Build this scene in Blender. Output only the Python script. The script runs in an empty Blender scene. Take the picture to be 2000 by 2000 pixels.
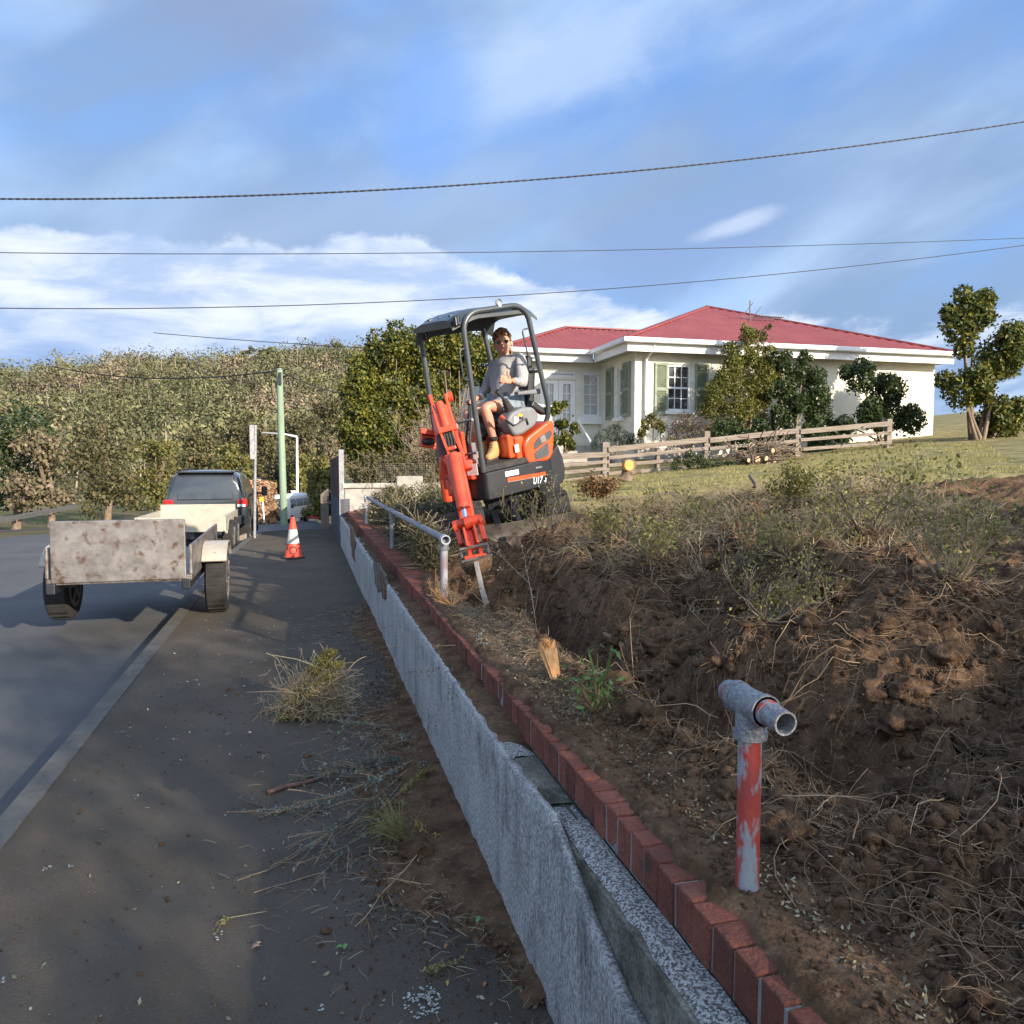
import bpy, bmesh, math, random
import numpy as np
from mathutils import Vector, Matrix, noise
R = math.radians
rnd = random.Random(7)
rng = np.random.default_rng(11)
scene = bpy.context.scene
col = scene.collection

# ------------------------------------------------------------------ camera
CAM_H, YAW, PITCH, F = 1.7, R(15.1), R(3.62), 1500.0
cam_d = bpy.data.cameras.new('camera'); cam = bpy.data.objects.new('camera', cam_d); col.objects.link(cam)
cam.location = (0, 0, CAM_H); cam.rotation_euler = (R(90) - PITCH, 0, -YAW)
cam_d.sensor_width = 36; cam_d.lens = 27.0; cam_d.clip_start = .05; cam_d.clip_end = 3000
scene.camera = cam
CF = Vector((math.sin(YAW)*math.cos(PITCH), math.cos(YAW)*math.cos(PITCH), -math.sin(PITCH)))
CR = Vector((math.cos(YAW), -math.sin(YAW), 0)); CU = CR.cross(CF); CO = Vector((0, 0, CAM_H))
def ray(a, b): return CF + CR*((a-1000)/F) - CU*((b-1000)/F)
def P(a, b, d): return CO + ray(a, b)*d                       # point of the place at depth d along that sight line
def at(a, b, ax, val):                                        # where that sight line meets the plane axis = val
    v = ray(a, b); return CO + v*((val-CO[ax])/v[ax])

# ------------------------------------------------------------------ light, sky, exposure
scene.view_settings.view_transform = 'Standard'; scene.view_settings.look = 'None'
scene.view_settings.gamma = 1; scene.view_settings.exposure = 1.68
SUN_EL, SUN_V = R(19), Vector((.50, -.866, 0)).normalized()
sd = Vector((SUN_V.x*math.cos(SUN_EL), SUN_V.y*math.cos(SUN_EL), math.sin(SUN_EL)))
sun_d = bpy.data.lights.new('sun', 'SUN'); sun = bpy.data.objects.new('sun', sun_d); col.objects.link(sun)
sun_d.energy = 2.7; sun_d.angle = R(.5); sun_d.color = (1, .87, .70)
sun.location = (20, -30, 30); sun.rotation_euler = (-sd).to_track_quat('-Z', 'Y').to_euler()
world = bpy.data.worlds.new('World'); scene.world = world; world.use_nodes = True
def build_world():
    nt = world.node_tree; nd = nt.nodes; nd.clear(); L = nt.links.new
    def N(t, **k):
        n = nd.new(t)
        for a, b in k.items(): setattr(n, a, b)
        return n
    def M(op, a, b=None, c=None, clamp=False):
        n = N('ShaderNodeMath', operation=op, use_clamp=clamp)
        for i, v in enumerate((a, b, c)):
            if v is None: continue
            if isinstance(v, (int, float)): n.inputs[i].default_value = v
            else: L(v, n.inputs[i])
        return n.outputs[0]
    def sstep(v, lo, hi):
        n = N('ShaderNodeMapRange', interpolation_type='SMOOTHSTEP')
        L(v, n.inputs[0]); n.inputs[1].default_value = lo; n.inputs[2].default_value = hi
        return n.outputs[0]
    def mix(fac, a, b):
        n = N('ShaderNodeMix', data_type='RGBA')
        if isinstance(fac, (int, float)): n.inputs[0].default_value = fac
        else: L(fac, n.inputs[0])
        for i, v in ((6, a), (7, b)):
            if isinstance(v, tuple): n.inputs[i].default_value = (*v, 1)
            else: L(v, n.inputs[i])
        return n.outputs[2]
    def fcurve(v, pts):
        n = N('ShaderNodeFloatCurve'); c = n.mapping.curves[0]
        while len(c.points) < len(pts): c.points.new(.5, .5)
        for p, q in zip(c.points, pts): p.location = q
        n.mapping.update(); L(v, n.inputs[1]); return n.outputs[0]
    sky = N('ShaderNodeTexSky', sky_type='NISHITA'); sky.sun_disc = False
    sky.sun_elevation = SUN_EL; sky.sun_rotation = math.atan2(SUN_V.x, SUN_V.y)
    sky.air_density = 1.0; sky.dust_density = 1.0; sky.ozone_density = 2.0
    tc = N('ShaderNodeTexCoord'); sp = N('ShaderNodeSeparateXYZ'); L(tc.outputs['Generated'], sp.inputs[0])
    x, y, z = sp.outputs
    az = M('ARCTAN2', x, y); el = M('ARCSINE', z)
    # noise coordinates on the cloud deck: azimuth, elevation, tilted and stretched
    def coords(sx, sy, rot, off=0.0):
        c = N('ShaderNodeCombineXYZ'); L(M('ADD', az, off), c.inputs[0]); L(el, c.inputs[1])
        m = N('ShaderNodeMapping'); L(c.outputs[0], m.inputs[0]); m.inputs['Rotation'].default_value = (0, 0, R(rot)); 
        m2 = N('ShaderNodeMapping'); L(m.outputs[0], m2.inputs[0]); m2.inputs['Scale'].default_value = (sx, sy, 1)
        return m2.outputs[0]
    def noi(vec, sc, det=6, rough=.55, dist=0.0):
        n = N('ShaderNodeTexNoise'); L(vec, n.inputs['Vector']); n.inputs['Scale'].default_value = sc
        n.inputs['Detail'].default_value = det; n.inputs['Roughness'].default_value = rough; n.inputs['Distortion'].default_value = dist
        return n.outputs[0]
    S = 4.1                                                  # colours below are seen values; strength is .1
    def c(r, g, b): 
        f = lambda v: ((v/255+.055)/1.055)**2.4 if v > 10 else v/255/12.92
        return (f(r)*S, f(g)*S, f(b)*S)
    base = mix(.75, sky.outputs[0], mix(sstep(el, 0.0, .7), c(108, 162, 232), c(76, 132, 214)))
    # high grey veil in tilted streaks
    n1 = noi(coords(1.0, 2.6, -22), 2.1, 5, .5, .3)
    veil = sstep(n1, .32, .60)
    shade = noi(coords(1.2, 3.0, -18, 3.0), 1.8, 5, .5, .2)
    veilc = mix(sstep(shade, .40, .66), c(133, 158, 192), c(172, 197, 228))
    s = mix(M('MULTIPLY_ADD', veil, .60, .32), base, veilc)
    # bright wisp up high (around az .27, el .40)
    def blob(a0, e0, ra, re, rot=0):
        ca, sa = math.cos(R(rot)), math.sin(R(rot))
        da, de = M('SUBTRACT', az, a0), M('SUBTRACT', el, e0)
        u = M('DIVIDE', M('ADD', M('MULTIPLY', da, ca), M('MULTIPLY', de, sa)), ra)
        v = M('DIVIDE', M('SUBTRACT', M('MULTIPLY', de, ca), M('MULTIPLY', da, sa)), re)
        return M('SQRT', M('ADD', M('MULTIPLY', u, u), M('MULTIPLY', v, v)))
    n2 = noi(coords(1, 1.8, -14), 7, 6, .6, .4)
    def soft(bl, hard=.0): return sstep(M('SUBTRACT', M('ADD', 1.25, M('MULTIPLY', M('SUBTRACT', n2, .5), 1.4)), bl), hard, 1.0)
    s = mix(M('MULTIPLY', soft(blob(.29, .455, .24, .055, 16)), .6), s, c(190, 209, 236))
    s = mix(M('MULTIPLY', soft(blob(.10, .30, .46, .07, 12)), .7), s, c(146, 168, 201))
    s = mix(M('MULTIPLY', soft(blob(.46, .26, .30, .065, 14)), .8), s, c(134, 160, 202))
    s = mix(M('MULTIPLY', soft(blob(-.12, .55, .2, .12, -30)), .7), s, c(133, 150, 185))
    s = mix(M('MULTIPLY', soft(blob(.15, .215, .13, .03, 6)), .85), s, c(104, 158, 232))
    s = mix(M('MULTIPLY', soft(blob(.16, .41, .09, .07, 50)), .65), s, c(112, 160, 232))
    s = mix(M('MULTIPLY', soft(blob(.545, .285, .06, .013, 14), .1), .5), s, c(212, 222, 242))
    # low bright bank with a billowed upper edge
    a01 = M('MULTIPLY_ADD', az, .4, .5)                       # az -1.25..1.25 -> 0..1
    top = M('MULTIPLY', fcurve(a01, [(0, .46), (.34, .50), (.46, .53), (.51, .545), (.542, .575), (.555, .57), (.575, .535), (.605, .49), (.645, .435), (.72, .36), (1, .38)]), .5)
    bil = noi(coords(1, 1.3, 0), 16, 6, .6, .1)
    edge = M('ADD', M('SUBTRACT', top, el), M('MULTIPLY', M('SUBTRACT', bil, .5), .055))
    bank = sstep(edge, 0.0, .014)
    n3 = noi(coords(1, 3.2, -4, 1.0), 6.5, 6, .6, .3)
    lit = mix(sstep(n3, .34, .68), c(166, 188, 222), c(222, 229, 241))
    lowgrey = mix(sstep(n3, .35, .65), c(142, 170, 214), c(190, 206, 232))
    bcol = mix(sstep(el, .10, .18), lowgrey, lit)
    gap = sstep(az, .30, .46)
    bankf = M('MULTIPLY', bank, M('SUBTRACT', 1.0, M('MULTIPLY', gap, M('SUBTRACT', 1.0, sstep(n3, .42, .62)))))
    s = mix(M('MULTIPLY', bankf, .96), s, bcol)
    # sky towards the sun, out of view, brightened and warmed; added to fill shade
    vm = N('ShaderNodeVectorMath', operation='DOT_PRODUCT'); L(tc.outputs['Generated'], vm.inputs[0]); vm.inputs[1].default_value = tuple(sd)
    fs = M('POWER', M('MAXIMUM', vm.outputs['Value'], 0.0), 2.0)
    fill_glow = N('ShaderNodeMix', data_type='RGBA', blend_type='MULTIPLY'); fill_glow.inputs[0].default_value = 1; L(s, fill_glow.inputs[6]); L(mix(fs, (1.0, 1.0, 1.0), (4.4, 3.5, 2.6)), fill_glow.inputs[7]); s = fill_glow.outputs[2]
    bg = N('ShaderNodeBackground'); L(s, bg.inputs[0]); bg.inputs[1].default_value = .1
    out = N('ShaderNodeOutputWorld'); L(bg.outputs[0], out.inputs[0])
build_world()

# ------------------------------------------------------------------ materials
MATS = {}
def srgb(r, g, b):
    f = lambda v: ((v/255+.055)/1.055)**2.4 if v > 10 else v/255/12.92
    return (f(r), f(g), f(b))
def mat(name, c1, c2=None, scale=8, rough=.6, metal=0, bump=0, bscale=60, c3=None, s3=30, t3=(.55, .62), island=None, coat=0, spec=None, stretch=(1, 1, 1), lo=.35, hi=.65, detail=5, objspace=False, speck=None, streak=None, objrand=0):
    if name in MATS: return MATS[name]
    m = bpy.data.materials.new(name); MATS[name] = m; m.use_nodes = True; nt = m.node_tree; L = nt.links.new
    b = nt.nodes['Principled BSDF']; b.inputs['Roughness'].default_value = rough; b.inputs['Metallic'].default_value = metal
    if coat: b.inputs['Coat Weight'].default_value = coat
    if spec is not None: b.inputs['Specular IOR Level'].default_value = spec
    c2 = c2 or tuple(v*.75 for v in c1)
    if objspace:
        tcn = nt.nodes.new('ShaderNodeTexCoord'); src = tcn.outputs['Object']
    else:
        g = nt.nodes.new('ShaderNodeNewGeometry'); src = g.outputs['Position']
    mp = nt.nodes.new('ShaderNodeMapping'); L(src, mp.inputs[0]); mp.inputs['Scale'].default_value = stretch
    def noi(sc, det=detail):
        n = nt.nodes.new('ShaderNodeTexNoise'); L(mp.outputs[0], n.inputs['Vector']); n.inputs['Scale'].default_value = sc; n.inputs['Detail'].default_value = det
        n.inputs['Roughness'].default_value = .6; return n.outputs[0]
    def ramp(v, lo, hi, a, c):
        r = nt.nodes.new('ShaderNodeValToRGB'); L(v, r.inputs[0]); e = r.color_ramp.elements
        e[0].position = lo; e[1].position = hi; e[0].color = (*a, 1); e[1].color = (*c, 1); return r.outputs[0]
    def mixc(f, a, c):
        n = nt.nodes.new('ShaderNodeMix'); n.data_type = 'RGBA'; L(f, n.inputs[0])
        for i, v in ((6, a), (7, c)):
            if isinstance(v, tuple): n.inputs[i].default_value = (*v, 1)
            else: L(v, n.inputs[i])
        return n.outputs[2]
    if island:
        gi = nt.nodes.new('ShaderNodeNewGeometry'); r = nt.nodes.new('ShaderNodeValToRGB'); L(gi.outputs['Random Per Island'], r.inputs[0])
        e = r.color_ramp.elements; k = len(island)
        while len(e) < k: e.new(.5)
        for i, cc in enumerate(island): e[i].position = i/(k-1); e[i].color = (*cc, 1)
        mul = ramp(noi(scale), lo, hi, (.72, .72, .72), (1.2, 1.2, 1.2))
        n = nt.nodes.new('ShaderNodeMix'); n.data_type = 'RGBA'; n.blend_type = 'MULTIPLY'; n.inputs[0].default_value = 1
        L(r.outputs[0], n.inputs[6]); L(mul, n.inputs[7]); cl = n.outputs[2]
    else: cl = ramp(noi(scale), lo, hi, c1, c2)
    if c3:
        f = ramp(noi(s3, 7), t3[0], t3[1], (0, 0, 0), (1, 1, 1)); cl = mixc(f, cl, c3)
    if streak:
        m2 = nt.nodes.new('ShaderNodeMapping'); L(src, m2.inputs[0]); m2.inputs['Scale'].default_value = streak[0]; n = nt.nodes.new('ShaderNodeTexNoise'); L(m2.outputs[0], n.inputs['Vector']); n.inputs['Scale'].default_value = 1; n.inputs['Detail'].default_value = 7; n.inputs['Roughness'].default_value = .65
        cl = mixc(ramp(n.outputs[0], streak[2], streak[3], (0, 0, 0), (1, 1, 1)), cl, streak[1])
    if objrand:
        oi = nt.nodes.new('ShaderNodeObjectInfo'); mr = ramp(oi.outputs['Random'], 0, 1, (1-objrand, 1-objrand*1.1, 1-objrand*1.2), (1+objrand,)*3); n = nt.nodes.new('ShaderNodeMix'); n.data_type = 'RGBA'; n.blend_type = 'MULTIPLY'; n.inputs[0].default_value = 1; L(cl, n.inputs[6]); L(mr, n.inputs[7]); cl = n.outputs[2]
    if speck:
        sm = ramp(noi(speck[0], 2), .38, .62, (speck[1],)*3, (speck[2],)*3); n = nt.nodes.new('ShaderNodeMix'); n.data_type = 'RGBA'; n.blend_type = 'MULTIPLY'; n.inputs[0].default_value = 1
        L(cl, n.inputs[6]); L(sm, n.inputs[7]); cl = n.outputs[2]
    L(cl, b.inputs['Base Color'])
    if bump:
        bn = nt.nodes.new('ShaderNodeBump'); bn.inputs['Strength'].default_value = bump; bn.inputs['Distance'].default_value = .02
        L(noi(bscale, 6), bn.inputs['Height']); L(bn.outputs[0], b.inputs['Normal'])
    return m
def leafmat(name, cols, rough=.45, scale=1.5, spec=.4, trans=.25):
    m = mat(name, cols[0], rough=rough, island=cols, scale=scale, spec=spec)
    nt = m.node_tree; b = nt.nodes['Principled BSDF']
    cl = b.inputs['Base Color'].links[0].from_socket
    t = nt.nodes.new('ShaderNodeBsdfTranslucent'); nt.links.new(cl, t.inputs[0])
    mx = nt.nodes.new('ShaderNodeMixShader'); mx.inputs[0].default_value = trans
    out = [n for n in nt.nodes if n.type == 'OUTPUT_MATERIAL'][0]
    nt.links.new(b.outputs[0], mx.inputs[1]); nt.links.new(t.outputs[0], mx.inputs[2]); nt.links.new(mx.outputs[0], out.inputs[0])
    return m

asphalt = mat('asphalt', (.088, .071, .054), (.118, .098, .078), scale=1.3, rough=.9, bump=.7, bscale=110, c3=(.16, .145, .125), s3=95, t3=(.58, .72), spec=.25)
roadmat = mat('road_asphalt', (.075, .075, .078), (.10, .10, .10), scale=1.0, rough=.85, bump=.4, bscale=120)
kerb_m = mat('kerb_concrete', (.085, .08, .073), (.13, .122, .11), scale=6, rough=.9, bump=.4, bscale=60)
concrete = mat('concrete', (.30, .28, .25), (.42, .40, .36), scale=6, rough=.9, bump=.4, bscale=60)
soil = mat('soil', (.078, .045, .025), (.200, .120, .070), scale=9, rough=.95, bump=1.0, bscale=55, c3=(.23, .165, .11), s3=38, t3=(.56, .70), spec=.1, detail=8)
clodmat = mat('soil_clod', (.080, .047, .028), (.185, .115, .070), scale=14, rough=.95, bump=.9, bscale=90, spec=.1)
brickmat = mat('brick_red', (.190, .056, .034), (.265, .086, .053), scale=13, rough=.9, bump=.8, bscale=90, c3=(.085, .050, .038), s3=11, t3=(.52, .70), detail=9, speck=(160, .82, 1.15), objrand=.28)
mortar = mat('mortar', (.26, .25, .23), (.36, .35, .32), scale=30, rough=.95, bump=.7, bscale=120)
render_m = mat('roughcast_render', (.50, .49, .465), (.68, .665, .63), scale=3, rough=.9, bump=1.0, bscale=120, c3=(.11, .12, .13), s3=4.0, t3=(.56, .76), stretch=(1, 1.5, .75), detail=9, speck=(95, .55, 1.35), streak=((1, 9, .9), (.17, .17, .17), .56, .74))
stone_m = mat('old_stone', (.13, .115, .09), (.27, .25, .20), scale=9, rough=.9, bump=.8, bscale=70, c3=(.07, .065, .04), s3=6, t3=(.5, .65), detail=8, speck=(90, .7, 1.25))
cope_m = mat('flaked_white_coping', (.10, .085, .075), (.16, .14, .125), scale=14, rough=.9, bump=.9, bscale=120, c3=(.62, .61, .58), s3=135, t3=(.44, .56), detail=8)
timber = mat('weathered_timber', (.16, .13, .10), (.31, .26, .215), scale=5, rough=.85, bump=.6, bscale=40, stretch=(.6, 3, 12), c3=(.14, .11, .09), s3=7, t3=(.6, .72))
orange = mat('orange_red_paint', (.64, .075, .018), (.76, .100, .026), scale=5, rough=.34, coat=.35, c3=(.35, .035, .02), s3=9, t3=(.66, .78), objspace=True)
armred = mat('arm_red_paint', (.60, .062, .022), (.72, .082, .030), scale=7, rough=.38, coat=.2, c3=(.12, .04, .03), s3=14, t3=(.64, .70), objspace=True)
black = mat('black_plastic', (.009, .010, .014), (.018, .020, .026), scale=6, rough=.45, c3=(.06, .06, .06), s3=25, t3=(.62, .80), objspace=True)
rubber = mat('rubber', (.018, .018, .019), (.045, .043, .040), scale=12, rough=.8, bump=.4, bscale=60)
canopy_m = mat('dark_grey_paint', (.040, .050, .056), (.060, .072, .078), scale=3, rough=.33, coat=.3)
greyplastic = mat('grey_plastic', (.14, .145, .155), (.19, .195, .205), scale=5, rough=.5, c3=(.30, .29, .26), s3=14, t3=(.66, .78), objspace=True)
steel = mat('worn_steel', (.16, .145, .135), (.27, .25, .235), scale=9, rough=.45, metal=.5, c3=(.10, .055, .035), s3=10, t3=(.52, .66))
rust = mat('rusty_steel', (.13, .075, .045), (.26, .15, .08), scale=8, rough=.7, metal=.3, bump=.5, bscale=50, c3=(.05, .035, .03), s3=9, t3=(.52, .60))
chrome = mat('chrome', (.7, .74, .8), (.6, .64, .7), rough=.12, metal=1)
galv = mat('galvanised_pipe', (.21, .215, .23), (.35, .355, .37), scale=18, rough=.55, metal=.3, bump=.45, bscale=90, c3=(.40, .36, .34), s3=22, t3=(.58, .7), speck=(150, .72, 1.2))
pipered = mat('flaking_red_pipe', (.50, .050, .035), (.38, .09, .07), scale=16, rough=.5, c3=(.33, .36, .38), s3=22, t3=(.47, .55), stretch=(1, 1, .40), detail=9, bump=.25, bscale=90)
pipepink = mat('faded_red_pipe', (.46, .21, .17), (.46, .42, .41), scale=12, rough=.55, c3=(.50, .49, .49), s3=9, t3=(.44, .56), stretch=(1, 1, .5))
white = mat('white_paint', (.80, .80, .79), (.74, .74, .73), scale=5, rough=.45)
decal = mat('white_decal', (.75, .75, .76), (.68, .69, .70), scale=40, rough=.5)
yellow = mat('yellow_decal', (.75, .50, .03), rough=.5)
cream = mat('cream_painted_brick', (.66, .63, .52), (.75, .72, .62), scale=2.5, rough=.8, bump=.25, bscale=12, stretch=(1, 1, 3))
roofred = mat('red_roof_iron', (.205, .042, .042), (.25, .056, .054), scale=1.4, rough=.6, c3=(.18, .046, .045), s3=6, t3=(.55, .7))
shutter_m = mat('sage_green_paint', (.20, .235, .17), (.26, .30, .215), scale=6, rough=.6)
glass = mat('window_glass', (.055, .06, .062), (.03, .032, .034), scale=3, rough=.06, spec=.8)
blind = mat('white_blind', (.5, .5, .48), (.42, .42, .40), scale=3, rough=.5)
grassm = leafmat('grass_blades', [(.19, .19, .05), (.34, .31, .11), (.50, .42, .20), (.22, .25, .06), (.56, .46, .25)], rough=.7, trans=.3)
lawn_m = mat('lawn_ground', (.20, .165, .075), (.37, .30, .15), scale=2.2, rough=.95, bump=.6, bscale=40, c3=(.10, .12, .03), s3=5, t3=(.5, .66), spec=.1)
root_m = mat('roots', (.10, .060, .035), rough=.85, island=[(.10, .065, .04), (.28, .18, .105), (.46, .32, .19), (.17, .11, .065)], scale=6)
straw_m = mat('dead_stems', (.2, .15, .1), rough=.85, island=[(.20, .15, .09), (.40, .30, .18), (.52, .41, .26), (.26, .21, .14)], scale=6)
twig_m = mat('pale_twigs', (.33, .27, .19), (.22, .17, .12), scale=12, rough=.8)
bark_m = mat('bark', (.13, .095, .065), (.24, .18, .13), scale=10, rough=.9, bump=.8, bscale=40, stretch=(1, 1, .3))
freshwood = mat('fresh_cut_wood', (.48, .22, .07), (.64, .36, .15), scale=12, rough=.7, stretch=(4, 4, .6), bump=.4, bscale=40)
cutface = mat('orange_cut_face', (.72, .24, .045), (.80, .33, .08), scale=12, rough=.7)
palecut = mat('pale_cut_face', (.62, .42, .24), (.50, .30, .15), scale=22, rough=.75)
lf_cam = leafmat('camellia_leaves', [(.026, .048, .012), (.055, .080, .014), (.11, .125, .020), (.27, .23, .04), (.035, .055, .014), (.16, .16, .025)], rough=.5, spec=.3, trans=.25)
lf_dark = leafmat('dark_leaves', [(.022, .042, .014), (.04, .065, .02), (.07, .09, .025)], rough=.4)
lf_con = leafmat('golden_conifer_leaves', [(.05, .075, .015), (.12, .13, .022), (.20, .18, .03), (.075, .09, .02)], rough=.5)
lf_yel = leafmat('yellow_green_leaves', [(.24, .22, .06), (.36, .31, .09), (.15, .16, .045), (.30, .24, .07)], rough=.5)
lf_dry = leafmat('dry_brown_leaves', [(.20, .10, .04), (.12, .06, .03), (.30, .18, .07)], rough=.6)
lf_box = leafmat('privet_leaves', [(.07, .075, .03), (.15, .13, .055), (.045, .055, .022), (.20, .165, .075)], rough=.5)
lf_grey = leafmat('silver_leaves', [(.30, .34, .30), (.16, .20, .16), (.42, .45, .40)], rough=.5)
lf_lav = leafmat('lavender_leaves', [(.10, .13, .11), (.18, .21, .18), (.07, .09, .07)], rough=.6)
lf_green = leafmat('fresh_green_leaves', [(.16, .27, .07), (.26, .38, .12), (.12, .20, .05)], rough=.4, trans=.35)
lf_gum_flat = leafmat('gum_leaves', [(.11, .11, .055), (.20, .17, .095), (.13, .13, .055), (.30, .22, .15), (.09, .10, .045), (.26, .17, .13), (.16, .15, .06)], rough=.7, scale=.05)
lf_gum = mat('gum_foliage', (.080, .092, .042), (.175, .168, .080), scale=.05, rough=.75, c3=(.215, .165, .118), s3=.022, t3=(.52, .64), speck=(.13, .55, 1.4), lo=.38, hi=.62, spec=.2)
lf_olive = leafmat('olive_leaves', [(.06, .065, .028), (.11, .10, .04), (.16, .13, .06)], rough=.6, scale=.2)
lf_gold = leafmat('golden_tree_leaves', [(.12, .13, .035), (.22, .19, .05), (.08, .10, .03), (.30, .24, .07)], rough=.6, scale=.3)
lf_pink = leafmat('autumn_leaves', [(.60, .34, .22), (.46, .26, .15), (.66, .44, .28), (.36, .28, .13)], rough=.7, scale=.4)
litter_m = leafmat('leaf_litter', [(.30, .24, .10), (.18, .10, .05), (.42, .36, .20), (.10, .14, .05), (.50, .46, .34), (.12, .08, .05)], rough=.6, scale=3, trans=.1)

# ------------------------------------------------------------------ mesh helpers
ROOT = {}
def tag(o, label=None, cat=None, group=None, kind=None):
    if label: o['label'] = label
    if cat: o['category'] = cat
    if group: o['group'] = group
    if kind: o['kind'] = kind
    return o
def thing(name, label, cat, loc=(0, 0, 0), group=None, mtx=None):
    o = bpy.data.objects.new(name, None); col.objects.link(o); o.empty_display_size = .2
    m = mtx.copy() if mtx is not None else Matrix.Translation(Vector(loc)); o.matrix_world = m; ROOT[o.name] = m
    tag(o, label, cat, group); return o
class MB:
    def __init__(s): s.v = []; s.f = []; s.mi = []
    def add(s, vs, fs, mi=0):
        n = len(s.v); s.v += [tuple(v) for v in vs]; s.f += [tuple(i+n for i in f) for f in fs]; s.mi += [mi]*len(fs); return s
    def box(s, c, d, rot=None, mi=0, taper=1.0):
        c = Vector(c); hx, hy, hz = d[0]/2, d[1]/2, d[2]/2; vs = []
        for z in (-1, 1):
            k = taper if z > 0 else 1.0
            for x, y in ((-1, -1), (1, -1), (1, 1), (-1, 1)):
                v = Vector((x*hx*k, y*hy*k, z*hz))
                if rot is not None: v = rot @ v
                vs.append(c+v)
        return s.add(vs, [(3, 2, 1, 0), (4, 5, 6, 7), (0, 1, 5, 4), (1, 2, 6, 5), (2, 3, 7, 6), (3, 0, 4, 7)], mi)
    def beam(s, a, b, w, h, up=(0, 0, 1), mi=0, w2=None, h2=None):
        a, b = Vector(a), Vector(b); t = (b-a).normalized(); sd_ = t.cross(Vector(up)).normalized(); u = sd_.cross(t)
        vs = []
        for p, ww, hh in ((a, w, h), (b, w2 or w, h2 or h)):
            for x, y in ((-1, -1), (1, -1), (1, 1), (-1, 1)): vs.append(p+sd_*(x*ww/2)+u*(y*hh/2))
        return s.add(vs, [(0, 3, 2, 1), (4, 5, 6, 7), (0, 1, 5, 4), (1, 2, 6, 5), (2, 3, 7, 6), (3, 0, 4, 7)][::1], mi)
    def tube(s, pts, r, n=10, cap=True, mi=0):
        pts = [Vector(p) for p in pts]; k = len(pts); rs = r if isinstance(r, (list, tuple)) else [r]*k
        t0 = (pts[1]-pts[0]).normalized(); ref = Vector((0, 0, 1)) if abs(t0.z) < .9 else Vector((1, 0, 0))
        nrm = t0.cross(ref).normalized(); vs = []
        for i, p in enumerate(pts):
            t = (pts[min(i+1, k-1)]-pts[max(i-1, 0)]).normalized()
            nrm = (nrm-t*nrm.dot(t)).normalized(); bn = t.cross(nrm)
            for j in range(n):
                a = 2*math.pi*j/n; vs.append(p+(nrm*math.cos(a)+bn*math.sin(a))*rs[i])
        fs = [(i*n+j, i*n+(j+1) % n, (i+1)*n+(j+1) % n, (i+1)*n+j) for i in range(k-1) for j in range(n)]
        if cap: fs += [tuple(range(n-1, -1, -1)), tuple((k-1)*n+j for j in range(n))]
        return s.add(vs, fs, mi)
    def ring(s, a, b, ro, ri, n=24, mi=0):                   # a hollow pipe with an open bore
        a, b = Vector(a), Vector(b); t = (b-a).normalized(); ref = Vector((0, 0, 1)) if abs(t.z) < .9 else Vector((1, 0, 0))
        u = t.cross(ref).normalized(); w = t.cross(u); vs = []
        for p, r_ in ((a, ro), (b, ro), (b, ri), (a, ri)):
            for j in range(n): an = 2*math.pi*j/n; vs.append(p+(u*math.cos(an)+w*math.sin(an))*r_)
        return s.add(vs, [(k*n+j, k*n+(j+1) % n, ((k+1) % 4)*n+(j+1) % n, ((k+1) % 4)*n+j) for k in range(4) for j in range(n)], mi)
    def prism(s, poly, fn, d0, d1, mi=0):                     # poly in 2D, fn(u, v, d) -> 3D
        n = len(poly); vs = [fn(u, v, d0) for u, v in poly]+[fn(u, v, d1) for u, v in poly]
        return s.add(vs, [tuple(range(n-1, -1, -1)), tuple(range(n, 2*n))]+[(i, (i+1) % n, n+(i+1) % n, n+i) for i in range(n)], mi)
    def ball(s, c, r, n=10, m=7, rot=None, mi=0):
        c = Vector(c); r = r if isinstance(r, (tuple, list)) else (r, r, r); vs = []
        for i in range(1, m):
            th = math.pi*i/m
            for j in range(n):
                a = 2*math.pi*j/n; v = Vector((r[0]*math.sin(th)*math.cos(a), r[1]*math.sin(th)*math.sin(a), r[2]*math.cos(th)))
                vs.append(c+(rot @ v if rot else v))
        top = len(vs); vt = Vector((0, 0, r[2])); vs.append(c+(rot @ vt if rot else vt)); vs.append(c-(rot @ vt if rot else vt))
        fs = [(i*n+j, (i+1)*n+j, (i+1)*n+(j+1) % n, i*n+(j+1) % n) for i in range(m-2) for j in range(n)]
        fs += [(top, j, (j+1) % n) for j in range(n)]+[(top+1, (m-2)*n+(j+1) % n, (m-2)*n+j) for j in range(n)]
        return s.add(vs, fs, mi)
    def build(s, name, mats, parent=None, local=False, smooth=False, bevel=0, kind=None, label=None, seg=2):
        me = bpy.data.meshes.new(name); vs = s.v
        if parent is not None and not local:
            inv = ROOT[parent.name].inverted(); vs = [tuple(inv @ Vector(v)) for v in vs]
        me.from_pydata(vs, [], s.f)
        if not isinstance(mats, (list, tuple)): mats = [mats]
        for m in mats: me.materials.append(m)
        if len(mats) > 1: me.polygons.foreach_set('material_index', s.mi)
        if not bevel and s.f:
            pass
        bm = bmesh.new(); bm.from_mesh(me); bmesh.ops.recalc_face_normals(bm, faces=bm.faces); bm.to_mesh(me); bm.free()
        return finish(name, me, parent, smooth, bevel, kind, label, seg)
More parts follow.
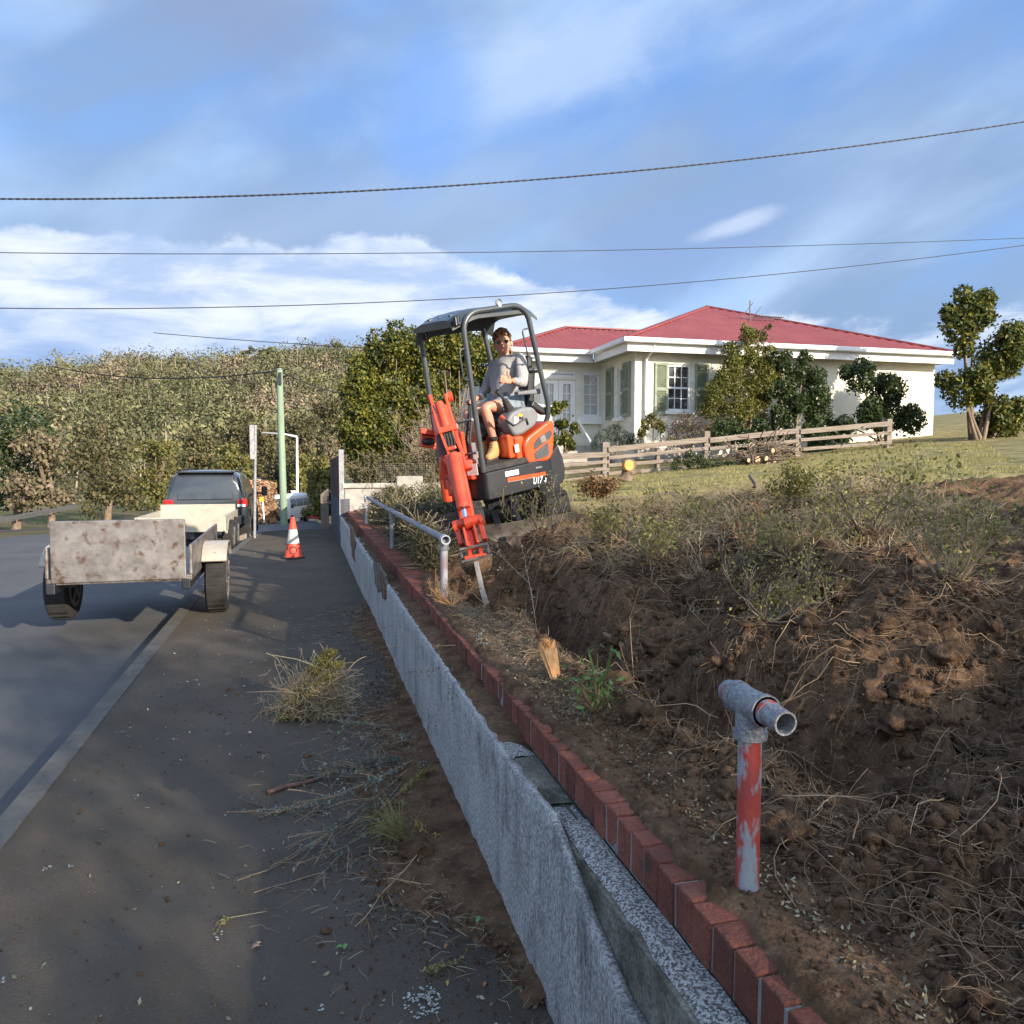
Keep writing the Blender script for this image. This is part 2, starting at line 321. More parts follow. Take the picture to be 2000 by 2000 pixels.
def finish(name, me, parent=None, smooth=False, bevel=0, kind=None, label=None, seg=2):
    if smooth: me.polygons.foreach_set('use_smooth', [True]*len(me.polygons)); 
    o = bpy.data.objects.new(name, me); col.objects.link(o)
    if smooth and smooth != 'all':
        try: me.set_sharp_from_angle(angle=R(40))
        except Exception: pass
    if bevel:
        b = o.modifiers.new('bevel', 'BEVEL'); b.width = bevel; b.segments = seg; b.limit_method = 'ANGLE'; b.angle_limit = R(35)
    if parent is not None:
        o.parent = parent
        if parent.name in ROOT: ROOT[o.name] = ROOT[parent.name]
    if kind: o['kind'] = kind
    if label: o['label'] = label
    return o
def npmesh(name, V, Fq, material, parent=None, smooth=False, kind=None, label=None):
    V = np.asarray(V, dtype=np.float32); Fq = np.asarray(Fq, dtype=np.int32)
    if parent is not None:
        inv = np.array(ROOT[parent.name].inverted()); V = V @ inv[:3, :3].T.astype(np.float32)+inv[:3, 3].astype(np.float32)
    me = bpy.data.meshes.new(name); n, k = Fq.shape
    me.vertices.add(len(V)); me.vertices.foreach_set('co', V.ravel())
    me.loops.add(n*k); me.loops.foreach_set('vertex_index', Fq.ravel())
    me.polygons.add(n); me.polygons.foreach_set('loop_start', np.arange(0, n*k, k, dtype=np.int32)); me.polygons.foreach_set('loop_total', np.full(n, k, dtype=np.int32))
    me.materials.append(material); me.update(calc_edges=True)
    return finish(name, me, parent, 'all' if smooth else False, 0, kind, label)
def leafgeo(pts, size, nrm=None, aspect=.5, spread=1.0, rg=None, sizevar=.4):
    rg = rg or rng; pts = np.asarray(pts, float); n = len(pts)
    a = rg.normal(size=(n, 3))
    N_ = a*spread if nrm is None else nrm+a*spread
    N_ /= np.linalg.norm(N_, axis=1)[:, None]+1e-9
    T = np.cross(N_, rg.normal(size=(n, 3))); T /= np.linalg.norm(T, axis=1)[:, None]+1e-9
    B = np.cross(N_, T); s = size*(1+sizevar*(rg.random(n)*2-1))[:, None]
    V = np.stack([pts-T*s*.5, pts+B*s*aspect*.5-N_*s*.08, pts+T*s*.5, pts-B*s*aspect*.5-N_*s*.08], 1).reshape(-1, 3)
    return V, np.arange(4*n).reshape(n, 4)
def lumpy(clumps, k=5, f=.48, seed=3):
    rr = random.Random(seed); out = []
    for c, r_ in clumps:
        out.append((c, tuple(q*.72 for q in r_)))
        for _ in range(k):
            v = Vector((rr.gauss(0, 1), rr.gauss(0, 1)-.35, rr.gauss(0, 1)+.15)).normalized(); g = f*rr.uniform(.65, 1.15)
            out.append(((c[0]+v.x*r_[0]*.72, c[1]+v.y*r_[1]*.72, c[2]+v.z*r_[2]*.72), (r_[0]*g, r_[1]*g, r_[2]*g)))
    return out
def crown_pts(clumps, n, shell=.55, rg=None):
    rg = rg or rng; w = np.array([max(c[1])**2 for c in clumps]); w /= w.sum(); idx = rg.choice(len(clumps), n, p=w)
    C_ = np.array([c[0] for c in clumps], float)[idx]; Rr = np.array([c[1] for c in clumps], float)[idx]
    d = rg.normal(size=(n, 3)); d /= np.linalg.norm(d, axis=1)[:, None]
    rad = shell+(1-shell)*rg.random(n)**.6; rad *= 1+.10*rg.normal(size=n)
    return C_+d*Rr*rad[:, None], d
def leaves(name, clumps, n, size, m, parent=None, shell=.55, aspect=.5, spread=.8, kind=None, seed=1, sizevar=.4):
    rg = np.random.default_rng(seed); p, d = crown_pts(clumps, n, shell, rg)
    V, Fq = leafgeo(p, size, d+np.array([0, 0, .3]), aspect, spread, rg, sizevar)
    return npmesh(name, V, Fq, m, parent, kind=kind)
def tubes(name, paths, m, parent=None, n=4, kind=None, smooth=True):   # paths: list of (points, radii)
    V = []; Fq = []; k0 = 0
    for pts, rs in paths:
        pts = np.asarray(pts, float); k = len(pts); t = np.gradient(pts, axis=0); t /= np.linalg.norm(t, axis=1)[:, None]+1e-9
        ref = np.array([0, 0, 1.]) if abs(t[0, 2]) < .9 else np.array([1., 0, 0])
        u = np.cross(t, ref); u /= np.linalg.norm(u, axis=1)[:, None]+1e-9; w = np.cross(t, u)
        a = np.arange(n)*2*np.pi/n; rs = np.broadcast_to(np.asarray(rs, float), (k,))
        V.append((pts[:, None]+(u[:, None]*np.cos(a)[None, :, None]+w[:, None]*np.sin(a)[None, :, None])*rs[:, None, None]).reshape(-1, 3))
        i = np.arange(k-1)[:, None]*n; j = np.arange(n)[None]
        q = np.stack([i+j, i+(j+1) % n, i+n+(j+1) % n, i+n+j], -1).reshape(-1, 4)+k0; Fq.append(q); k0 += k*n
    return npmesh(name, np.concatenate(V), np.concatenate(Fq), m, parent, smooth=smooth, kind=kind)
def wander(p, d, length, k=6, wig=.35, drop=0.0, rg=None):
    rg = rg or rnd; p = Vector(p); d = Vector(d).normalized(); out = [tuple(p)]
    for i in range(k):
        d = (d+Vector((rg.uniform(-1, 1), rg.uniform(-1, 1), rg.uniform(-1, 1)))*wig+Vector((0, 0, -drop))).normalized()
        p = p+d*(length/k); out.append(tuple(p))
    return out
def branching(p, d, length, r, levels=2, kids=4, rg=None, wig=.22, up=.15):
    rg = rg or rnd; pts = wander(p, d, length, 5, wig, -up, rg); rs = [r*(1-.7*i/5) for i in range(6)]
    out = [(pts, rs)]; tips = [pts[-1]]
    if levels > 0:
        for k in range(kids):
            i = rg.randint(1, 5); q = Vector(pts[i]); dd = (Vector(pts[i])-Vector(pts[i-1])).normalized()
            dd = (dd+Vector((rg.uniform(-1, 1), rg.uniform(-1, 1), rg.uniform(-.4, 1)))*.9).normalized()
            o2, t2 = branching(q, dd, length*rg.uniform(.4, .65), rs[i]*.6, levels-1, kids, rg, wig, up); out += o2; tips += t2
    return out, tips
def text_mesh(body, size, shear=0, offset=0, extrude=.002):
    cu = bpy.data.curves.new('lettering', 'FONT'); cu.body = body; cu.size = size; cu.shear = shear; cu.offset = offset; cu.extrude = extrude; cu.resolution_u = 3
    o = bpy.data.objects.new('lettering', cu); col.objects.link(o); dg = bpy.context.evaluated_depsgraph_get()
    me = bpy.data.meshes.new_from_object(o.evaluated_get(dg)); bpy.data.objects.remove(o); return me
def skinned(pts, rad, edges, root, sub=2):
    me = bpy.data.meshes.new('tmp'); me.from_pydata(pts, edges, []); o = bpy.data.objects.new('tmp', me); col.objects.link(o)
    m = o.modifiers.new('s', 'SKIN'); m.use_smooth_shade = True; sv = me.skin_vertices[0].data
    for i, r_ in enumerate(rad): sv[i].radius = r_ if isinstance(r_, tuple) else (r_, r_); sv[i].use_root = (i == root)
    s_ = o.modifiers.new('u', 'SUBSURF'); s_.levels = sub; s_.render_levels = sub
    dg = bpy.context.evaluated_depsgraph_get(); out = bpy.data.meshes.new_from_object(o.evaluated_get(dg))
    bpy.data.objects.remove(o); out.polygons.foreach_set('use_smooth', [True]*len(out.polygons)); return out
def nz(x, y, z=0, s=1): return noise.noise(Vector((x*s, y*s, z)))
# ------------------------------------------------------------------ excavator pose (upper frame: X forward, Y left, Z up)
def euler3(a, b, c): return Matrix.Rotation(R(a), 4, 'Z') @ Matrix.Rotation(R(b), 4, 'Y') @ Matrix.Rotation(R(c), 4, 'X')
EXM = Matrix.Translation((2.19, 8.50, 1.066)) @ euler3(199.5, 11.4, -2.8)
EXUP = (EXM.to_3x3() @ Vector((0, 0, 1))).normalized()
def side(a, b, Y):                                            # point on the machine's plane Y = const, in its own frame
    inv = EXM.inverted(); o = inv @ CO; d = inv.to_3x3() @ ray(a, b); return o+d*((Y-o.y)/d.y)
def c1(x, y, Y): return side(780+x/4.83, 560+y/4.83, Y)

# ------------------------------------------------------------------ terrain
def sst(a, b, v): t = min(1, max(0, (v-a)/(b-a))); return t*t*(3-2*t)
def gz(x, y, fine=True):
    s = .72+.2*min(max(x-1.1, 0), 1.9)+.09*max(0, x-3)
    if y > 14: s += .03*min(y-14, 8)*sst(1, 3, x)
    dist = (1-sst(7.2, 9.5, y+.5*nz(x, y, 3, .7)))*sst(1.0, 1.5, x)*(1-sst(6, 9, x))
    ww = sst(1.2, 2.2, y)*(1-sst(5.2, 6.3, y))
    s += .075*math.exp(-((x-1.17)/.13)**2)*sst(1.6, 2.6, y)*(1-sst(4.2, 5.2, y))
    cx = 1.62+.10*math.sin(y*1.3)
    s -= .60*math.exp(-((x-cx+.06)/.19)**2)*ww*(.75+.5*nz(0, y, 4, 1.6))
    s -= .42*math.exp(-(((x-1.40)/.27)**2+((y-5.75)/.6)**2))
    s -= .22*math.exp(-(((x-1.85)/.3)**2+((y-3.5)/.35)**2))
    s += .16*math.exp(-(((x-2.5)/.45)**2+((y-4.4)/.9)**2))
    s -= .20*math.exp(-(((x-2.0)/.3)**2+((y-2.0)/.4)**2))
    s += .10*math.exp(-(((x-2.3)/.5)**2+((y-3.1)/.7)**2))-.07*math.exp(-(((x-2.12)/.3)**2+((y-7.15)/.3)**2))
    if fine:
        s += dist*(.13*nz(x, y, 1, 2.2)+.14*(.35-abs(nz(x, y, 5, 4.0)))+.085*(.3-abs(nz(x, y, 9, 9.5)))+.045*nz(x, y, 2, 22)+.02*nz(x, y, 6, 45))
        s += .014*nz(x, y, 7, 22)*(1-dist)*(1-sst(7, 12, y))+.02*nz(x, y, 4, 1.1)*sst(7, 9, y)
    xe = .880-.030*sst(2.0, 2.9, y)+.13*sst(5.6, 7, y)+.035*nz(0, y, 3, 3.0)+.022*nz(0, y, 8, 11)
    if x < 1.07:
        k = sst(xe-.012, xe+.022, x); k2 = sst(xe, 1.06, x); s = .695*(1-k)+((.729+.014*nz(x, y, 6, 15)+.009*nz(x, y, 2, 37))*(1-k2)+max(s, .73)*k2)*k
    w = max(abs(x-2.17)-.62, abs(y-8.6)-.85, 0); wt = 1-sst(0, .38, w)
    if wt > 0:
        pz = 1.066-(EXUP.x*(x-2.19)+EXUP.y*(y-8.5))/EXUP.z; s = s*(1-wt)+(pz-.01)*wt
    return s
def hit(a, b):                                                # where a sight line meets the garden ground
    v = ray(a, b).normalized(); t = .8
    while t < 40:
        p = CO+v*t
        if p.x > .9 and p.z < gz(p.x, p.y): return p
        t += .01 if t < 12 else .05
    return CO+v*t
def axis_pts(segs):
    out = [segs[0][0]]
    for a, b, st in segs:
        n = max(1, round((b-a)/st)); out += [a+(b-a)*(i+1)/n for i in range(n)]
    return out
gx = axis_pts([(.835, 1.3, .014), (1.3, 3.0, .0165), (3.0, 5.5, .045), (5.5, 12, .14), (12, 60, 1.2)])
gy = axis_pts([(-25, -1, 1.5), (-1, .6, .1), (.6, 4.6, .0165), (4.6, 8, .03), (8, 14, .08), (14, 24, .3), (24, 60, 2)])
GV = [(x, y, gz(x, y)) for y in gy for x in gx]
nx = len(gx); qs, ql = [], []
for j in range(len(gy)-1):
    for i in range(nx-1):
        q = (j*nx+i, j*nx+i+1, (j+1)*nx+i+1, (j+1)*nx+i); x, y = gx[i], gy[j]
        lawn = y+.8*nz(x, y, 2, 1.1)+.35*nz(x, y, 6, 4) > 8.2-.25*(x-3) and x > 1.35 and not (x < 3.1 and y < 9.8)
        (ql if lawn else qs).append(q)
def submesh(name, quads, m, kind):
    idx = np.array(quads); u, inv = np.unique(idx, return_inverse=True)
    return npmesh(name, np.array(GV)[u], inv.reshape(idx.shape), m, smooth=True, kind=kind)
submesh('garden_soil', qs, soil, 'structure')
submesh('lawn', ql, lawn_m, 'structure')

# street side: everything x < .72
def street_z(y): return 0.0 if y < 20 else -.065*(y-20) if y < 78 else -3.77
def sheet(name, xs, ys, zf, m, skip=None):
    V = [(x, y, zf(x, y)) for y in ys for x in xs]; k = len(xs)
    Q = [(j*k+i, j*k+i+1, (j+1)*k+i+1, (j+1)*k+i) for j in range(len(ys)-1) for i in range(k-1) if not (skip and skip(xs[i], ys[j]))]
    return npmesh(name, V, Q, m, smooth=True, kind='structure')
def fp_left(y): return -1.32+.0*y if y < 15 else -1.32+.12*(y-15)/3 if y < 18 else -1.20+.44*((y-18)/2.7)**1.3 if y < 20.7 else min(-.76+.9*(y-20.7), .3)
ysf = axis_pts([(-12, 0, 1), (0, 15, .25), (15, 22.5, .25)])
V = []; Q = []
for y in ysf:
    l = fp_left(y)
    for i in range(9): x = l+(.76-l)*i/8; V.append((x, y, (.006*nz(x, y, 1, 1.5) if y < 19 else street_z(y))))
for j in range(len(ysf)-1):
    for i in range(8): a = j*9+i; Q.append((a, a+1, a+10, a+9))
npmesh('footpath', V, Q, asphalt, smooth=True, kind='structure')
def road_z(x, y): return street_z(y)-.12 if x < .8 else street_z(y)-.12
sheet('road', axis_pts([(-9.0, .9, .9)]), axis_pts([(-15, 18, 3), (18, 22, .5), (22, 130, 4)]), lambda x, y: street_z(y)-.12, roadmat)
kb = thing('kerb', None, None); kb['kind'] = 'structure'
b = MB()
for k in range(len(ysf)-1):
    y0, y1 = ysf[k], ysf[k+1]; x0, x1 = fp_left(y0), fp_left(y1)
    za, zb = (street_z(y0) if y0 > 19 else 0), (street_z(y1) if y1 > 19 else 0)
    b.add([(x0-.14, y0, za-.13), (x0+.002, y0, za-.13), (x0+.002, y0, za+.008), (x0-.12, y0, za+.008), (x1-.14, y1, zb-.13), (x1+.002, y1, zb-.13), (x1+.002, y1, zb+.008), (x1-.12, y1, zb+.008)], [(0, 1, 2, 3), (7, 6, 5, 4), (0, 3, 7, 4), (3, 2, 6, 7), (2, 1, 5, 6)])
b.build('kerb_stone', kerb_m, kb)
b = MB(); b.box((-9.1, 5, -.06), (.2, 60, .14)); b.build('far_kerb', kerb_m, kb)
sheet('far_footpath', [-11.5, -10.3, -9.2], axis_pts([(-15, 130, 5)]), lambda x, y: street_z(y)+.01, asphalt)
def hill_z(x, y):
    d = math.hypot(x, y); a = math.degrees(math.atan2(x, y))
    rise = sst(120, 430, d)
    H = np.interp(a, [-60, -34, -26, -19, -12, -5.4, -2, 2, 6, 12, 20, 60], [16, 23, 28, 33, 39, 44, 48, 51, 50, 38, 18, 12])
    base = street_z(min(y, 78)) if y > 0 else 0
    return base-.35+rise*(H+5)+(5*nz(x, y, 2, .012)+2*nz(x, y, 4, .03))*sst(100, 200, d)
sheet('ground', axis_pts([(-600, -60, 20), (-60, 60, 6), (60, 600, 20)]), axis_pts([(-80, 0, 10), (0, 130, 5), (130, 620, 14)]), lambda x, y: hill_z(x, y) if x < .8 or y > 75 else hill_z(x, y)-(1.0 if y < 60 else .3), mat('hillside_ground', (.11, .095, .055), (.19, .155, .10), scale=.06, rough=1, c3=(.09, .10, .045), s3=.15, t3=(.45, .6), spec=.05))

# ------------------------------------------------------------------ retaining wall: render, old stones, brick course
wall = thing('retaining_wall', 'low retaining wall along the footpath, grey rough render topped with red bricks on edge', 'wall', (.75, 6, 0))
tp = [at(1075, 1588, 0, .705), at(1123, 1716, 0, .705), at(1160, 1811, 0, .705), at(1218, 1949, 0, .705)]
tp = sorted([(p.y, p.z) for p in tp]); WY = [-1.5]+[p[0] for p in tp]+[2.6, 16.3]; WZ = [tp[0][1]-.05]+[p[1] for p in tp]+[.600, .600]
ys_ = axis_pts([(-1, 1, .1), (1, 7, .03), (7, 16.3, .1)]); V = []; nzr = 10
for y in ys_:
    top = np.interp(y, WY, WZ)+.006*nz(0, y, 1, 18)+.004*nz(0, y, 5, 45)+(.003 if y > 2.3 else 0); ex = .012*sst(2.6, 1.2, y) if y < 2.6 else 0
    for k in range(nzr+1):
        z = top*k/nzr; V.append((.703-.012*max(0, 2.4-y)*(k/nzr)+.006*nz(y, z, 3, 2.5)+.004*nz(y, z, 6, 20), y, z))
    V.append((.728-.004*ex+(.012*nz(0, y, 7, 12)+.01 if y > 2.4 else 0), y, top-.004)); V.append((.730, y, 0))
w = nzr+3; Q = [(j*w+i, (j+1)*w+i, (j+1)*w+i+1, j*w+i+1) for j in range(len(ys_)-1) for i in range(w-1)]
rf = npmesh('render_coat', V, Q, render_m, wall, smooth=True)
# places where the render has broken away and shows the old masonry
for poly, m_, d_ in (([(684, 1028), (690, 1033), (692, 1046), (695, 1060), (692, 1075), (693, 1098), (688, 1088), (687, 1070), (684, 1052)], rust, 0), ([(730, 1098), (737, 1100), (744, 1108), (752, 1118), (754, 1140), (753, 1158), (745, 1150), (738, 1156), (733, 1138)], stone_m, 0), ([(741, 1117), (747, 1119), (752, 1130), (753, 1150), (754, 1168), (748, 1170), (746, 1152), (742, 1140)], rust, .002)):
    pts_ = []
    for q in range(len(poly)):
        a, c = Vector((*poly[q], 0)), Vector((*poly[(q+1) % len(poly)], 0))
        for t in (0, .33, .66): p = a.lerp(c, t); w_ = at(p.x+rnd.uniform(-.8, .8), p.y+rnd.uniform(-2, 2), 0, .695); pts_.append((w_.y, w_.z))
    b = MB(); b.prism(pts_, lambda u, v, d: (d, u, v), .6905-d_, .702); b.build('exposed_patch', m_, wall)
MB().box((.885, 7.6, .294), (.31, 17.4, .588)).build('core', stone_m, wall)
edges = [-1.0, .55, at(1112, 1690, 0, .78).y-.02, 2.30, 2.72, 3.5]+[3.5+.9*k for k in range(1, 15)]
for k in range(len(edges)-1):
    y0, y1 = edges[k]+.006, edges[k+1]-.006
    if y1 > 16.3: y1 = 16.3
    if y1 <= y0: continue
    x0 = .742 if y0 < 2.28 else .722; V = []; n1, n2 = max(4, int((y1-y0)/.05)), 4; b = MB(); G = {}
    for i in range(n1+1):
        for j in range(n2+1):
            y = y0+(y1-y0)*i/n1; t = j/n2; x = x0+(.826-x0)*t+(0 if j else (.020 if y0 < 2.28 else .002)*nz(y, k, 1, 9))
            G[i, j] = len(V); V.append((x, y, .600+(.011 if y0 < 2.28 else .006)*nz(x*4, y, k, 7)+(.007*math.sin(k*2.3) if y0 < 2.28 else 0)+(-.012 if j == 0 else 0)-.004*t))
    for i in range(n1+1):                                     # front face down behind the render
        y = y0+(y1-y0)*i/n1; G[i, -1] = len(V); V.append((x0+.003+.010*nz(y, 3, k, 8), y, .50 if x0 < .73 else .30)); 
        G[i, -2] = len(V); V.append((x0+.006*nz(y, 8, k, 6), y, .49 if x0 < .73 else .0))
    Fq = [(G[i, j], G[i+1, j], G[i+1, j+1], G[i, j+1]) for i in range(n1) for j in range(-2, n2) if not (j == -1 and False)]
    Fq = [q for q in Fq]
    # order rows -2,-1,0..n2
    Fq = []
    rows = [-2, -1]+list(range(n2+1))
    for i in range(n1):
        for a_, b_ in zip(rows[:-1], rows[1:]): Fq.append((G[i, a_], G[i+1, a_], G[i+1, b_], G[i, b_]))
    for i in (0, n1):
        Fq.append((G[i, -2], G[i, -1], G[i, 0], G[i, 1]))
    b.add(V, Fq, 0)
    if y0 < 2.28: b.mi = [1 if (f[0] in [G[i, r] for i in range(n1+1) for r in (-2, -1)]) else 0 for f in b.f]
    elif k == 3: b.mi = [1]*len(b.f)
    b.build('stone', [cope_m, stone_m], wall, smooth='all')
# bricks on edge
bvar = []
for v in range(6):
    b = MB().box((0, 0, 0), (.230, .076, .110)); r0 = random.Random(v)
    b.v = [(x+r0.uniform(-.002, .002), y+r0.uniform(-.0015, .0015), z+r0.uniform(-.002, .002)) for x, y, z in b.v]
    o = b.build('brick', brickmat, None, bevel=.0045); bvar.append(o)
y = -.35; k = 0
used = [False]*6
while y < 16.2:
    v = rnd.randrange(6)
    if not used[v]: o = bvar[v]; used[v] = True
    else: o = bvar[v].copy(); col.objects.link(o)
    o.parent = wall; o.matrix_local = Matrix.Translation(Vector((.943+rnd.uniform(-.004, .004), y, .6585+rnd.uniform(-.003, .002)))-Vector((.75, 6, 0))) @ Matrix.Rotation(rnd.uniform(-.02, .02), 4, 'X') @ Matrix.Rotation(rnd.uniform(-.02, .02), 4, 'Z')
    y += .0865; k += 1
for v in range(6):
    if not used[v]: bpy.data.objects.remove(bvar[v])
MB().box((.9435, 7.9, .652), (.222, 16.6, .105)).build('mortar', mortar, wall)

# ------------------------------------------------------------------ pipe posts and rail
def tee(parent, c, post_r, ends, m, mring=None):
    b = MB(); c = Vector(c); r_ = post_r*1.28
    b.tube([c+Vector((0, -.062, 0)), c+Vector((0, .062, 0))], r_, 20); b.tube([c, c+Vector((0, 0, -.072))], r_*.98, 20)
    for s in (-1, 1): b.tube([c+Vector((0, s*.062, 0)), c+Vector((0, s*.046, 0))], r_*1.10, 20)
    b.tube([c+Vector((0, 0, -.060)), c+Vector((0, 0, -.078))], r_*1.12, 20)
    t = b.build('tee_fitting', m, parent, smooth=True); return t
pr = .0265
pp = thing('pipe_post', 'short thick pipe post with flaking red paint and an open grey tee on top', 'post', (.966, 1.507, .70))
MB().tube([(.966, 1.507, .66), (.966, 1.507, 1.09)], pr, 28).build('post', pipered, pp, smooth=True)
te = tee(pp, (.966, 1.507, 1.158), pr, 1, galv)
b = MB(); b.ring((.966, 1.45, 1.158), (.966, 1.375, 1.155), pr, pr*.84, 28); b.build('pipe_stub', galv, pp, smooth=True)
b = MB(); b.ring((.966, 1.56, 1.158), (.966, 1.605, 1.16), pr, pr*.8, 28); b.build('pipe_stub', galv, pp, smooth=True)
for y_ in (1.442, 1.580): MB().ring((.966, y_+.006, 1.158), (.966, y_-.010, 1.158), pr*1.09, pr*.9, 28).build('painted_collar', pipered, pp, smooth=True)
rl = thing('pipe_railing', 'grey pipe handrail on short posts running along the brick edge beside the excavator', 'railing', (.966, 8, .72))
pts = [at(868, 1168, 0, .966), at(766, 1063, 0, .966), at(716, 1030, 0, .966)]
e = at(718, 972, 0, .966)
ry = lambda y: np.interp(y, [5.45, pts[1].y, e.y], [1.155, at(762, 997, 0, .966).z, e.z])
MB().tube([(.966, y_, ry(y_)) for y_ in (5.50, 7.2, pts[1].y, e.y)], pr*1.02, 14).build('rail', galv, rl, smooth=True)
for i, p in enumerate(pts):
    MB().tube([(.966, p.y, .66), (.966, p.y, ry(p.y)-.04)], pr, 18).build('post', pipepink if i != 1 else galv, rl, smooth=True)
    b = MB(); c = Vector((.966, p.y, float(ry(p.y)))); b.tube([c+Vector((0, .07, 0)), c+Vector((0, -.045 if i == 0 else -.07, 0))], pr*1.28, 18, cap=(i != 0)); b.tube([c, c-Vector((0, 0, .075))], pr*1.25, 18); b.tube([c-Vector((0, 0, .062)), c-Vector((0, 0, .08))], pr*1.42, 18)
    b.build('tee_fitting', galv, rl, smooth=True)
MB().ring((.966, 5.47, 1.155), (.966, 5.39, 1.155), pr*1.3, pr*.98, 24).build('open_end', mat('bare_pipe_rim', (.55, .56, .57), (.42, .43, .44), rough=.5), rl, smooth=True)

# ------------------------------------------------------------------ cross wall, timber screen and base wall along the street
cw = thing('garden_wall', 'pale concrete block wall with coping crossing behind the low bushes', 'wall', (2.5, 16.4, .8))
zt = at(700, 944, 1, 16.3).z
MB().box((2.6, 16.45, (zt+.3)/2), (3.6, .2, zt-.42)).build('wall_body', concrete, cw, bevel=.01)
for k in range(6): MB().box((1.05+.61*k, 16.44, zt-.05), (.60, .30, .10)).build('coping_stone', concrete, cw, bevel=.012)
gate_z = at(800, 930, 1, 16.1).z
b = MB().box((2.15, 16.42, gate_z-.25), (.55, .34, .5)); b.build('pier', concrete, cw, bevel=.015)
sf = thing('slat_screen', 'dark brown vertical slat screen standing on the dark grey wall beside the footpath', 'fence', (.75, 19, 0))
bz = lambda y: np.interp(y, [16.3, 22], [at(679, 985, 0, .72).z, at(649, 961, 0, .72).z])
tz = lambda y: np.interp(y, [16.3, 22], [at(679, 884, 0, .72).z, at(652, 897, 0, .72).z])
slm = mat('brown_slat', (.055, .032, .022), (.09, .050, .033), scale=5, rough=.75, stretch=(1, 8, .5), bump=.3)
n = 52; proto = None
for k in range(n):
    y = 16.42+k*.107; h = tz(y)-bz(y)
    if proto is None: proto = MB().box((0, 0, .5), (.025, .088, 1.0)).build('slat', slm, None)
    o = proto if k == 0 else proto.copy()
    if k: col.objects.link(o)
    o.parent = sf; o.matrix_local = Matrix.Translation(Vector((.70+rnd.uniform(-.003, .003), y, bz(y)-.02))-Vector((.75, 19, 0))) @ Matrix.Diagonal((1, 1, h+rnd.uniform(-.01, .01), 1))
MB().beam((.735, 16.4, tz(16.4)-.4), (.735, 22, tz(22)-.4), .04, .09).build('rail', slm, sf); MB().beam((.735, 16.4, bz(16.4)+.3), (.735, 22, bz(22)+.3), .04, .09).build('rail', slm, sf)
MB().box((.74, 16.36, (tz(16.3)+.3)/2+.05), (.10, .10, tz(16.3)-.2)).build('post', galv, sf)
bw = thing('base_wall', 'dark blue grey rendered wall under the brown slat screen beside the footpath', 'wall', (.8, 19, 0))
b = MB(); b.prism([(16.31, 0-.01), (22, -.25), (22, float(bz(22))-.02), (16.31, float(bz(16.31))-.02)], lambda u, v, d: (d, u, v), .70, .90); b.build('wall_body', mat('dark_grey_wall', (.075, .08, .095), (.10, .105, .12), scale=3, rough=.9, bump=.3), bw, bevel=.008)
pk = thing('paling_fence', 'short pale picket fence beyond the dark wall at the end of the footpath', 'fence', (.8, 23.5, 0))
for k in range(7):
    o = MB().box((.62-.02*k, 22.4+k*.42, .35-.04*k), (.05, .30, 1.25)).build('paling', timber, pk)
MB().beam((.68, 22.2, .6), (.56, 25.2, .35), .05, .08).build('rail', timber, pk)

# ------------------------------------------------------------------ house
YF, XS, YW = 18.1, 8.1, 20.45
hs = thing('house', 'cream house with red corrugated roof, white gutters and green shutters behind the timber fence', 'house', (10, 20, 1.9))
def wall_holes(name, ax, c, u0, u1, z0, z1, holes, th=.24, m=cream):
    b = MB(); us = sorted({u0, u1, *[h for q in holes for h in q[:2]]})
    for a, c2 in zip(us[:-1], us[1:]):
        mid = (a+c2)/2; hz_ = sorted([q[2:4] for q in holes if q[0] < mid < q[1]]); z = z0
        for lo, hi in hz_+[(z1, z1)]:
            if lo > z:
                cc = (a+c2)/2, (z+lo)/2
                if ax == 1: b.box((cc[0], c+th/2, cc[1]), (c2-a, th, lo-z))
                else: b.box((c+th/2, cc[0], cc[1]), (th, c2-a, lo-z))
            z = hi
    o = b.build(name, m, hs)
    bm = bmesh.new(); bm.from_mesh(o.data); bmesh.ops.remove_doubles(bm, verts=bm.verts, dist=1e-4)
    seen = {}
    for f in list(bm.faces):
        key = tuple(sorted(v.index for v in f.verts)); seen.setdefault(key, []).append(f)
    dead = [f for fs in seen.values() if len(fs) > 1 for f in fs]; bmesh.ops.delete(bm, geom=dead, context='FACES_ONLY'); bm.to_mesh(o.data); bm.free(); return o
def rect(ax, c, a, b_):                                       # rectangle on wall plane from two sight lines
    p, q = at(*a, ax, c), at(*b_, ax, c); i = 0 if ax == 1 else 1
    return (min(p[i], q[i]), max(p[i], q[i]), min(p.z, q.z), max(p.z, q.z))
ZE, Z0 = 4.62, 1.7
wm = rect(1, YF, (1304, 711), (1349, 803))
sw = rect(0, XS, (1206, 719), (1217, 815))
wd = rect(1, YW, (1138, 727), (1171, 813))
dr = rect(1, YW, (1092, 738), (1124, 869)); dl = rect(1, YW, (1055, 740), (1090, 869))
dr = (dr[0], dr[1], dr[2], dl[3]); dl = (dl[0], dr[0]-.01, dr[2], dr[3])
tr = (dl[0], dr[1], dr[3]+.06, at(1100, 724, 1, YW).z)
wall_holes('wall', 1, YF, XS, 17.3, Z0-.3, ZE, [wm]); wall_holes('wall', 0, XS, YF+.242, YW, Z0-.3, ZE, [sw])
wall_holes('wall', 1, YW, 5.4, XS+.24, Z0-.3, ZE, [wd, (dl[0], dr[1], dr[2], dr[3]), tr])
MB().box((5.52, 24, 3), (.24, 6.6, 3.2)).build('wall', cream, hs)
MB().box((12.5, 26.8, 3), (9, .24, 3.2)).build('wall', cream, hs); MB().box((17.2, 22.5, 3), (.24, 8.4, 3.2)).build('wall', cream, hs)
MB().box((12.4, 22.6, 3.1), (7.5, 6.5, 2.6)).build('interior', mat('dark_interior', (.03, .027, .024), rough=1), hs)
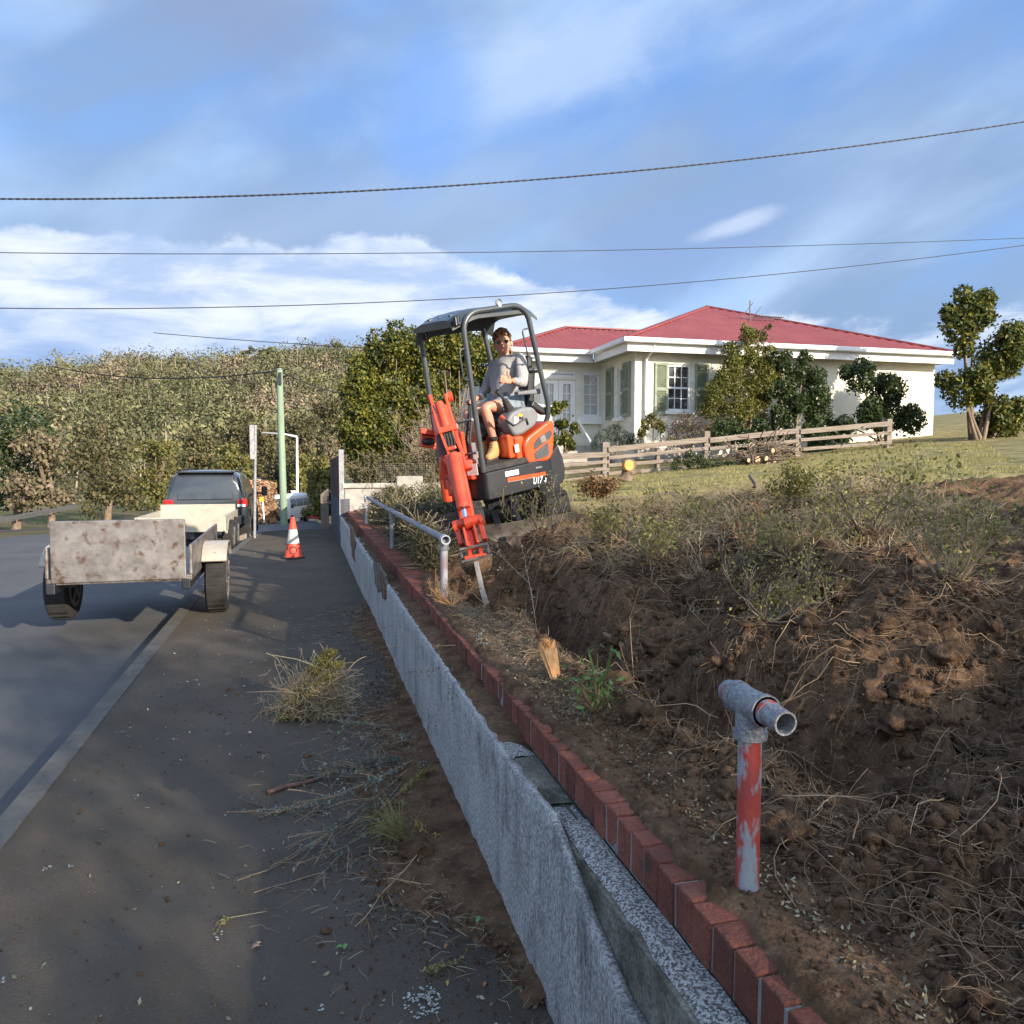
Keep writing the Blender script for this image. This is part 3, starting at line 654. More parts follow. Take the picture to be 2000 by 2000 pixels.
def window(q, ax, c, cols, rows, rowsplit=None, meet=None, fr=.055, bar=.022, name='window', glassm=glass, cross=None, set_=.09):
    u0, u1, z0, z1 = q
    def W(u, z, d): return (u, c+d, z) if ax == 1 else (c+d, u, z)
    def bx(b, ua, ub, za, zb, d0, d1):
        p = W((ua+ub)/2, (za+zb)/2, (d0+d1)/2); b.box(p, (ub-ua, d1-d0, zb-za) if ax == 1 else (d1-d0, ub-ua, zb-za))
    b = MB(); bx(b, u0, u0+fr, z0, z1, set_-.05, set_+.04); bx(b, u1-fr, u1, z0, z1, set_-.05, set_+.04); bx(b, u0+fr, u1-fr, z1-fr, z1, set_-.05, set_+.04); bx(b, u0+fr, u1-fr, z0, z0+fr, set_-.05, set_+.04)
    o = b.build(name, white, hs); ROOT[o.name] = ROOT[hs.name]
    iu0, iu1, iz0, iz1 = u0+fr, u1-fr, z0+fr, z1-fr; us = [iu0+(iu1-iu0)*k/cols for k in range(cols+1)]; zs = rowsplit or [iz0+(iz1-iz0)*k/rows for k in range(rows+1)]
    b = MB()
    for u in us[1:-1]: bx(b, u-bar/2, u+bar/2, iz0, iz1, set_-.025, set_+.01)
    for i, z in enumerate(zs[1:-1]):
        t = bar*2.2 if meet == i+1 else bar
        for a, e_ in zip(us[:-1], us[1:]): bx(b, a+bar/2, e_-bar/2, z-t/2, z+t/2, set_-.025, set_+.01)
    mo = b.build('glazing_bars', white, hs); mo.parent = o
    for i in range(cols):
        for j in range(len(zs)-1):
            b = MB(); bx(b, us[i]+bar/2, us[i+1]-bar/2, zs[j]+bar/2, zs[j+1]-bar/2, set_-.004, set_+.004); g = b.build('pane', glassm, hs); g.parent = o
            if cross and (i, j) in cross:
                b = MB()
                for s in (0, 1):
                    pA = Vector(W(us[i], zs[j+s], set_-.012)); pB = Vector(W(us[i+1], zs[j+1-s], set_-.012)); b.beam(pA, pB, .02, .02)
                x = b.build('lead_cross', white, hs); x.parent = o
    return o, W, bx
h = wm[3]-wm[2]
window(wm, 1, YF, 3, 4, [wm[2]+.055, wm[2]+.055+(h-.11)*.25, wm[2]+.055+(h-.11)*.5, wm[2]+.055+(h-.11)*.75, wm[3]-.055], 2)
window(sw, 0, XS, 2, 4, None, 2)
z0, z1 = wd[2]+.055, wd[3]-.055
window(wd, 1, YW, 2, 5, [z0, z0+(z1-z0)*.25, z0+(z1-z0)*.5, z0+(z1-z0)*.75, z1-.0], None, glassm=blind, cross={(1, 3)})
window(tr, 1, YW, 1, 1, glassm=blind, name='transom')
for q in (dl, dr):
    u0, u1, z0, z1 = q; b = MB(); zm = z0+(z1-z0)*.36
    b.box(((u0+u1)/2, YW+.07, (z0+zm)/2), (u1-u0, .05, zm-z0)); b.box((u0+.07, YW+.07, (zm+z1)/2), (.14, .05, z1-zm)); b.box((u1-.07, YW+.07, (zm+z1)/2), (.14, .05, z1-zm)); b.box(((u0+u1)/2, YW+.07, z1-.06), (u1-u0-.28, .05, .12))
    d = b.build('door', white, hs)
    gq = (u0+.14, u1-.14, zm, z1-.12); us = [gq[0]+(gq[1]-gq[0])*k/2 for k in range(3)]; zs = [gq[2]+(gq[3]-gq[2])*k/4 for k in range(5)]
    for i in range(2):
        for j in range(4):
            p = MB().box(((us[i]+us[i+1])/2, YW+.075, (zs[j]+zs[j+1])/2), (us[i+1]-us[i]-.03, .01, zs[j+1]-zs[j]-.03)).build('pane', blind, hs); p.parent = d
    b = MB(); b.box((us[1], YW+.07, (gq[2]+gq[3])/2), (.028, .03, gq[3]-gq[2]))
    for z in zs[1:-1]:
        for i in range(2): b.box(((us[i]+us[i+1])/2, YW+.07, z), (us[i+1]-us[i]-.03, .03, .028))
    p = b.build('glazing_bars', white, hs); p.parent = d
p = MB().ball((dr[1]-.07, YW+.03, dr[2]+(dr[3]-dr[2])*.45), .03).build('door_knob', steel, hs)
def shutter(q, ax, c, face):
    u0, u1, z0, z1 = q
    def bb(b, ua, ub, za, zb, d0, d1, rot=None):
        p = ((ua+ub)/2, c+(d0+d1)/2, (za+zb)/2) if ax == 1 else (c+(d0+d1)/2, (ua+ub)/2, (za+zb)/2)
        b.box(p, (ub-ua, abs(d1-d0), zb-za) if ax == 1 else (abs(d1-d0), ub-ua, zb-za), rot)
    b = MB(); f = .05; bb(b, u0, u0+f, z0, z1, -.05, -.01); bb(b, u1-f, u1, z0, z1, -.05, -.01)
    zm = (z0+z1)/2
    for a, e_ in ((z0, z0+.09), (zm-.04, zm+.04), (z1-.07, z1)): bb(b, u0+f, u1-f, a, e_, -.05, -.01)
    s = b.build('shutter', shutter_m, hs); n = 26; rot = Matrix.Rotation(R(38), 3, 'X' if ax == 1 else 'Y') if ax == 1 else Matrix.Rotation(R(38), 3, 'Y')
    b = MB()
    for k in range(n):
        z = z0+.10+(z1-z0-.19)*(k+.5)/n
        if abs(z-zm) < .05: continue
        bb(b, u0+f, u1-f, z-.022, z+.022, -.036, -.026, rot if ax == 1 else Matrix.Rotation(R(-38), 3, 'Y'))
    l = b.build('louvre_slats', shutter_m, hs); l.parent = s; l['kind'] = 'stuff'
for a, c_ in (((1278.5, 708), (1302.5, 811)), ((1357.5, 711), (1381, 807))): shutter(rect(1, YF, a, c_), 1, YF, -1)
for a, c_ in (((1186, 721), (1198, 819)), ((1218, 710), (1231, 812))): shutter(rect(0, XS, a, c_), 0, XS, -1)
b = MB(); b.box(((wm[0]+wm[1])/2, YF-.04, wm[2]-.05), (wm[1]-wm[0]+.16, .16, .09)); b.box((XS-.04, (sw[0]+sw[1])/2, sw[2]-.05), (.16, sw[1]-sw[0]+.16, .09)); b.box(((wd[0]+wd[1])/2, YW-.05, wd[2]-.12), (wd[1]-wd[0]+.3, .2, .22)); b.build('sill', white, hs, bevel=.01)
# roofs
def roof_plane(o, a, u, L, D, kL, kR, sl, step=.10):
    o, a, u = Vector(o), Vector(a), Vector(u); n = int(L/step); V = []; Fq = []
    for i in range(n+1):
        s = L*i/n; t = max(.001, min(D, s*kL if kL else D, (L-s)*kR if kR else D)); dz = .020*(1 if i % 2 else -1)
        for k in range(2): V.append(o+a*s+u*(t*k)+Vector((0, 0, sl*t*k+dz)))
    return V, [(2*i, 2*i+2, 2*i+3, 2*i+1) for i in range(n)]
SL = .394
for nm, args in (('roof', [((7.6, 17.54, 4.76), (1, 0, 0), (0, 1, 0), 9.92, 4.96, 1, 1), ((7.6, 27.46, 4.76), (0, -1, 0), (1, 0, 0), 9.92, 4.96, 1, 1), ((17.52, 17.54, 4.76), (0, 1, 0), (-1, 0, 0), 9.92, 4.96, 1, 1)]),
                 ('wing_roof', [((5.0, 19.90, 4.76), (1, 0, 0), (0, 1, 0), 6.0, 2.8, 1, None), ((5.0, 25.5, 4.76), (0, -1, 0), (1, 0, 0), 5.6, 2.8, 1, 1)])):
    b = MB()
    for q in args:
        V, Fq = roof_plane(*q, SL); b.add(V, Fq)
    b.build(nm, roofred, hs, smooth='all')
b = MB(); ap = (12.56, 22.5, 4.77+SL*4.96)
for c_ in ((7.6, 17.54), (17.52, 17.54), (7.6, 27.4)): b.beam((*c_, 4.78), ap, .17, .04)
b.beam((5.0, 19.9, 4.78), (7.8, 22.7, 4.78+SL*2.8), .17, .04); b.beam((7.8, 22.7, 4.79+SL*2.8), (11, 22.7, 4.79+SL*2.8), .17, .04)
b.build('ridge_capping', roofred, hs)
b = MB(); b.beam((7.53, 17.53, 4.72), (17.6, 17.53, 4.72), .13, .12); b.beam((7.595, 17.6, 4.72), (7.595, 19.89, 4.72), .13, .12); b.beam((5.0, 19.89, 4.72), (7.53, 19.89, 4.72), .13, .12); b.beam((5.0, 19.95, 4.72), (5.0, 25, 4.72), .13, .12)
b.build('gutter', white, hs, bevel=.02)
b = MB(); b.box((12.6, 17.66, 4.57), (9.8, .03, .22)); b.box((7.72, 18.8, 4.57), (.03, 2.3, .22)); b.box((6.4, 20.02, 4.57), (2.6, .03, .22)); b.build('fascia', white, hs)
b = MB(); b.add([(7.72, 17.68, 4.50), (17.5, 17.68, 4.50), (17.5, 18.2, 4.50), (7.72, 18.2, 4.50)], [(0, 1, 2, 3)]); b.add([(7.72, 18.2, 4.50), (8.2, 18.2, 4.50), (8.2, 20.0, 4.50), (7.72, 20.0, 4.50)], [(0, 1, 2, 3)]); b.add([(5.0, 20.0, 4.497), (8.2, 20.0, 4.497), (8.2, 20.6, 4.497), (5.0, 20.6, 4.497)], [(0, 1, 2, 3)])
b.build('soffit', mat('eave_lining', (.42, .42, .40), rough=.8), hs)
dp0, dp1, dp2 = at(1279, 680, 1, YF-.5), at(1262, 702, 1, YF-.07), at(1260, 865, 1, YF-.07)
MB().tube([(dp0.x, YF-.46, 4.66), (dp0.x, YF-.44, 4.52), (dp1.x, YF-.07, dp1.z), (dp2.x, YF-.07, 1.9)], .042, 10).build('downpipe', white, hs, smooth=True)
m0 = at(1464, 650, 1, 20.5); m1 = at(1465, 586, 1, 20.5); zb = at(1465, 619, 1, 20.5).z
an = MB(); an.tube([(m0.x, 20.5, m0.z-.4), (m1.x, 20.5, m1.z)], .018, 6); xb = at(1525, 619, 1, 20.5).x; xa = at(1448, 619, 1, 20.5).x
an.tube([(xa, 20.5, zb), (xb, 20.5, zb-.01)], .012, 5)
for k in range(12): xx = m0.x+.15+(xb-m0.x-.15)*k/11; an.tube([(xx, 20.3, zb+.02), (xx, 20.7, zb+.02)], .01, 4); an.tube([(xx, 20.5, zb-.03), (xx, 20.5, zb+.05)], .012, 4)
an.tube([(m0.x-.25, 20.5, zb+.02), (m0.x-.02, 20.3, zb+.38)], .01, 4); an.tube([(m0.x+.1, 20.5, zb), (m0.x+.32, 20.4, zb+.3)], .01, 4)
an.build('antenna', steel, hs)
MB().tube([at(1129, 820, 1, 20.0), at(1153, 862, 1, 19.2)], .025, 8).build('handrail', white, hs, smooth=True)
for k in range(3): MB().box((7.0, 20.2-.3*k, 2.05-.16*k), (2.0, .34, .3)).build('step', concrete, hs, bevel=.01)
MB().box(((8.9+XS)/2+.2, YF-.11, 1.95), (1.2, .2, .3)).build('vent_ledge', concrete, hs)

# ------------------------------------------------------------------ timber fence and things on the lawn
fn = thing('timber_fence', 'weathered post and rail timber fence along the top of the lawn before the cream house', 'fence', (7, 15.2, 1.4))
YL = 15.2
def fpt(a, b_): return at(a, b_, 1, YL)
panels = [((1050, 893), (1184, 889), (1050, 946), (1184, 930)), ((1188, 879), (1382, 859), (1188, 924), (1382, 911)), ((1386, 859), (1560, 842), (1386, 908), (1560, 895)), ((1563, 842), (1740, 826), (1563, 896), (1740, 884))]
for (a, b_, c_, d) in panels:
    A, B, Cc, D = fpt(*a), fpt(*b_), fpt(*c_), fpt(*d)
    for k in range(4):
        t = k/3; p, q = A.lerp(Cc, t), B.lerp(D, t); wz = .115 if k == 0 else .075
        p.z += rnd.uniform(-.015, .015); q.z += rnd.uniform(-.015, .015)
        MB().beam(p, q, .04, wz, up=(0, 0, 1)).build('rail', timber, fn, bevel=.006)
for a, t, bt, w_ in ((1185, 864, 934, .16), (1383, 842, 915, .14), (1561, 832, 900, .14), (1287, 878, 925, .08), (1740, 818, 890, .14), (1052, 884, 952, .12)):
    p, q = fpt(a, t), fpt(a, bt); MB().box((p.x, YL+.08, (p.z+q.z)/2-.1), (w_, .12, p.z-q.z+.2)).build('post', timber, fn, bevel=.01)
st = thing('tree_stump', 'knobbly tree stump with a bright orange cut face on the lawn by the fence', 'stump', tuple(at(1222, 936, 1, 13.6)))
g0 = at(1222, 934, 1, 13.6); b = MB(); zs = [0, .06, .18, .30, .38]; rs = [.17, .13, .12, .14, .13]
b.tube([(g0.x+.02*i, 13.6-.012*i, g0.z-.03+z) for i, z in enumerate(zs)], rs, 14); b.tube([(g0.x+.0, 13.5, g0.z+.26), (g0.x-.12, 13.45, g0.z+.33)], [.06, .045], 8); b.tube([(g0.x+.05, 13.5, g0.z+.1), (g0.x+.24, 13.45, g0.z+.14)], [.06, .03], 8)
b.v = [(x+.02*nz(x, y, z, 9), y+.02*nz(y, z, x, 9), z+.01*nz(z, x, y, 11)) for x, y, z in b.v]
b.build('trunk', bark_m, st, smooth=True)
cc = at(1226, 909, 1, 13.42); b = MB(); b.tube([cc+Vector((0, .06, .0)), cc+Vector((.012, -.04, .004))], [.105, .098], 18); o = b.build('cut_face', cutface, st); 
lp = [(1478, 897, .075, 'large'), (1462, 899, .05, 'small'), (1495, 895, .055, 'pale'), (1500, 908, .065, 'lower'), (1513, 905, .07, 'broad'), (1508, 880, .05, 'upper')]
for i, (a, b_, r_, w_) in enumerate(lp):
    c_ = at(a, b_, 1, 14.4); lab = {'large': 'thick cut log at the left of the log pile, round pale end showing', 'small': 'thin cut log lying furthest left in the pile by the fence', 'pale': 'cut log with pale end in the middle of the pile by the fence', 'lower': 'cut log lowest in the pile, its end half split', 'broad': 'broad cut log at the right foot of the log pile', 'upper': 'cut log lying on top of the pile of prunings'}[w_]
    L_ = thing('cut_log', lab, 'log', tuple(c_), 'cut logs piled by the timber fence')
    dv = Vector((rnd.uniform(-.25, .25), .6, rnd.uniform(-.02, .1)))
    MB().tube([c_+Vector((0, -.02, 0)), c_+dv], [r_, r_*.9], 12).build('bark', bark_m, L_, smooth=True)
    MB().tube([c_+Vector((0, -.026, 0)), c_+Vector((0, -.018, 0))], [r_*.93, r_*.95], 12).build('cut_end', palecut, L_)
# ------------------------------------------------------------------ mini excavator
ex = thing('mini_excavator', 'small orange and black mini excavator with dark canopy tilted on the dug bank', 'excavator', mtx=EXM)
K = dict(parent=ex, local=True)
def rounded(poly, r, n=4):
    out = []; k = len(poly)
    for i in range(k):
        p, a, c_ = Vector(poly[i]), Vector(poly[i-1]), Vector(poly[(i+1) % k]); d1, d2 = (a-p), (c_-p); rr = min(r, d1.length*.45, d2.length*.45)
        s, e_ = p+d1.normalized()*rr, p+d2.normalized()*rr
        for j in range(n+1): t = j/n; out.append(tuple((s*(1-t)*(1-t)+p*2*t*(1-t)+e_*t*t)))
    return out
plan = [(.50, .30), (.46, .47), (-.22, .49), (-.45, .44), (-.60, .24), (-.64, 0), (-.60, -.24), (-.45, -.44), (-.22, -.49), (.46, -.47), (.50, -.30)]
b = MB(); b.prism(rounded(plan, .05), lambda u, v, d: (u, v, d), .36, .655); b.build('deck_skirt', black, smooth=True, bevel=.012, **K)
b = MB(); b.prism([(.47, .40), (.44, .455), (-.14, .475), (-.14, -.45), (.44, -.45), (.47, -.40)], lambda u, v, d: (u, v, d), .658, .722); b.build('floor_plate', rubber, bevel=.008, **K)
# counterweight horns at the rear
b = MB(); pw = [(-.40, .30), (-.40, .62), (-.47, .66), (-.60, .76), (-.655, .60), (-.665, .45), (-.62, .32)]
b.prism(rounded(pw, .03), lambda u, v, d: (u, d, v), .02, .40); b.prism(rounded(pw, .03), lambda u, v, d: (u, d, v), -.40, -.02); b.build('counterweight', black, smooth=True, bevel=.02, **K)
# hood and side panels
side_poly = [(-.115, .640), (-.405, .625), (-.47, .70), (-.525, .95), (-.53, 1.04), (-.46, 1.055), (-.30, .99), (-.14, .925), (-.09, .86), (-.085, .74)]
b = MB(); b.prism(rounded(side_poly, .045), lambda u, v, d: (u-(.0 if d > 0 else 0), d, v), .12, .478); b.build('side_panel', orange, smooth=True, bevel=.022, seg=3, **K)
b = MB(); b.prism(rounded([(-.20, .65), (-.56, .72), (-.585, .95), (-.57, 1.03), (-.45, 1.06), (-.20, 1.0)], .05), lambda u, v, d: (u, d, v), -.46, .115); b.build('engine_hood', orange, smooth=True, bevel=.03, **K)
mesh_m = mat('grille_mesh', (.012, .012, .013), (.05, .05, .05), scale=70, rough=.6)
for nm, poly in (('grille', [(-.215, .775), (-.215, .845), (-.29, .905), (-.47, .955), (-.485, .90), (-.44, .86)]), ('grille', [(-.215, .665), (-.205, .735), (-.245, .765), (-.415, .825), (-.405, .69), (-.37, .675)])):
    b = MB(); b.prism(rounded(poly, .015), lambda u, v, d: (u, d, v), .470, .4835); g = b.build(nm, mesh_m, bevel=.003, **K)
    b = MB(); us = [p[0] for p in poly]; vs = [p[1] for p in poly]
    def inside(u, v):
        c_ = False; k = len(poly)
        for i in range(k):
            (x1, y1), (x2, y2) = poly[i], poly[(i+1) % k]
            if (y1 > v) != (y2 > v) and u < (x2-x1)*(v-y1)/(y2-y1)+x1: c_ = not c_
        return c_
    for i in range(26):
        for s in (1, -1):
            for j in range(26):
                u = min(us)+(max(us)-min(us))*(i+.5)/26; v = min(vs)+(max(vs)-min(vs))*(j+.5)/26
                if (i+s*j) % 4 == 0 and inside(u, v): b.beam((u-.006, .4850+.0006*s, v-.006*s), (u+.006, .4850+.0006*s, v+.006*s), .0022, .002, up=(0, 1, 0))
    b.build('mesh_wires', greyplastic, parent=ex, local=True, kind='stuff').parent = g
MB().box((-.345, .4870, .875), (.075, .002, .07), Matrix.Rotation(R(15), 3, 'Y')).build('muffler_plate', steel, **K)
b = MB(); b.box((-.02, .0, .86), (.17, .80, .26)); b.build('seat_base', orange, bevel=.02, **K)
b = MB(); b.box((-.07, .30, .80), (.12, .26, .30)); b.build('inner_panel', orange, bevel=.02, **K)
MB().box((-.02, .432, .83), (.052, .003, .085)).build('warning_label', decal, **K)
MB().box((.068, 0, 1.02), (.01, .55, .10)).build('vent', black, **K)
# decals on the skirt
pL, pR = c1(1020, 1822, .48), c1(1385, 1760, .482)
b = MB(); b.beam((pL.x, .4885, pL.z), (pR.x, .4765, pR.z), .003, .038, up=(0, 1, 0)); b.v = [(x, .492-.03*max(0, -.2-x)*1.9, z) if y > .4 else (x, y, z) for x, y, z in b.v]
def skin_y(x): return .4865+.0*x if x > .40 else (.473+(.49-.473)*((.46-x)/.68)) if x > -.22 else .49-(.05)*((-.22-x)/.23)
def on_skirt(poly, name, m, th=.0025):
    b = MB(); b.prism(poly, lambda u, v, d: (u, skin_y(u)+.0015+d, v), 0, th); return b.build(name, m, **K)
a0, a1 = Vector((pL.x, pL.z)), Vector((pR.x, pR.z)); nn = Vector((0, .019))
cuts = sorted({a0.x, -.22, a1.x}, reverse=True); 
def strip(name, m, p, q, hw, th=.003):
    xs_ = sorted({p[0], q[0], *( [-.22] if min(p[0], q[0]) < -.22 < max(p[0], q[0]) else [])}, reverse=True); b = MB()
    z_ = lambda x: p[1]+(q[1]-p[1])*(x-p[0])/(q[0]-p[0])
    for s, e_ in zip(xs_[:-1], xs_[1:]): b.prism([(s, z_(s)-hw), (e_, z_(e_)-hw), (e_, z_(e_)+hw), (s, z_(s)+hw)], lambda u, v, d: (u, skin_y(u)+.0015+d, v), 0, th)
    return b.build(name, m, **K)
strip('orange_stripe', orange, (pL.x, pL.z), (pR.x, pR.z), .020); strip('grey_pinstripe', greyplastic, (pL.x+.004, pL.z-.026), (pR.x-.01, pR.z-.020), .004, .002)  # thin grey line along the lower edge of the orange stripe
q0, q1 = c1(1000, 1770, .485), c1(1125, 1745, .485); strip('white_sticker', decal, (q0.x, q0.z), (q1.x, q1.z), .027)
q0, q1 = c1(1280, 1708, .48), c1(1345, 1698, .478); strip('pale_slot', greyplastic, (q0.x, q0.z), (q1.x, q1.z), .009)
def lettering(body, px0, size, Y, name, off=.004):
    me = text_mesh(body, size, .28, off, .0015); me.transform(Matrix.Diagonal((.70, 1, 1, 1))); o0 = c1(*px0, Y); o1 = c1(px0[0]+100, px0[1]-16, Y-.02)
    t = Vector((o1.x-o0.x, skin_y(o1.x)-skin_y(o0.x), o1.z-o0.z)).normalized(); nrm = Vector((0, 1, 0)); nrm = (nrm-t*nrm.dot(t)).normalized(); up_ = nrm.cross(t)
    m = Matrix((t, up_, nrm)).transposed().to_4x4(); m.translation = Vector((o0.x, skin_y(o0.x)+.006, o0.z)); me.transform(m); me.materials.clear(); me.materials.append(decal)
    return finish(name, me, ex)
lettering('U17', (1250, 1862), .112, .475, 'model_number', .0035); lettering('-3', (1352, 1846), .072, .462, 'model_number', .002)
# console, lever stack, seat
cp = [(.05, 1.06), (.07, 1.15), (.0, 1.22), (-.16, 1.255), (-.30, 1.235), (-.37, 1.13), (-.30, 1.03), (-.12, .965), (.0, .96)]
for s in (1, -1):
    b = MB(); b.prism(rounded(cp, .04), lambda u, v, d: (u, s*d, v), .24, .45); b.build('control_console', greyplastic, smooth=True, bevel=.03, seg=3, **K)
    js = [(-.06, s*.34, 1.22), (-.03, s*.34, 1.30)]; b = MB()
    for i in range(9): t = i/9; b.tube([Vector((-.06+.05*t, s*.34, 1.215+.15*t)), Vector((-.06+.05*(t+.08), s*.34, 1.215+.15*(t+.085)))], .062-.032*t-(.006 if i % 2 else 0), 12)
    b.build('lever_boot', rubber, smooth=True, **K)
tipL = c1(915, 985, .33); MB().tube([(-.01, .34, 1.35), (tipL.x-.05, .335, tipL.z-.055), tuple(tipL)], [.016, .019, .024], 10).build('joystick', rubber, smooth=True, **K)
tipR = c1(655, 1085, -.26); MB().tube([(-.01, -.34, 1.35), (tipR.x-.06, -.30, tipR.z-.10), tuple(tipR)], [.014, .018, .026], 10).build('joystick', rubber, smooth=True, **K)
MB().box((-.045, .4525, 1.13), (.05, .003, .075), Matrix.Rotation(R(-16), 3, 'Y')).build('console_label', decal, **K)
MB().box((-.105, .4525, 1.175), (.055, .003, .025), Matrix.Rotation(R(-16), 3, 'Y')).build('console_label', yellow, **K)
MB().box((-.115, .4525, 1.145), (.055, .0028, .032), Matrix.Rotation(R(-16), 3, 'Y')).build('console_label', black, **K)
la, lb = c1(955, 1218, .44), c1(1080, 1310, .46); lc = c1(1200, 1240, .47)
MB().tube([la, la.lerp(lb, .3)], [.02, .014], 8).build('red_lever_grip', armred, smooth=True, **K); MB().tube([la.lerp(lb, .3), lb, lc, c1(1215, 1300, .46)], .010, 8).build('safety_lever', black, smooth=True, **K)
b = MB(); b.box((-.25, 0, 1.135), (.44, .40, .10)); b.build('seat_cushion', black, bevel=.03, **K)
b = MB(); b.box((-.50, 0, 1.40), (.11, .38, .50), Matrix.Rotation(R(-12), 3, 'Y')); b.box((-.585, 0, 1.70), (.09, .24, .16), Matrix.Rotation(R(-12), 3, 'Y')); b.build('seat_back', black, bevel=.04, **K)
a, c_ = c1(1098, 1008, .30), c1(1312, 985, .32); b = MB(); b.beam(a, c_, .09, .035, w2=.10, h2=.06); b.build('armrest', greyplastic, bevel=.012, **K)
a, c_ = c1(1230, 1100, .36), c1(1365, 1190, .36); b = MB(); b.beam(a, c_, .10, .07); b.build('seat_hinge', black, bevel=.015, **K)
b = MB(); b.tube([c1(1210, 830, -.02), c1(1215, 660, -.02)], .05, 10); b.build('belt_reel', black, smooth=True, **K)
# canopy
def arch(s):
    pts = [(.455, s*.45, .665), (.45, s*.45, 1.4), (.445, s*.45, 2.06)]
    for k in range(1, 7): t = math.pi/2*k/6; pts.append((.245+.20*math.cos(t), s*.45, 2.10+.20*math.sin(t)))
    pts.append((-.19, s*.45, 2.315))
    for k in range(1, 7): t = math.pi/2*k/6; pts.append((-.19-.20*math.sin(t), s*.45, 2.115+.20*math.cos(t)))
    pts += [(-.45, s*.45, 1.6), (-.51, s*.44, 1.25), (-.50, s*.42, 1.10), (-.47, s*.40, 1.03)]; return pts
for s in (1, -1): MB().tube(arch(s), .029, 14).build('canopy_frame', canopy_m, smooth=True, **K)
b = MB(); b.tube([(-.45, -.45, 1.6), (-.45, .45, 1.6)], .018, 8); b.tube([(-.50, -.44, 1.18), (-.50, .44, 1.18)], .022, 8); b.tube([(-.24, -.45, 2.30), (-.24, .45, 2.30)], .02, 8); b.tube([(.245, -.45, 2.29), (.245, .45, 2.29)], .02, 8); b.build('cross_tube', canopy_m, smooth=True, **K)
# roof shell: slightly domed panel drooping at the front
b = MB(); NX, NY = 14, 10; G = []
for i in range(NX+1):
    for j in range(NY+1):
        t = i/NX; X = .55-1.05*t; Yv = (-.445+.89*j/NY); e_ = abs(Yv)/.445
        Z = 2.312+.035*(1-e_**4)-.05*max(0, e_-.82)/.18-(.11*((X-.28)/.32)**1.1 if X > .28 else 0)-(.12*((-.30-X)/.23)**1.6 if X < -.30 else 0)
        Z -= .10*max(0, (-Yv-.33)/.115)**1.5
        Z += -.012 if (j in (3, 7) and 0 < i < NX) else 0; G.append((X, Yv*(1-.10*max(0, (X-.35)/.25)), Z))
W_ = NY+1; fs = [(i*W_+j, (i+1)*W_+j, (i+1)*W_+j+1, i*W_+j+1) for i in range(NX) for j in range(NY)]
n = len(G); G2 = [(x, y, z-.035) for x, y, z in G]
rim = [i*W_ for i in range(NX+1)]+[NX*W_+j for j in range(1, NY+1)]+[i*W_+NY for i in range(NX-1, -1, -1)]+[j for j in range(NY-1, 0, -1)]
fs += [tuple(q+n for q in f[::-1]) for f in fs]+[(rim[k], rim[(k+1) % len(rim)], rim[(k+1) % len(rim)]+n, rim[k]+n) for k in range(len(rim))]
b.add(G+G2, fs); b.build('canopy_roof', canopy_m, smooth=True, **K)
b = MB()
for Yv in (-.22, 0, .22): b.box((.0, Yv, 2.285), (.9, .04, .03))
b.box((.53, 0, 2.20), (.05, .80, .05)); b.build('roof_rib', canopy_m, **K)
rc = c1(935, 132, .45); b = MB(); b.tube([Vector((rc.x, .45, rc.z-.02))+Vector((.035*math.cos(t), 0, .035*math.sin(t)+.0)) for t in [math.pi*2*k/14 for k in range(15)]], .008, 6, cap=False); b.build('lifting_eye', steel, smooth=True, **K)
lbp = c1(948, 165, .482); MB().box((lbp.x, .480, lbp.z), (.03, .004, .045)).build('sticker', decal, **K)
for (a, Yv) in (((540, 325), .40), ((255, 455), -.46)):
    c_ = c1(*a, Yv); b = MB(); b.box(c_, (.07, .15, .10), Matrix.Rotation(R(-35), 3, 'Z')); l = b.build('work_light', black, bevel=.015, **K)
    b = MB(); b.box(c_+Vector((.036, .012, -.002)), (.01, .125, .08), Matrix.Rotation(R(-12), 3, 'Z')); b.build('lamp_glass', glass if Yv < 0 else greyplastic, parent=ex, local=True).parent = l
def handle(a, c_, bulge, Yv):
    A, B = c1(*a, Yv), c1(*c_, Yv); d = Vector((bulge, 0, 0)); pts = [A, A+d*.75+(B-A)*.02, A+d+(B-A)*.10, B+d+(A-B)*.12, B+d*.72+(A-B)*.03, B]
    MB().tube(pts, .0095, 8).build('grab_handle', canopy_m, smooth=True, **K)
handle((632, 578), (672, 878), .085, .45); handle((1215, 392), (1280, 672), .085, .45)
A, B = c1(690, 1252, .45), c1(512, 1296, -.1); MB().tube([A, B], .014, 8).build('front_rail', canopy_m, smooth=True, **K)
A, B = c1(735, 1565, .45), c1(612, 1582, .1); MB().tube([A, B], .014, 8).build('front_rail', canopy_m, smooth=True, **K)
for dx, Yv in ((0, .10), (34, .16)):
    pts = [c1(660+dx*.3, 1120, Yv), c1(648+dx, 1270, Yv), c1(630+dx, 1440, Yv), c1(655+dx, 1560, Yv), c1(668+dx, 1700, Yv)]
    MB().tube(pts, .013, 8).build('travel_lever', canopy_m if dx else black, smooth=True, **K)
b = MB(); a = c1(690, 1600, .12); b.box(a, (.06, .12, .30)); b.build('pedal_box', greyplastic, bevel=.01, **K)
a = c1(703, 1722, .40); MB().box(a+Vector((.02, 0, 0)), (.012, .12, .12), Matrix.Rotation(R(30), 3, 'Z')).build('caution_label', mat('pinkish_label', (.50, .33, .33), (.62, .55, .55), scale=60), **K)
b = MB(); b.box((.50, .10, .70), (.10, .5, .22)); b.box((.47, .0, .95), (.05, .35, .30)); b.build('front_cover', armred, bevel=.03, **K)
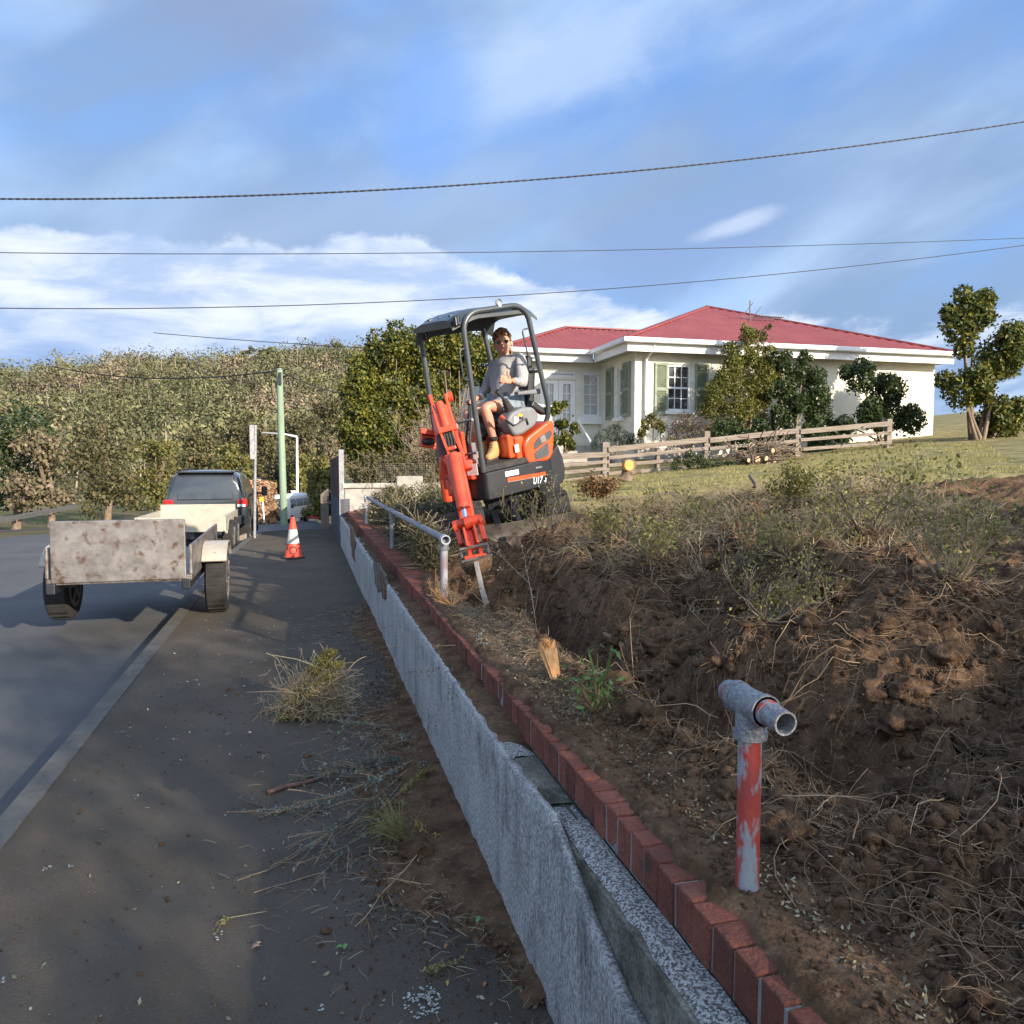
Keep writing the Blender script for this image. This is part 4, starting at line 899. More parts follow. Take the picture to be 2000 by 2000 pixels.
b = MB(); b.box((.55, 0, .50), (.18, .34, .26)); b.tube([(.66, 0, .36), (.66, 0, .66)], .07, 14); b.build('swing_bracket', armred, bevel=.015, **K)
# undercarriage: tracks point towards the blade, which faces down the bank
lat = Vector((2.637-1.672, 7.148-7.292, 1.271-1.087)).normalized(); lat = (lat-EXUP*lat.dot(EXUP)).normalized(); fw = EXUP.cross(lat).normalized()
if fw.y > 0: fw = -fw
UC = Matrix((fw, fw.cross(EXUP)*-1, EXUP)).transposed().to_4x4(); UC.translation = EXM.translation
if UC.determinant() < 0: UC = Matrix((fw, -(fw.cross(EXUP)*-1), EXUP)).transposed().to_4x4(); UC.translation = EXM.translation
UC.translation = EXM.translation+lat*.07; EXI = EXM.inverted()
def u2l(b): b.v = [tuple(EXI @ (UC @ Vector(v))) for v in b.v]; return b
b = MB(); b.tube([(0, 0, .22), (0, 0, .37)], .26, 24); b.box((0, 0, .23), (.5, .5, .12)); u2l(b).build('turntable', black, bevel=.01, **K)
for s in (1, -1):
    Y0 = s*.455; wid = .24; prof = []
    L2, r_ = .62, .165
    for k in range(13): t = -math.pi/2+math.pi*k/12; prof.append((L2+r_*math.cos(t), r_+r_*math.sin(t)))
    for k in range(13): t = math.pi/2+math.pi*k/12; prof.append((-L2+r_*math.cos(t), r_+r_*math.sin(t)))
    def scl(k_): return [(x*(1-(1-k_)*.2), r_+(z-r_)*k_) for x, z in prof]
    inner = scl(.80); b = MB(); n = len(prof)
    vs = [(x, Y0-wid/2, z+.01) for x, z in prof]+[(x, Y0+wid/2, z+.01) for x, z in prof]+[(x, Y0+wid/2, z+.01) for x, z in inner]+[(x, Y0-wid/2, z+.01) for x, z in inner]
    b.add(vs, [(k_*n+j, k_*n+(j+1) % n, ((k_+1) % 4)*n+(j+1) % n, ((k_+1) % 4)*n+j) for k_ in range(4) for j in range(n)])
    per = 2*(2*L2)+2*math.pi*r_; nl = 40
    for k in range(nl):                                       # grouser lugs
        d = per*k/nl
        if d < 2*L2: p, t = Vector((-L2+d, 0, 0)), Vector((1, 0, 0)); nrm = Vector((0, 0, -1))
        elif d < 2*L2+math.pi*r_: a = -math.pi/2+(d-2*L2)/r_; nrm = Vector((math.cos(a), 0, math.sin(a))); p = Vector((L2, 0, r_))+nrm*r_; t = Vector((-math.sin(a), 0, math.cos(a)))
        elif d < 4*L2+math.pi*r_: p = Vector((L2-(d-2*L2-math.pi*r_), 0, 2*r_)); nrm = Vector((0, 0, 1)); t = Vector((-1, 0, 0))
        else: a = math.pi/2+(d-4*L2-math.pi*r_)/r_; nrm = Vector((math.cos(a), 0, math.sin(a))); p = Vector((-L2, 0, r_))+nrm*r_; t = Vector((-math.sin(a), 0, math.cos(a)))
        p = p+Vector((0, Y0, .01))+nrm*.006; m = Matrix((t, Vector((0, 1, 0)), nrm)).transposed()
        b.box(p+Vector((0, (.03 if k % 2 else -.03), 0)), (.034, wid*.70, .030), m)
    u2l(b).build('track', rubber, bevel=.005, **K)
    b = MB()
    for X in (-.62, .62): b.tube([(X, Y0-.085, r_+.01), (X, Y0+.085, r_+.01)], .115, 18)
    for X in (-.35, -.05, .25): b.tube([(X, Y0-.08, .085), (X, Y0+.08, .085)], .055, 12)
    b.box((0, Y0, r_+.02), (1.1, .10, .10)); u2l(b).build('track_rollers', black, bevel=.004, **K)
b = MB(); bw_ = .58
pa, pb_ = UC.inverted() @ P(943, 1028, 7.45), UC.inverted() @ P(1000, 1090, 7.35)
bx_ = .5*(pa.x+1.05); N_ = 8; prof = [(1.06+.05*math.sin(math.pi*k/N_)*-1, -.15+.34*k/N_) for k in range(N_+1)]
vs = []
for x, z in prof: vs += [(x, -bw_, z), (x, bw_, z)]
for x, z in prof: vs += [(x-.025, -bw_, z), (x-.025, bw_, z)]
m_ = 2*(N_+1); fs = [(2*i, 2*i+1, 2*i+3, 2*i+2) for i in range(N_)]+[(m_+2*i, m_+2*i+2, m_+2*i+3, m_+2*i+1) for i in range(N_)]+[(0, m_, m_+1, 1), (2*N_, 2*N_+1, m_+2*N_+1, m_+2*N_)]+[(2*i, 2*i+2, m_+2*i+2, m_+2*i) for i in range(N_)]+[(2*i+1, m_+2*i+1, m_+2*i+3, 2*i+3) for i in range(N_)]
b.add(vs, fs); u2l(b).build('dozer_blade', mat('scuffed_blade', (.15, .13, .115), (.25, .22, .20), scale=9, rough=.5, metal=.25, c3=(.09, .06, .045), s3=6, t3=(.5, .6)), smooth=True, **K)
b = MB()
for s in (1, -1): b.beam((.3, s*.2, .14), (1.03, s*.2, .0), .07, .09)
b.tube([(.4, 0, .26), (1.0, 0, .08)], .04, 10); u2l(b).build('blade_arm', black, bevel=.006, **K)

# boom, arm, rams, hitch: laid out in the place and stored in the machine's frame
W = dict(parent=ex)
foot = P(888, 955, 8.0); elbow = P(872, 850, 7.7); crown_ = P(860, 800, 7.25); pivot = P(872, 872, 6.95)
vd = CF.copy(); lat_ = CR*.96-CU*(-.277)*-1; lat_ = (CR*.962+CU*.27).normalized()
def bplate(pts, w, th, name, m=armred, bevel=.008):
    b = MB()
    for a, c_ in zip(pts[:-1], pts[1:]): b.beam(a, c_, w, th, up=CU*.2+CF*.9)
    return b.build(name, m, bevel=bevel, **W)
bm_pts = [foot, foot.lerp(elbow, .55), elbow, crown_.lerp(elbow, .45), crown_]
b = MB(); cs = [(.13, .20), (.12, .20), (.12, .22), (.11, .20), (.10, .16)]
for i in range(4):
    b.beam(bm_pts[i], bm_pts[i+1]+(bm_pts[i+1]-bm_pts[i]).normalized()*.015, cs[i][0], cs[i][1], up=(.3, -.9, .3), w2=cs[i+1][0], h2=cs[i+1][1])
b.beam(crown_, pivot, .12, .16, up=(.3, -.9, .3)); b.build('boom', armred, bevel=.01, **W)
b = MB(); b.tube([P(878, 952, 7.5), P(866, 900, 7.35)], [.045, .045], 14); b.build('boom_ram', armred, smooth=True, **W)
# arm upper frame: two side plates with ram and hoses between
D1, D2 = 6.80, 6.55
for (a, c_, e_, nm) in (((841, 776), (856, 832), (884, 905), 'arm_plate'), ((871, 774), (888, 835), (909, 905), 'arm_plate')):
    b = MB(); pa, pm, pe = P(*a, D1), P(*c_, D1-.08), P(*e_, D1-.2)
    dirn = (pe-pa).normalized(); nv = lat_
    for s_, t_ in ((pa, pm), (pm, pe)): b.beam(s_, t_+(t_-s_).normalized()*.01, .022, .13, up=-CF, w2=.022)
    b.build(nm, armred, bevel=.006, **W)
b = MB(); b.tube([P(838, 783, D1), P(846, 781, D1)], .045, 12); b.tube([P(876, 775, D1), P(884, 773, D1)], .045, 12); b.build('pin', armred, smooth=True, **W)
b = MB(); b.tube([P(856, 786, 6.70), P(858, 790, 6.70), P(873, 838, 6.66)], [.034, .040, .040], 20); b.tube([P(868, 838, 6.68), P(880, 836, 6.68)], .038, 12); b.build('arm_ram', armred, smooth=True, **W)
MB().tube([P(849, 793, 6.74), P(853, 808, 6.74)], .010, 8).build('ram_pipe', chrome, smooth=True, **W)
b = MB(); b.beam(P(856, 842, 6.62), P(894, 832, 6.62), .05, .03, up=-CF); b.build('cross_bar', armred, bevel=.006, **W)
b = MB(); b.beam(P(871, 878, 6.56), P(891, 873, 6.56), .03, .03, up=-CF); b.build('cross_bar', armred, bevel=.006, **W)
b = MB()
for k in range(4): u0 = 866+k*5; b.tube([P(u0, 842, 6.66), P(u0+3+k, 858, 6.62), P(u0+9, 885, 6.64), P(u0+14, 900, 6.70)], .011, 7)
b.build('hydraulic_hoses', rubber, smooth=True, **W)
b = MB(); b.beam(P(868, 846, 6.76), P(892, 905, 6.66), .13, .03, up=-CF); b.build('arm_back_plate', black, **W)
# arm box below, bucket ram on its face
b = MB(); A0, A1 = P(886, 893, 6.58), P(917, 1030, 6.34); b.beam(A0, A1, .145, .17, up=-CF, w2=.125, h2=.11); b.build('arm', armred, bevel=.012, **W)
b = MB(); b.tube([P(884, 884, 6.47), P(887, 893, 6.47), P(905, 990, 6.27)], [.034, .050, .050], 22); b.tube([P(904, 984, 6.275), P(905.5, 992, 6.265)], .056, 22)
b.build('bucket_ram', armred, smooth=True, **W)
MB().tube([P(905, 988, 6.27), P(909, 1012, 6.23)], .021, 14).build('ram_rod', chrome, smooth=True, **W)
b = MB(); b.tube([P(868, 905, 6.62), P(876, 902, 6.62)], .04, 10); b.box(P(866, 915, 6.70), (.07, .07, .20)); b.tube([P(868, 905, 6.74), P(880, 968, 6.60)], .016, 8); b.tube([P(908, 903, 6.52), P(914, 918, 6.50)], .045, 12); b.build('arm_fittings', armred, bevel=.005, smooth=True, **W)
b = MB(); b.tube([P(862, 850, 6.9), P(866, 885, 6.86), P(872, 925, 6.8)], .05, 10); b.tube([P(880, 905, 6.9), P(884, 945, 6.95), P(898, 965, 7.3)], .03, 8); b.build('hose_guard', mat('dark_red', (.20, .035, .03), (.12, .03, .03), scale=9, rough=.5), smooth=True, **W)  # guard in a darker, duller red than the rest of the arm
# boom light
b = MB(); lc_ = P(836, 863, 7.3); b.box(lc_, (.15, .10, .12), Matrix.Rotation(R(8), 3, 'Y')); b.box(lc_+Vector((.02, -.03, .085)), (.21, .18, .05), Matrix.Rotation(R(8), 3, 'Y')); b.beam(lc_, lc_+Vector((.17, .1, 0)), .05, .05); bl = b.build('boom_light', armred, bevel=.008, **W)
b = MB(); b.ball(lc_+Vector((-.005, -.055, 0)), (.062, .02, .036), 14, 8); b.build('lamp_glass', black, parent=ex).parent = bl
# linkage
b = MB(); b.tube([P(889, 1026, 6.27), P(941, 1013, 6.27)], .040, 16); b.tube([P(886, 1030, 6.27), P(893, 1028, 6.27)], .052, 16); b.tube([P(937, 1017, 6.27), P(944, 1014, 6.27)], .050, 16); b.tube([P(908, 1022, 6.21), P(922, 1018, 6.21)], .052, 16); b.build('linkage_pin', armred, smooth=True, **W)
for a, c_ in (((892, 1030), (902, 1066)), ((938, 1018), (947, 1056))): MB().beam(P(*a, 6.30), P(*c_, 6.24), .045, .10, up=-CF).build('linkage_plate', armred, bevel=.01, **W)
for a, c_ in (((906, 1032), (914, 1068)), ((926, 1026), (934, 1062))): MB().beam(P(*a, 6.2), P(*c_, 6.14), .02, .07, up=-CF).build('tipping_link', armred, bevel=.006, **W)
MB().beam(P(915, 1035, 6.26), P(923, 1074, 6.18), .085, .07, up=-CF).build('hitch_block', armred, bevel=.02, **W)
b = MB(); b.beam(P(898, 1073, 6.20), P(953, 1061, 6.20), .10, .022, up=CU); b.beam(P(902, 1097, 6.14), P(961, 1083, 6.14), .11, .020, up=CU); b.beam(P(900, 1074, 6.24), P(905, 1096, 6.20), .02, .09, up=CF); b.beam(P(951, 1063, 6.24), P(957, 1084, 6.20), .02, .09, up=CF); b.build('ripper_frame', steel, bevel=.004, **W)
b = MB(); b.beam(P(916, 1072, 6.2), P(921, 1092, 6.14), .03, .05, up=CF); b.beam(P(938, 1068, 6.2), P(941, 1088, 6.14), .03, .05, up=CF); b.beam(P(907, 1090, 6.12), P(950, 1083, 6.12), .03, .02, up=CF); b.build('hitch_ears', armred, bevel=.004, **W)
# rusty ripper head and shank
hc = P(932, 1100, 6.12); upr = (CU*.96-CR*.27).normalized(); b = MB()
outl = [(-.128, .0), (-.125, -.04), (-.105, -.085), (-.06, -.125), (0, -.14), (.06, -.125), (.105, -.085), (.125, -.04), (.128, 0)]
for (s0_, d0_), (s1_, d1_) in (((.80, -.10), (1.0, -.03)), ((1.0, -.03), (1.0, .06)), ((1.0, .06), (.7, .13))):
    v0 = [hc+lat_*u*s0_+upr*(v*s0_+.03)+CF*d0_ for u, v in outl]; v1 = [hc+lat_*u*s1_+upr*(v*s1_+.03)+CF*d1_ for u, v in outl]; k_ = len(outl)
    b.add(v0+v1, [(q, q+1, k_+q+1, k_+q) for q in range(k_-1)]+[(k_-1, 0, k_, 2*k_-1)]+([tuple(range(k_))] if d0_ < -.09 else [])+([tuple(range(k_, 2*k_))] if d1_ > .12 else []))
b.build('ripper_head', rust, smooth='all', **W)
b = MB(); b.beam(P(930, 1098, 5.99), P(941, 1150, 5.93), .036, .055, up=-CF, w2=.038, h2=.05); b.beam(P(941, 1150, 5.93), P(957, 1203, 5.88), .038, .05, up=-CF, w2=.050, h2=.03); b.build('ripper_shank', mat('dusty_shank', (.26, .23, .21), (.34, .31, .29), scale=12, rough=.65, metal=.2), bevel=.004, **W)

# ------------------------------------------------------------------ the operator
skin_m = mat('skin', (.50, .235, .155), (.56, .28, .19), scale=12, rough=.5); jean = mat('faded_denim', (.16, .21, .26), (.26, .32, .37), scale=14, rough=.85, bump=.3, bscale=120)
hood_m = mat('grey_hoodie', (.27, .27, .29), (.36, .35, .35), scale=7, rough=.9, bump=.3, bscale=40, c3=(.46, .43, .38), s3=5, t3=(.52, .66)); boot_m = mat('tan_nubuck', (.46, .25, .095), (.56, .33, .14), scale=14, rough=.85, bump=.4, bscale=70, c3=(.30, .17, .08), s3=9, t3=(.6, .7)); hair_m = mat('brown_hair', (.13, .07, .035), (.32, .19, .10), scale=30, rough=.6, stretch=(1, 1, 3)); darkc = mat('dark_cloth', (.012, .012, .016), (.03, .03, .035), rough=.9)
pn = thing('person', 'person in grey hoodie, denim shorts, tan boots and sunglasses gesturing from the excavator seat', 'person', mtx=EXM @ Matrix.Translation((-.25, 0, 1.19)))
EP = Vector((-.25, 0, 1.19))
def Q(x, y, Y): return c1(x, y, Y)
hipL, hipR = Vector((-.26, .10, 1.27)), Vector((-.26, -.10, 1.27))
kneL, ankL = Q(800, 1135, .21), Q(893, 1450, .20); kneR, ankR = Q(632, 1190, -.16), Q(775, 1450, -.02)
midL, midR = kneL.lerp(ankL, .35)+Vector((-.01, 0, .0)), kneR.lerp(ankR, .35)
shL, shR = Q(1140, 690, .20), Q(905, 730, -.19); elL, elR = Q(1165, 905, .34), Q(815, 950, -.30)
wrL, wrR = Q(1060, 885, .52), Q(757, 1042, -.27); hdR = Q(690, 1075, -.27)
pel, belly, chest = Vector((-.27, 0, 1.27)), Vector((-.25, 0, 1.44)), Q(1010, 800, .03); nk = Q(1000, 680, -.02); 
headc = Q(975, 532, -.03)
toW = lambda v: tuple(v-EP)
pts = [pel, belly, chest, nk, headc, hipL, kneL, midL, ankL, hipR, kneR, midR, ankR, shL, elL, wrL, shR, elR, wrR, hipL.lerp(kneL, .5), hipR.lerp(kneR, .5), ankL+Vector((.02, 0, -.08)), ankR+Vector((.02, 0, -.08)), hdR]
rad = [.11, .095, .085, .055, .062, .09, .062, .060, .042, .09, .062, .060, .042, .040, .036, .030, .040, .036, .030, .082, .082, .045, .045, .032]
ed = [(0, 1), (1, 2), (2, 3), (3, 4), (0, 5), (5, 19), (19, 6), (6, 7), (7, 8), (8, 21), (0, 9), (9, 20), (20, 10), (10, 11), (11, 12), (12, 22), (2, 13), (13, 14), (14, 15), (2, 16), (16, 17), (17, 18), (18, 23)]
body = skinned([toW(p) for p in pts], rad, ed, 0)
bm = bmesh.new(); bm.from_mesh(body)
# head shape facing the camera
camL = EXM.inverted() @ CO; fdir = (camL-headc).normalized(); upv = Vector((.03, .02, 1)); upv = (upv-fdir*upv.dot(fdir)).normalized(); rtv = upv.cross(fdir)   # rtv: viewer's right
HS = 1.26
def hp(x, y, z): return headc+rtv*x*HS+upv*y*HS+fdir*z*HS
def add_head(bm):
    n, m = 28, 24; G = {}
    for i in range(m+1):
        th = math.pi*i/m; cy = math.cos(th)
        for j in range(n):
            a = 2*math.pi*j/n; x = math.sin(th)*math.sin(a); z = math.sin(th)*math.cos(a); y = cy
            wx = .072*(1-.38*max(0, -y)**1.5); wz = .092*(1-.12*max(0, -y)); X, Y, Z = x*wx, y*.112-.008, z*wz
            if z > 0:
                fx = math.exp(-(X/.016)**2)
                Z += .026*fx*math.exp(-((Y+.022)/.017)**2)+.012*math.exp(-(X/.011)**2)*math.exp(-((Y-.0)/.022)**2)   # nose
                Z += .010*math.exp(-(X/.024)**2)*math.exp(-((Y+.058)/.008)**2)-.007*math.exp(-(X/.026)**2)*math.exp(-((Y+.050)/.004)**2)+.012*math.exp(-(X/.022)**2)*math.exp(-((Y+.092)/.014)**2)
                for s in (-1, 1): Z += -.013*math.exp(-((X-s*.030)/.014)**2)*math.exp(-((Y-.010)/.012)**2)+.006*math.exp(-((X-s*.03)/.02)**2)*math.exp(-((Y-.030)/.008)**2)
            G[i, j] = bm.verts.new(hp(X, Y, Z)-EP)
    for i in range(m):
        for j in range(n):
            try: bm.faces.new((G[i, j], G[i+1, j], G[i+1, (j+1) % n], G[i, (j+1) % n])).smooth = True
            except ValueError: pass
    for s in (-1, 1):                                         # ears
        e_ = bmesh.ops.create_uvsphere(bm, u_segments=10, v_segments=8, radius=1)['verts']
        for v in e_: v.co = hp(s*.074+v.co.x*.010, -.004+v.co.z*.030, -.008+v.co.y*.017)-EP
add_head(bm)
# hands: palm, four bent fingers and a thumb each
def finger(bm, chain, r0, r1):
    k = len(chain); n = 8; prev = None
    t0 = (chain[1]-chain[0]).normalized(); u = t0.cross(Vector((0, 0, 1)) if abs(t0.z) < .9 else Vector((1, 0, 0))).normalized()
    pts2 = []
    for i in range(k-1):
        for s in range(3): pts2.append((chain[i].lerp(chain[i+1], s/3), i+s/3))
    pts2.append((chain[-1], k-1)); K_ = len(pts2); rings = []
    for i, (p, q) in enumerate(pts2):
        t = (pts2[min(i+1, K_-1)][0]-pts2[max(i-1, 0)][0]).normalized(); u = (u-t*u.dot(t)).normalized(); w_ = t.cross(u); rr = r0+(r1-r0)*q/(k-1); rr *= (.6 if i == K_-1 else 1)
        rings.append([bm.verts.new(p+(u*math.cos(2*math.pi*j/n)+w_*math.sin(2*math.pi*j/n))*rr-EP) for j in range(n)])
    for a_, b_ in zip(rings[:-1], rings[1:]):
        for j in range(n): bm.faces.new((a_[j], a_[(j+1) % n], b_[(j+1) % n], b_[j])).smooth = True
    for r_, c_ in ((rings[0], pts2[0][0]), (rings[-1], pts2[-1][0])):
        cv = bm.verts.new(c_-EP+(pts2[-1][0]-pts2[-2][0]).normalized()*(rr*.5 if r_ is rings[-1] else 0))
        for j in range(n): bm.faces.new((r_[j], r_[(j+1) % n], cv)).smooth = True
def palm(bm, a, b_, w, th, wv, nv):
    vs = bmesh.ops.create_uvsphere(bm, u_segments=14, v_segments=10, radius=1)['verts']; c_ = (a+b_)/2; l = (b_-a)/2*1.12
    for v in vs:
        x, y, z = v.co; sq = lambda q: math.copysign(abs(q)**.75, q); v.co = c_+l*sq(z)+wv*(w/2)*sq(x)+nv*(th/2)*sq(y)-EP
    for v in vs:
        for f in v.link_faces: f.smooth = True
yh = .55
pw_, pk_ = Q(1052, 882, yh-.03), Q(975, 872, yh); wv = upv; nvv = (pk_-pw_).cross(wv).normalized(); palm(bm, pw_, pk_, .088, .034, wv, nvv)
toward = fdir*.03
for k, (y0, x1, x2) in enumerate(((848, 958, 985), (866, 954, 980), (885, 952, 978))):      # three curled fingers
    finger(bm, [Q(990, y0, yh), Q(x1+4, y0-4, yh+.015)+toward*.4, Q(x1+2, y0+6, yh)+toward*1.3, Q(x2, y0+9, yh)+toward*1.2], .0105, .009)
finger(bm, [Q(990, 902, yh), Q(968, 902, yh), Q(948, 906, yh), Q(932, 905, yh)], .0095, .0075)    # little finger out
finger(bm, [Q(1040, 862, yh-.01), Q(1026, 835, yh), Q(1022, 803, yh), Q(1021, 775, yh)], .015, .0105)  # thumb up
gr = tipR; pa_, pb2 = wrR.lerp(hdR, .4), hdR; palm(bm, pa_, pb2+(pb2-pa_)*.3, .082, .036, Vector((0, 1, 0)), Vector((0, 0, 1)))
for k in range(4):
    yy = -.032+.021*k; b0 = hdR+Vector((.0, yy, .005)); finger(bm, [b0, b0+Vector((.045, 0, .008)), b0+Vector((.062, 0, -.022)), b0+Vector((.042, 0, -.046)), b0+Vector((.024, 0, -.042))], .0105, .0085)
finger(bm, [hdR+Vector((-.03, .038, 0)), hdR+Vector((.01, .052, -.01)), hdR+Vector((.035, .045, -.028))], .012, .010)
bm.to_mesh(body); bm.free(); body.materials.append(skin_m); body.name = 'body'; bo = finish('body', body, pn)
# clothing
hx = [pel+Vector((0, 0, .03)), belly, chest, shL, elL, wrL.lerp(elL, .12), shR, elR, wrR.lerp(elR, .1), nk.lerp(chest, .25)]
hm = skinned([toW(p) for p in hx], [.155, .165, .165, .085, .080, .048, .083, .068, .045, .10], [(0, 1), (1, 2), (2, 3), (3, 4), (4, 5), (2, 6), (6, 7), (7, 8), (2, 9)], 0)
bm = bmesh.new(); bm.from_mesh(hm)
for v in bm.verts: n_ = noise.noise(v.co*8)*.020+(.25-abs(noise.noise(v.co*17)))*.022-.006; v.co += v.normal*n_
bm.to_mesh(hm); bm.free(); hm.materials.append(hood_m); ho = finish('hoodie', hm, pn); ROOT[ho.name] = ROOT[pn.name]
bk = nk+Vector((-.0, 0, 0)); b = MB(); ring = []
for k in range(13):
    a = 2*math.pi*k/12; ring.append(nk+rtv*(.085*math.cos(a))+fdir*(.070*math.sin(a)-.015)+upv*(.0-.055*max(0, math.sin(a))+.02*max(0, -math.sin(a)))-upv*.012)
b.tube([p-EP for p in ring], [.026+.010*max(0, -math.sin(2*math.pi*k/12)) for k in range(13)], 10, cap=False); hdn = b.build('hood', hood_m, pn, local=True, smooth='all')
b = MB(); ring2 = [p+(nk-p)*.33+upv*.012-EP for p in ring]; b.tube(ring2, .026, 8, cap=False); b.build('collar', darkc, pn, local=True, smooth='all')
b = MB(); zp = chest.lerp(nk, .25)+fdir*.155; b.tube([zp-EP, zp-upv*.06-rtv*.03-EP], .004, 6); b.build('drawcord', white, pn, local=True)
b = MB(); tp_ = Q(1150, 742, .30); b.tube([tp_-EP, Q(1195, 748, .30)-EP], .006, 6); b.build('sleeve_tab', darkc, pn, local=True)
sh = [pel, hipL, hipL.lerp(kneL, .62), hipR, hipR.lerp(kneR, .55)]
sm_ = skinned([toW(p) for p in sh], [.150, .118, .100, .118, .098], [(0, 1), (1, 2), (0, 3), (3, 4)], 0); sm_.materials.append(jean); finish('shorts', sm_, pn)
for an_, tx, hx_, cz in ((ankL, Q(822, 1640, .24), Q(985, 1615, .16), 0), (ankR, Q(770, 1600, .02), Q(865, 1580, -.08), 0)):
    hl, toe = hx_.copy(), tx.copy(); hl.z = max(hl.z, .745)+0; toe.z = max(.742, toe.z-.0)
    base = .7235; d = (toe-hl); d.z = 0; d.normalize(); hl = Vector((an_.x, an_.y, base))-d*.055; L_ = .255
    sp = [Vector((an_.x, an_.y, an_.z+.01)), Vector((an_.x, an_.y, an_.z-.06)), Vector((an_.x, an_.y, base+.065)), hl+d*.16+Vector((0, 0, .052)), hl+d*.225+Vector((0, 0, .040))]
    bmh = skinned([toW(p) for p in sp]+[toW(hl+d*.015+Vector((0, 0, .045)))], [.056, .056, .060, (.050, .044), (.045, .036), .045], [(0, 1), (1, 2), (2, 3), (3, 4), (2, 5)], 2, 2)
    bmh.materials.append(boot_m); bt = finish('boot', bmh, pn); ROOT[bt.name] = ROOT[pn.name]
    b = MB(); pd = Vector((-d.y, d.x, 0)); ol = [(-.035, .0), (-.03, .034), (.04, .034), (.12, .036), (.20, .048), (.255, .034), (.272, 0), (.255, -.034), (.20, -.048), (.12, -.036), (.04, -.034), (-.03, -.034)]
    b.prism(ol, lambda u, v, dd: hl+d*u+pd*v+Vector((0, 0, dd))-EP, 0.0, .026); b.build('sole', rubber, parent=pn, local=True, bevel=.004).parent = bt
    b = MB()
    for k in range(5): c_ = Vector((an_.x, an_.y, 0))+d*(.055+.012*k)+Vector((0, 0, an_.z-.03-.028*k)); b.tube([c_-pd*.022-EP, c_+pd*.022-EP], .0045, 5)
    b.build('laces', straw_m if False else palecut, parent=pn, local=True).parent = bt
    b = MB(); b.tube([an_+Vector((0, 0, .045))-EP, an_-EP], [.050, .056], 12); b.build('sock', darkc, pn, local=True, smooth='all')
# sunglasses, hair, earphone
b = MB()
for s in (-1, 1):
    pl = [(s*.030+.0215*math.cos(t)*(1.0), .012+.017*math.sin(t)-.003*abs(math.sin(t))) for t in [2*math.pi*k/14 for k in range(14)]]
    b.prism(pl, lambda u, v, dd: hp(u, v, .083+dd-.25*abs(u)*abs(u)*6)-EP, 0, .004)
gl = b.build('sunglasses', mat('dark_lens', (.006, .006, .008), rough=.08, spec=.8), pn, local=True)
b = MB(); b.tube([hp(-.010, .018, .088)-EP, hp(0, .020, .090)-EP, hp(.010, .018, .088)-EP], .0022, 6)
for s in (-1, 1): b.tube([hp(s*.051, .016, .078)-EP, hp(s*.066, .014, .05)-EP, hp(s*.075, .010, -.01)-EP], .002, 6)
b.build('glasses_frame', mat('gold_wire', (.35, .26, .12), rough=.3, metal=.8), parent=pn, local=True).parent = gl
b = MB()
rh = random.Random(3)
for k in range(150):                                          # tousled locks over the crown
    th = rh.uniform(0, 1.35); a = rh.uniform(0, 2*math.pi); x, y, z = math.sin(th)*math.sin(a), math.cos(th), math.sin(th)*math.cos(a)
    if z > .55 and y < .50: continue
    c_ = hp(x*.072, y*.105+.008, z*.088); n_ = (c_-headc).normalized(); dr_ = (rtv*rh.uniform(-.5, .8)+upv*rh.uniform(-.1, .5)+fdir*rh.uniform(-.3, .6)).normalized()
    c_ += n_*.010; b.tube([c_-dr_*.018-EP, c_+n_*.010-EP, c_+dr_*.020+n_*.004-EP], [.010, .014, .004], 6)
for k in range(40):                                           # quiff
    c_ = hp(rh.uniform(-.055, .05), rh.uniform(.072, .10), rh.uniform(.045, .080)); b.tube([c_-EP, c_+upv*.018+fdir*.010+rtv*rh.uniform(-.01, .015)-EP, c_+upv*.022+fdir*.02+rtv*rh.uniform(-.005, .02)-EP], [.012, .012, .004], 6)
for s in (-1, 1):
    for k in range(22): c_ = hp(s*.072, rh.uniform(.010, .065), rh.uniform(-.06, .035)); b.tube([c_+upv*.012-EP, c_+rtv*s*.005-EP, c_-upv*.014-EP], [.006, .010, .004], 5)
b.ball(hp(0, .030, -.018)-EP, (.076*HS, .083*HS, .094*HS), 16, 12, Matrix((rtv, fdir, upv)).transposed())
hr = b.build('hair', hair_m, pn, local=True, smooth='all')
b = MB(); b.tube([hp(.080, -.004, .008)-EP, hp(.080, -.030, .012)-EP], .006, 8); b.tube([hp(.080, -.03, .012)-EP, hp(.070, -.09, .03)-EP, nk+rtv*.05+fdir*.06-EP], .0016, 5); b.build('earphone', white, pn, local=True, smooth=True)
b = MB(); b.prism([(-.021, -.060), (-.010, -.0565), (0, -.058), (.010, -.0565), (.021, -.060), (.010, -.067), (-.010, -.067)], lambda u, v, dd: hp(u, v, .0945+dd-9*u*u)-EP, 0, .003); b.build('lips', mat('lips', (.42, .14, .11), rough=.5), pn, local=True)
# bracelet/watch
b = MB(); t = (hdR-wrR).normalized(); b.ring(wrR.lerp(hdR, -.3)-EP, wrR.lerp(hdR, -.05)-EP, .044, .036, 16); b.build('wristband', decal, pn, local=True, smooth=True)

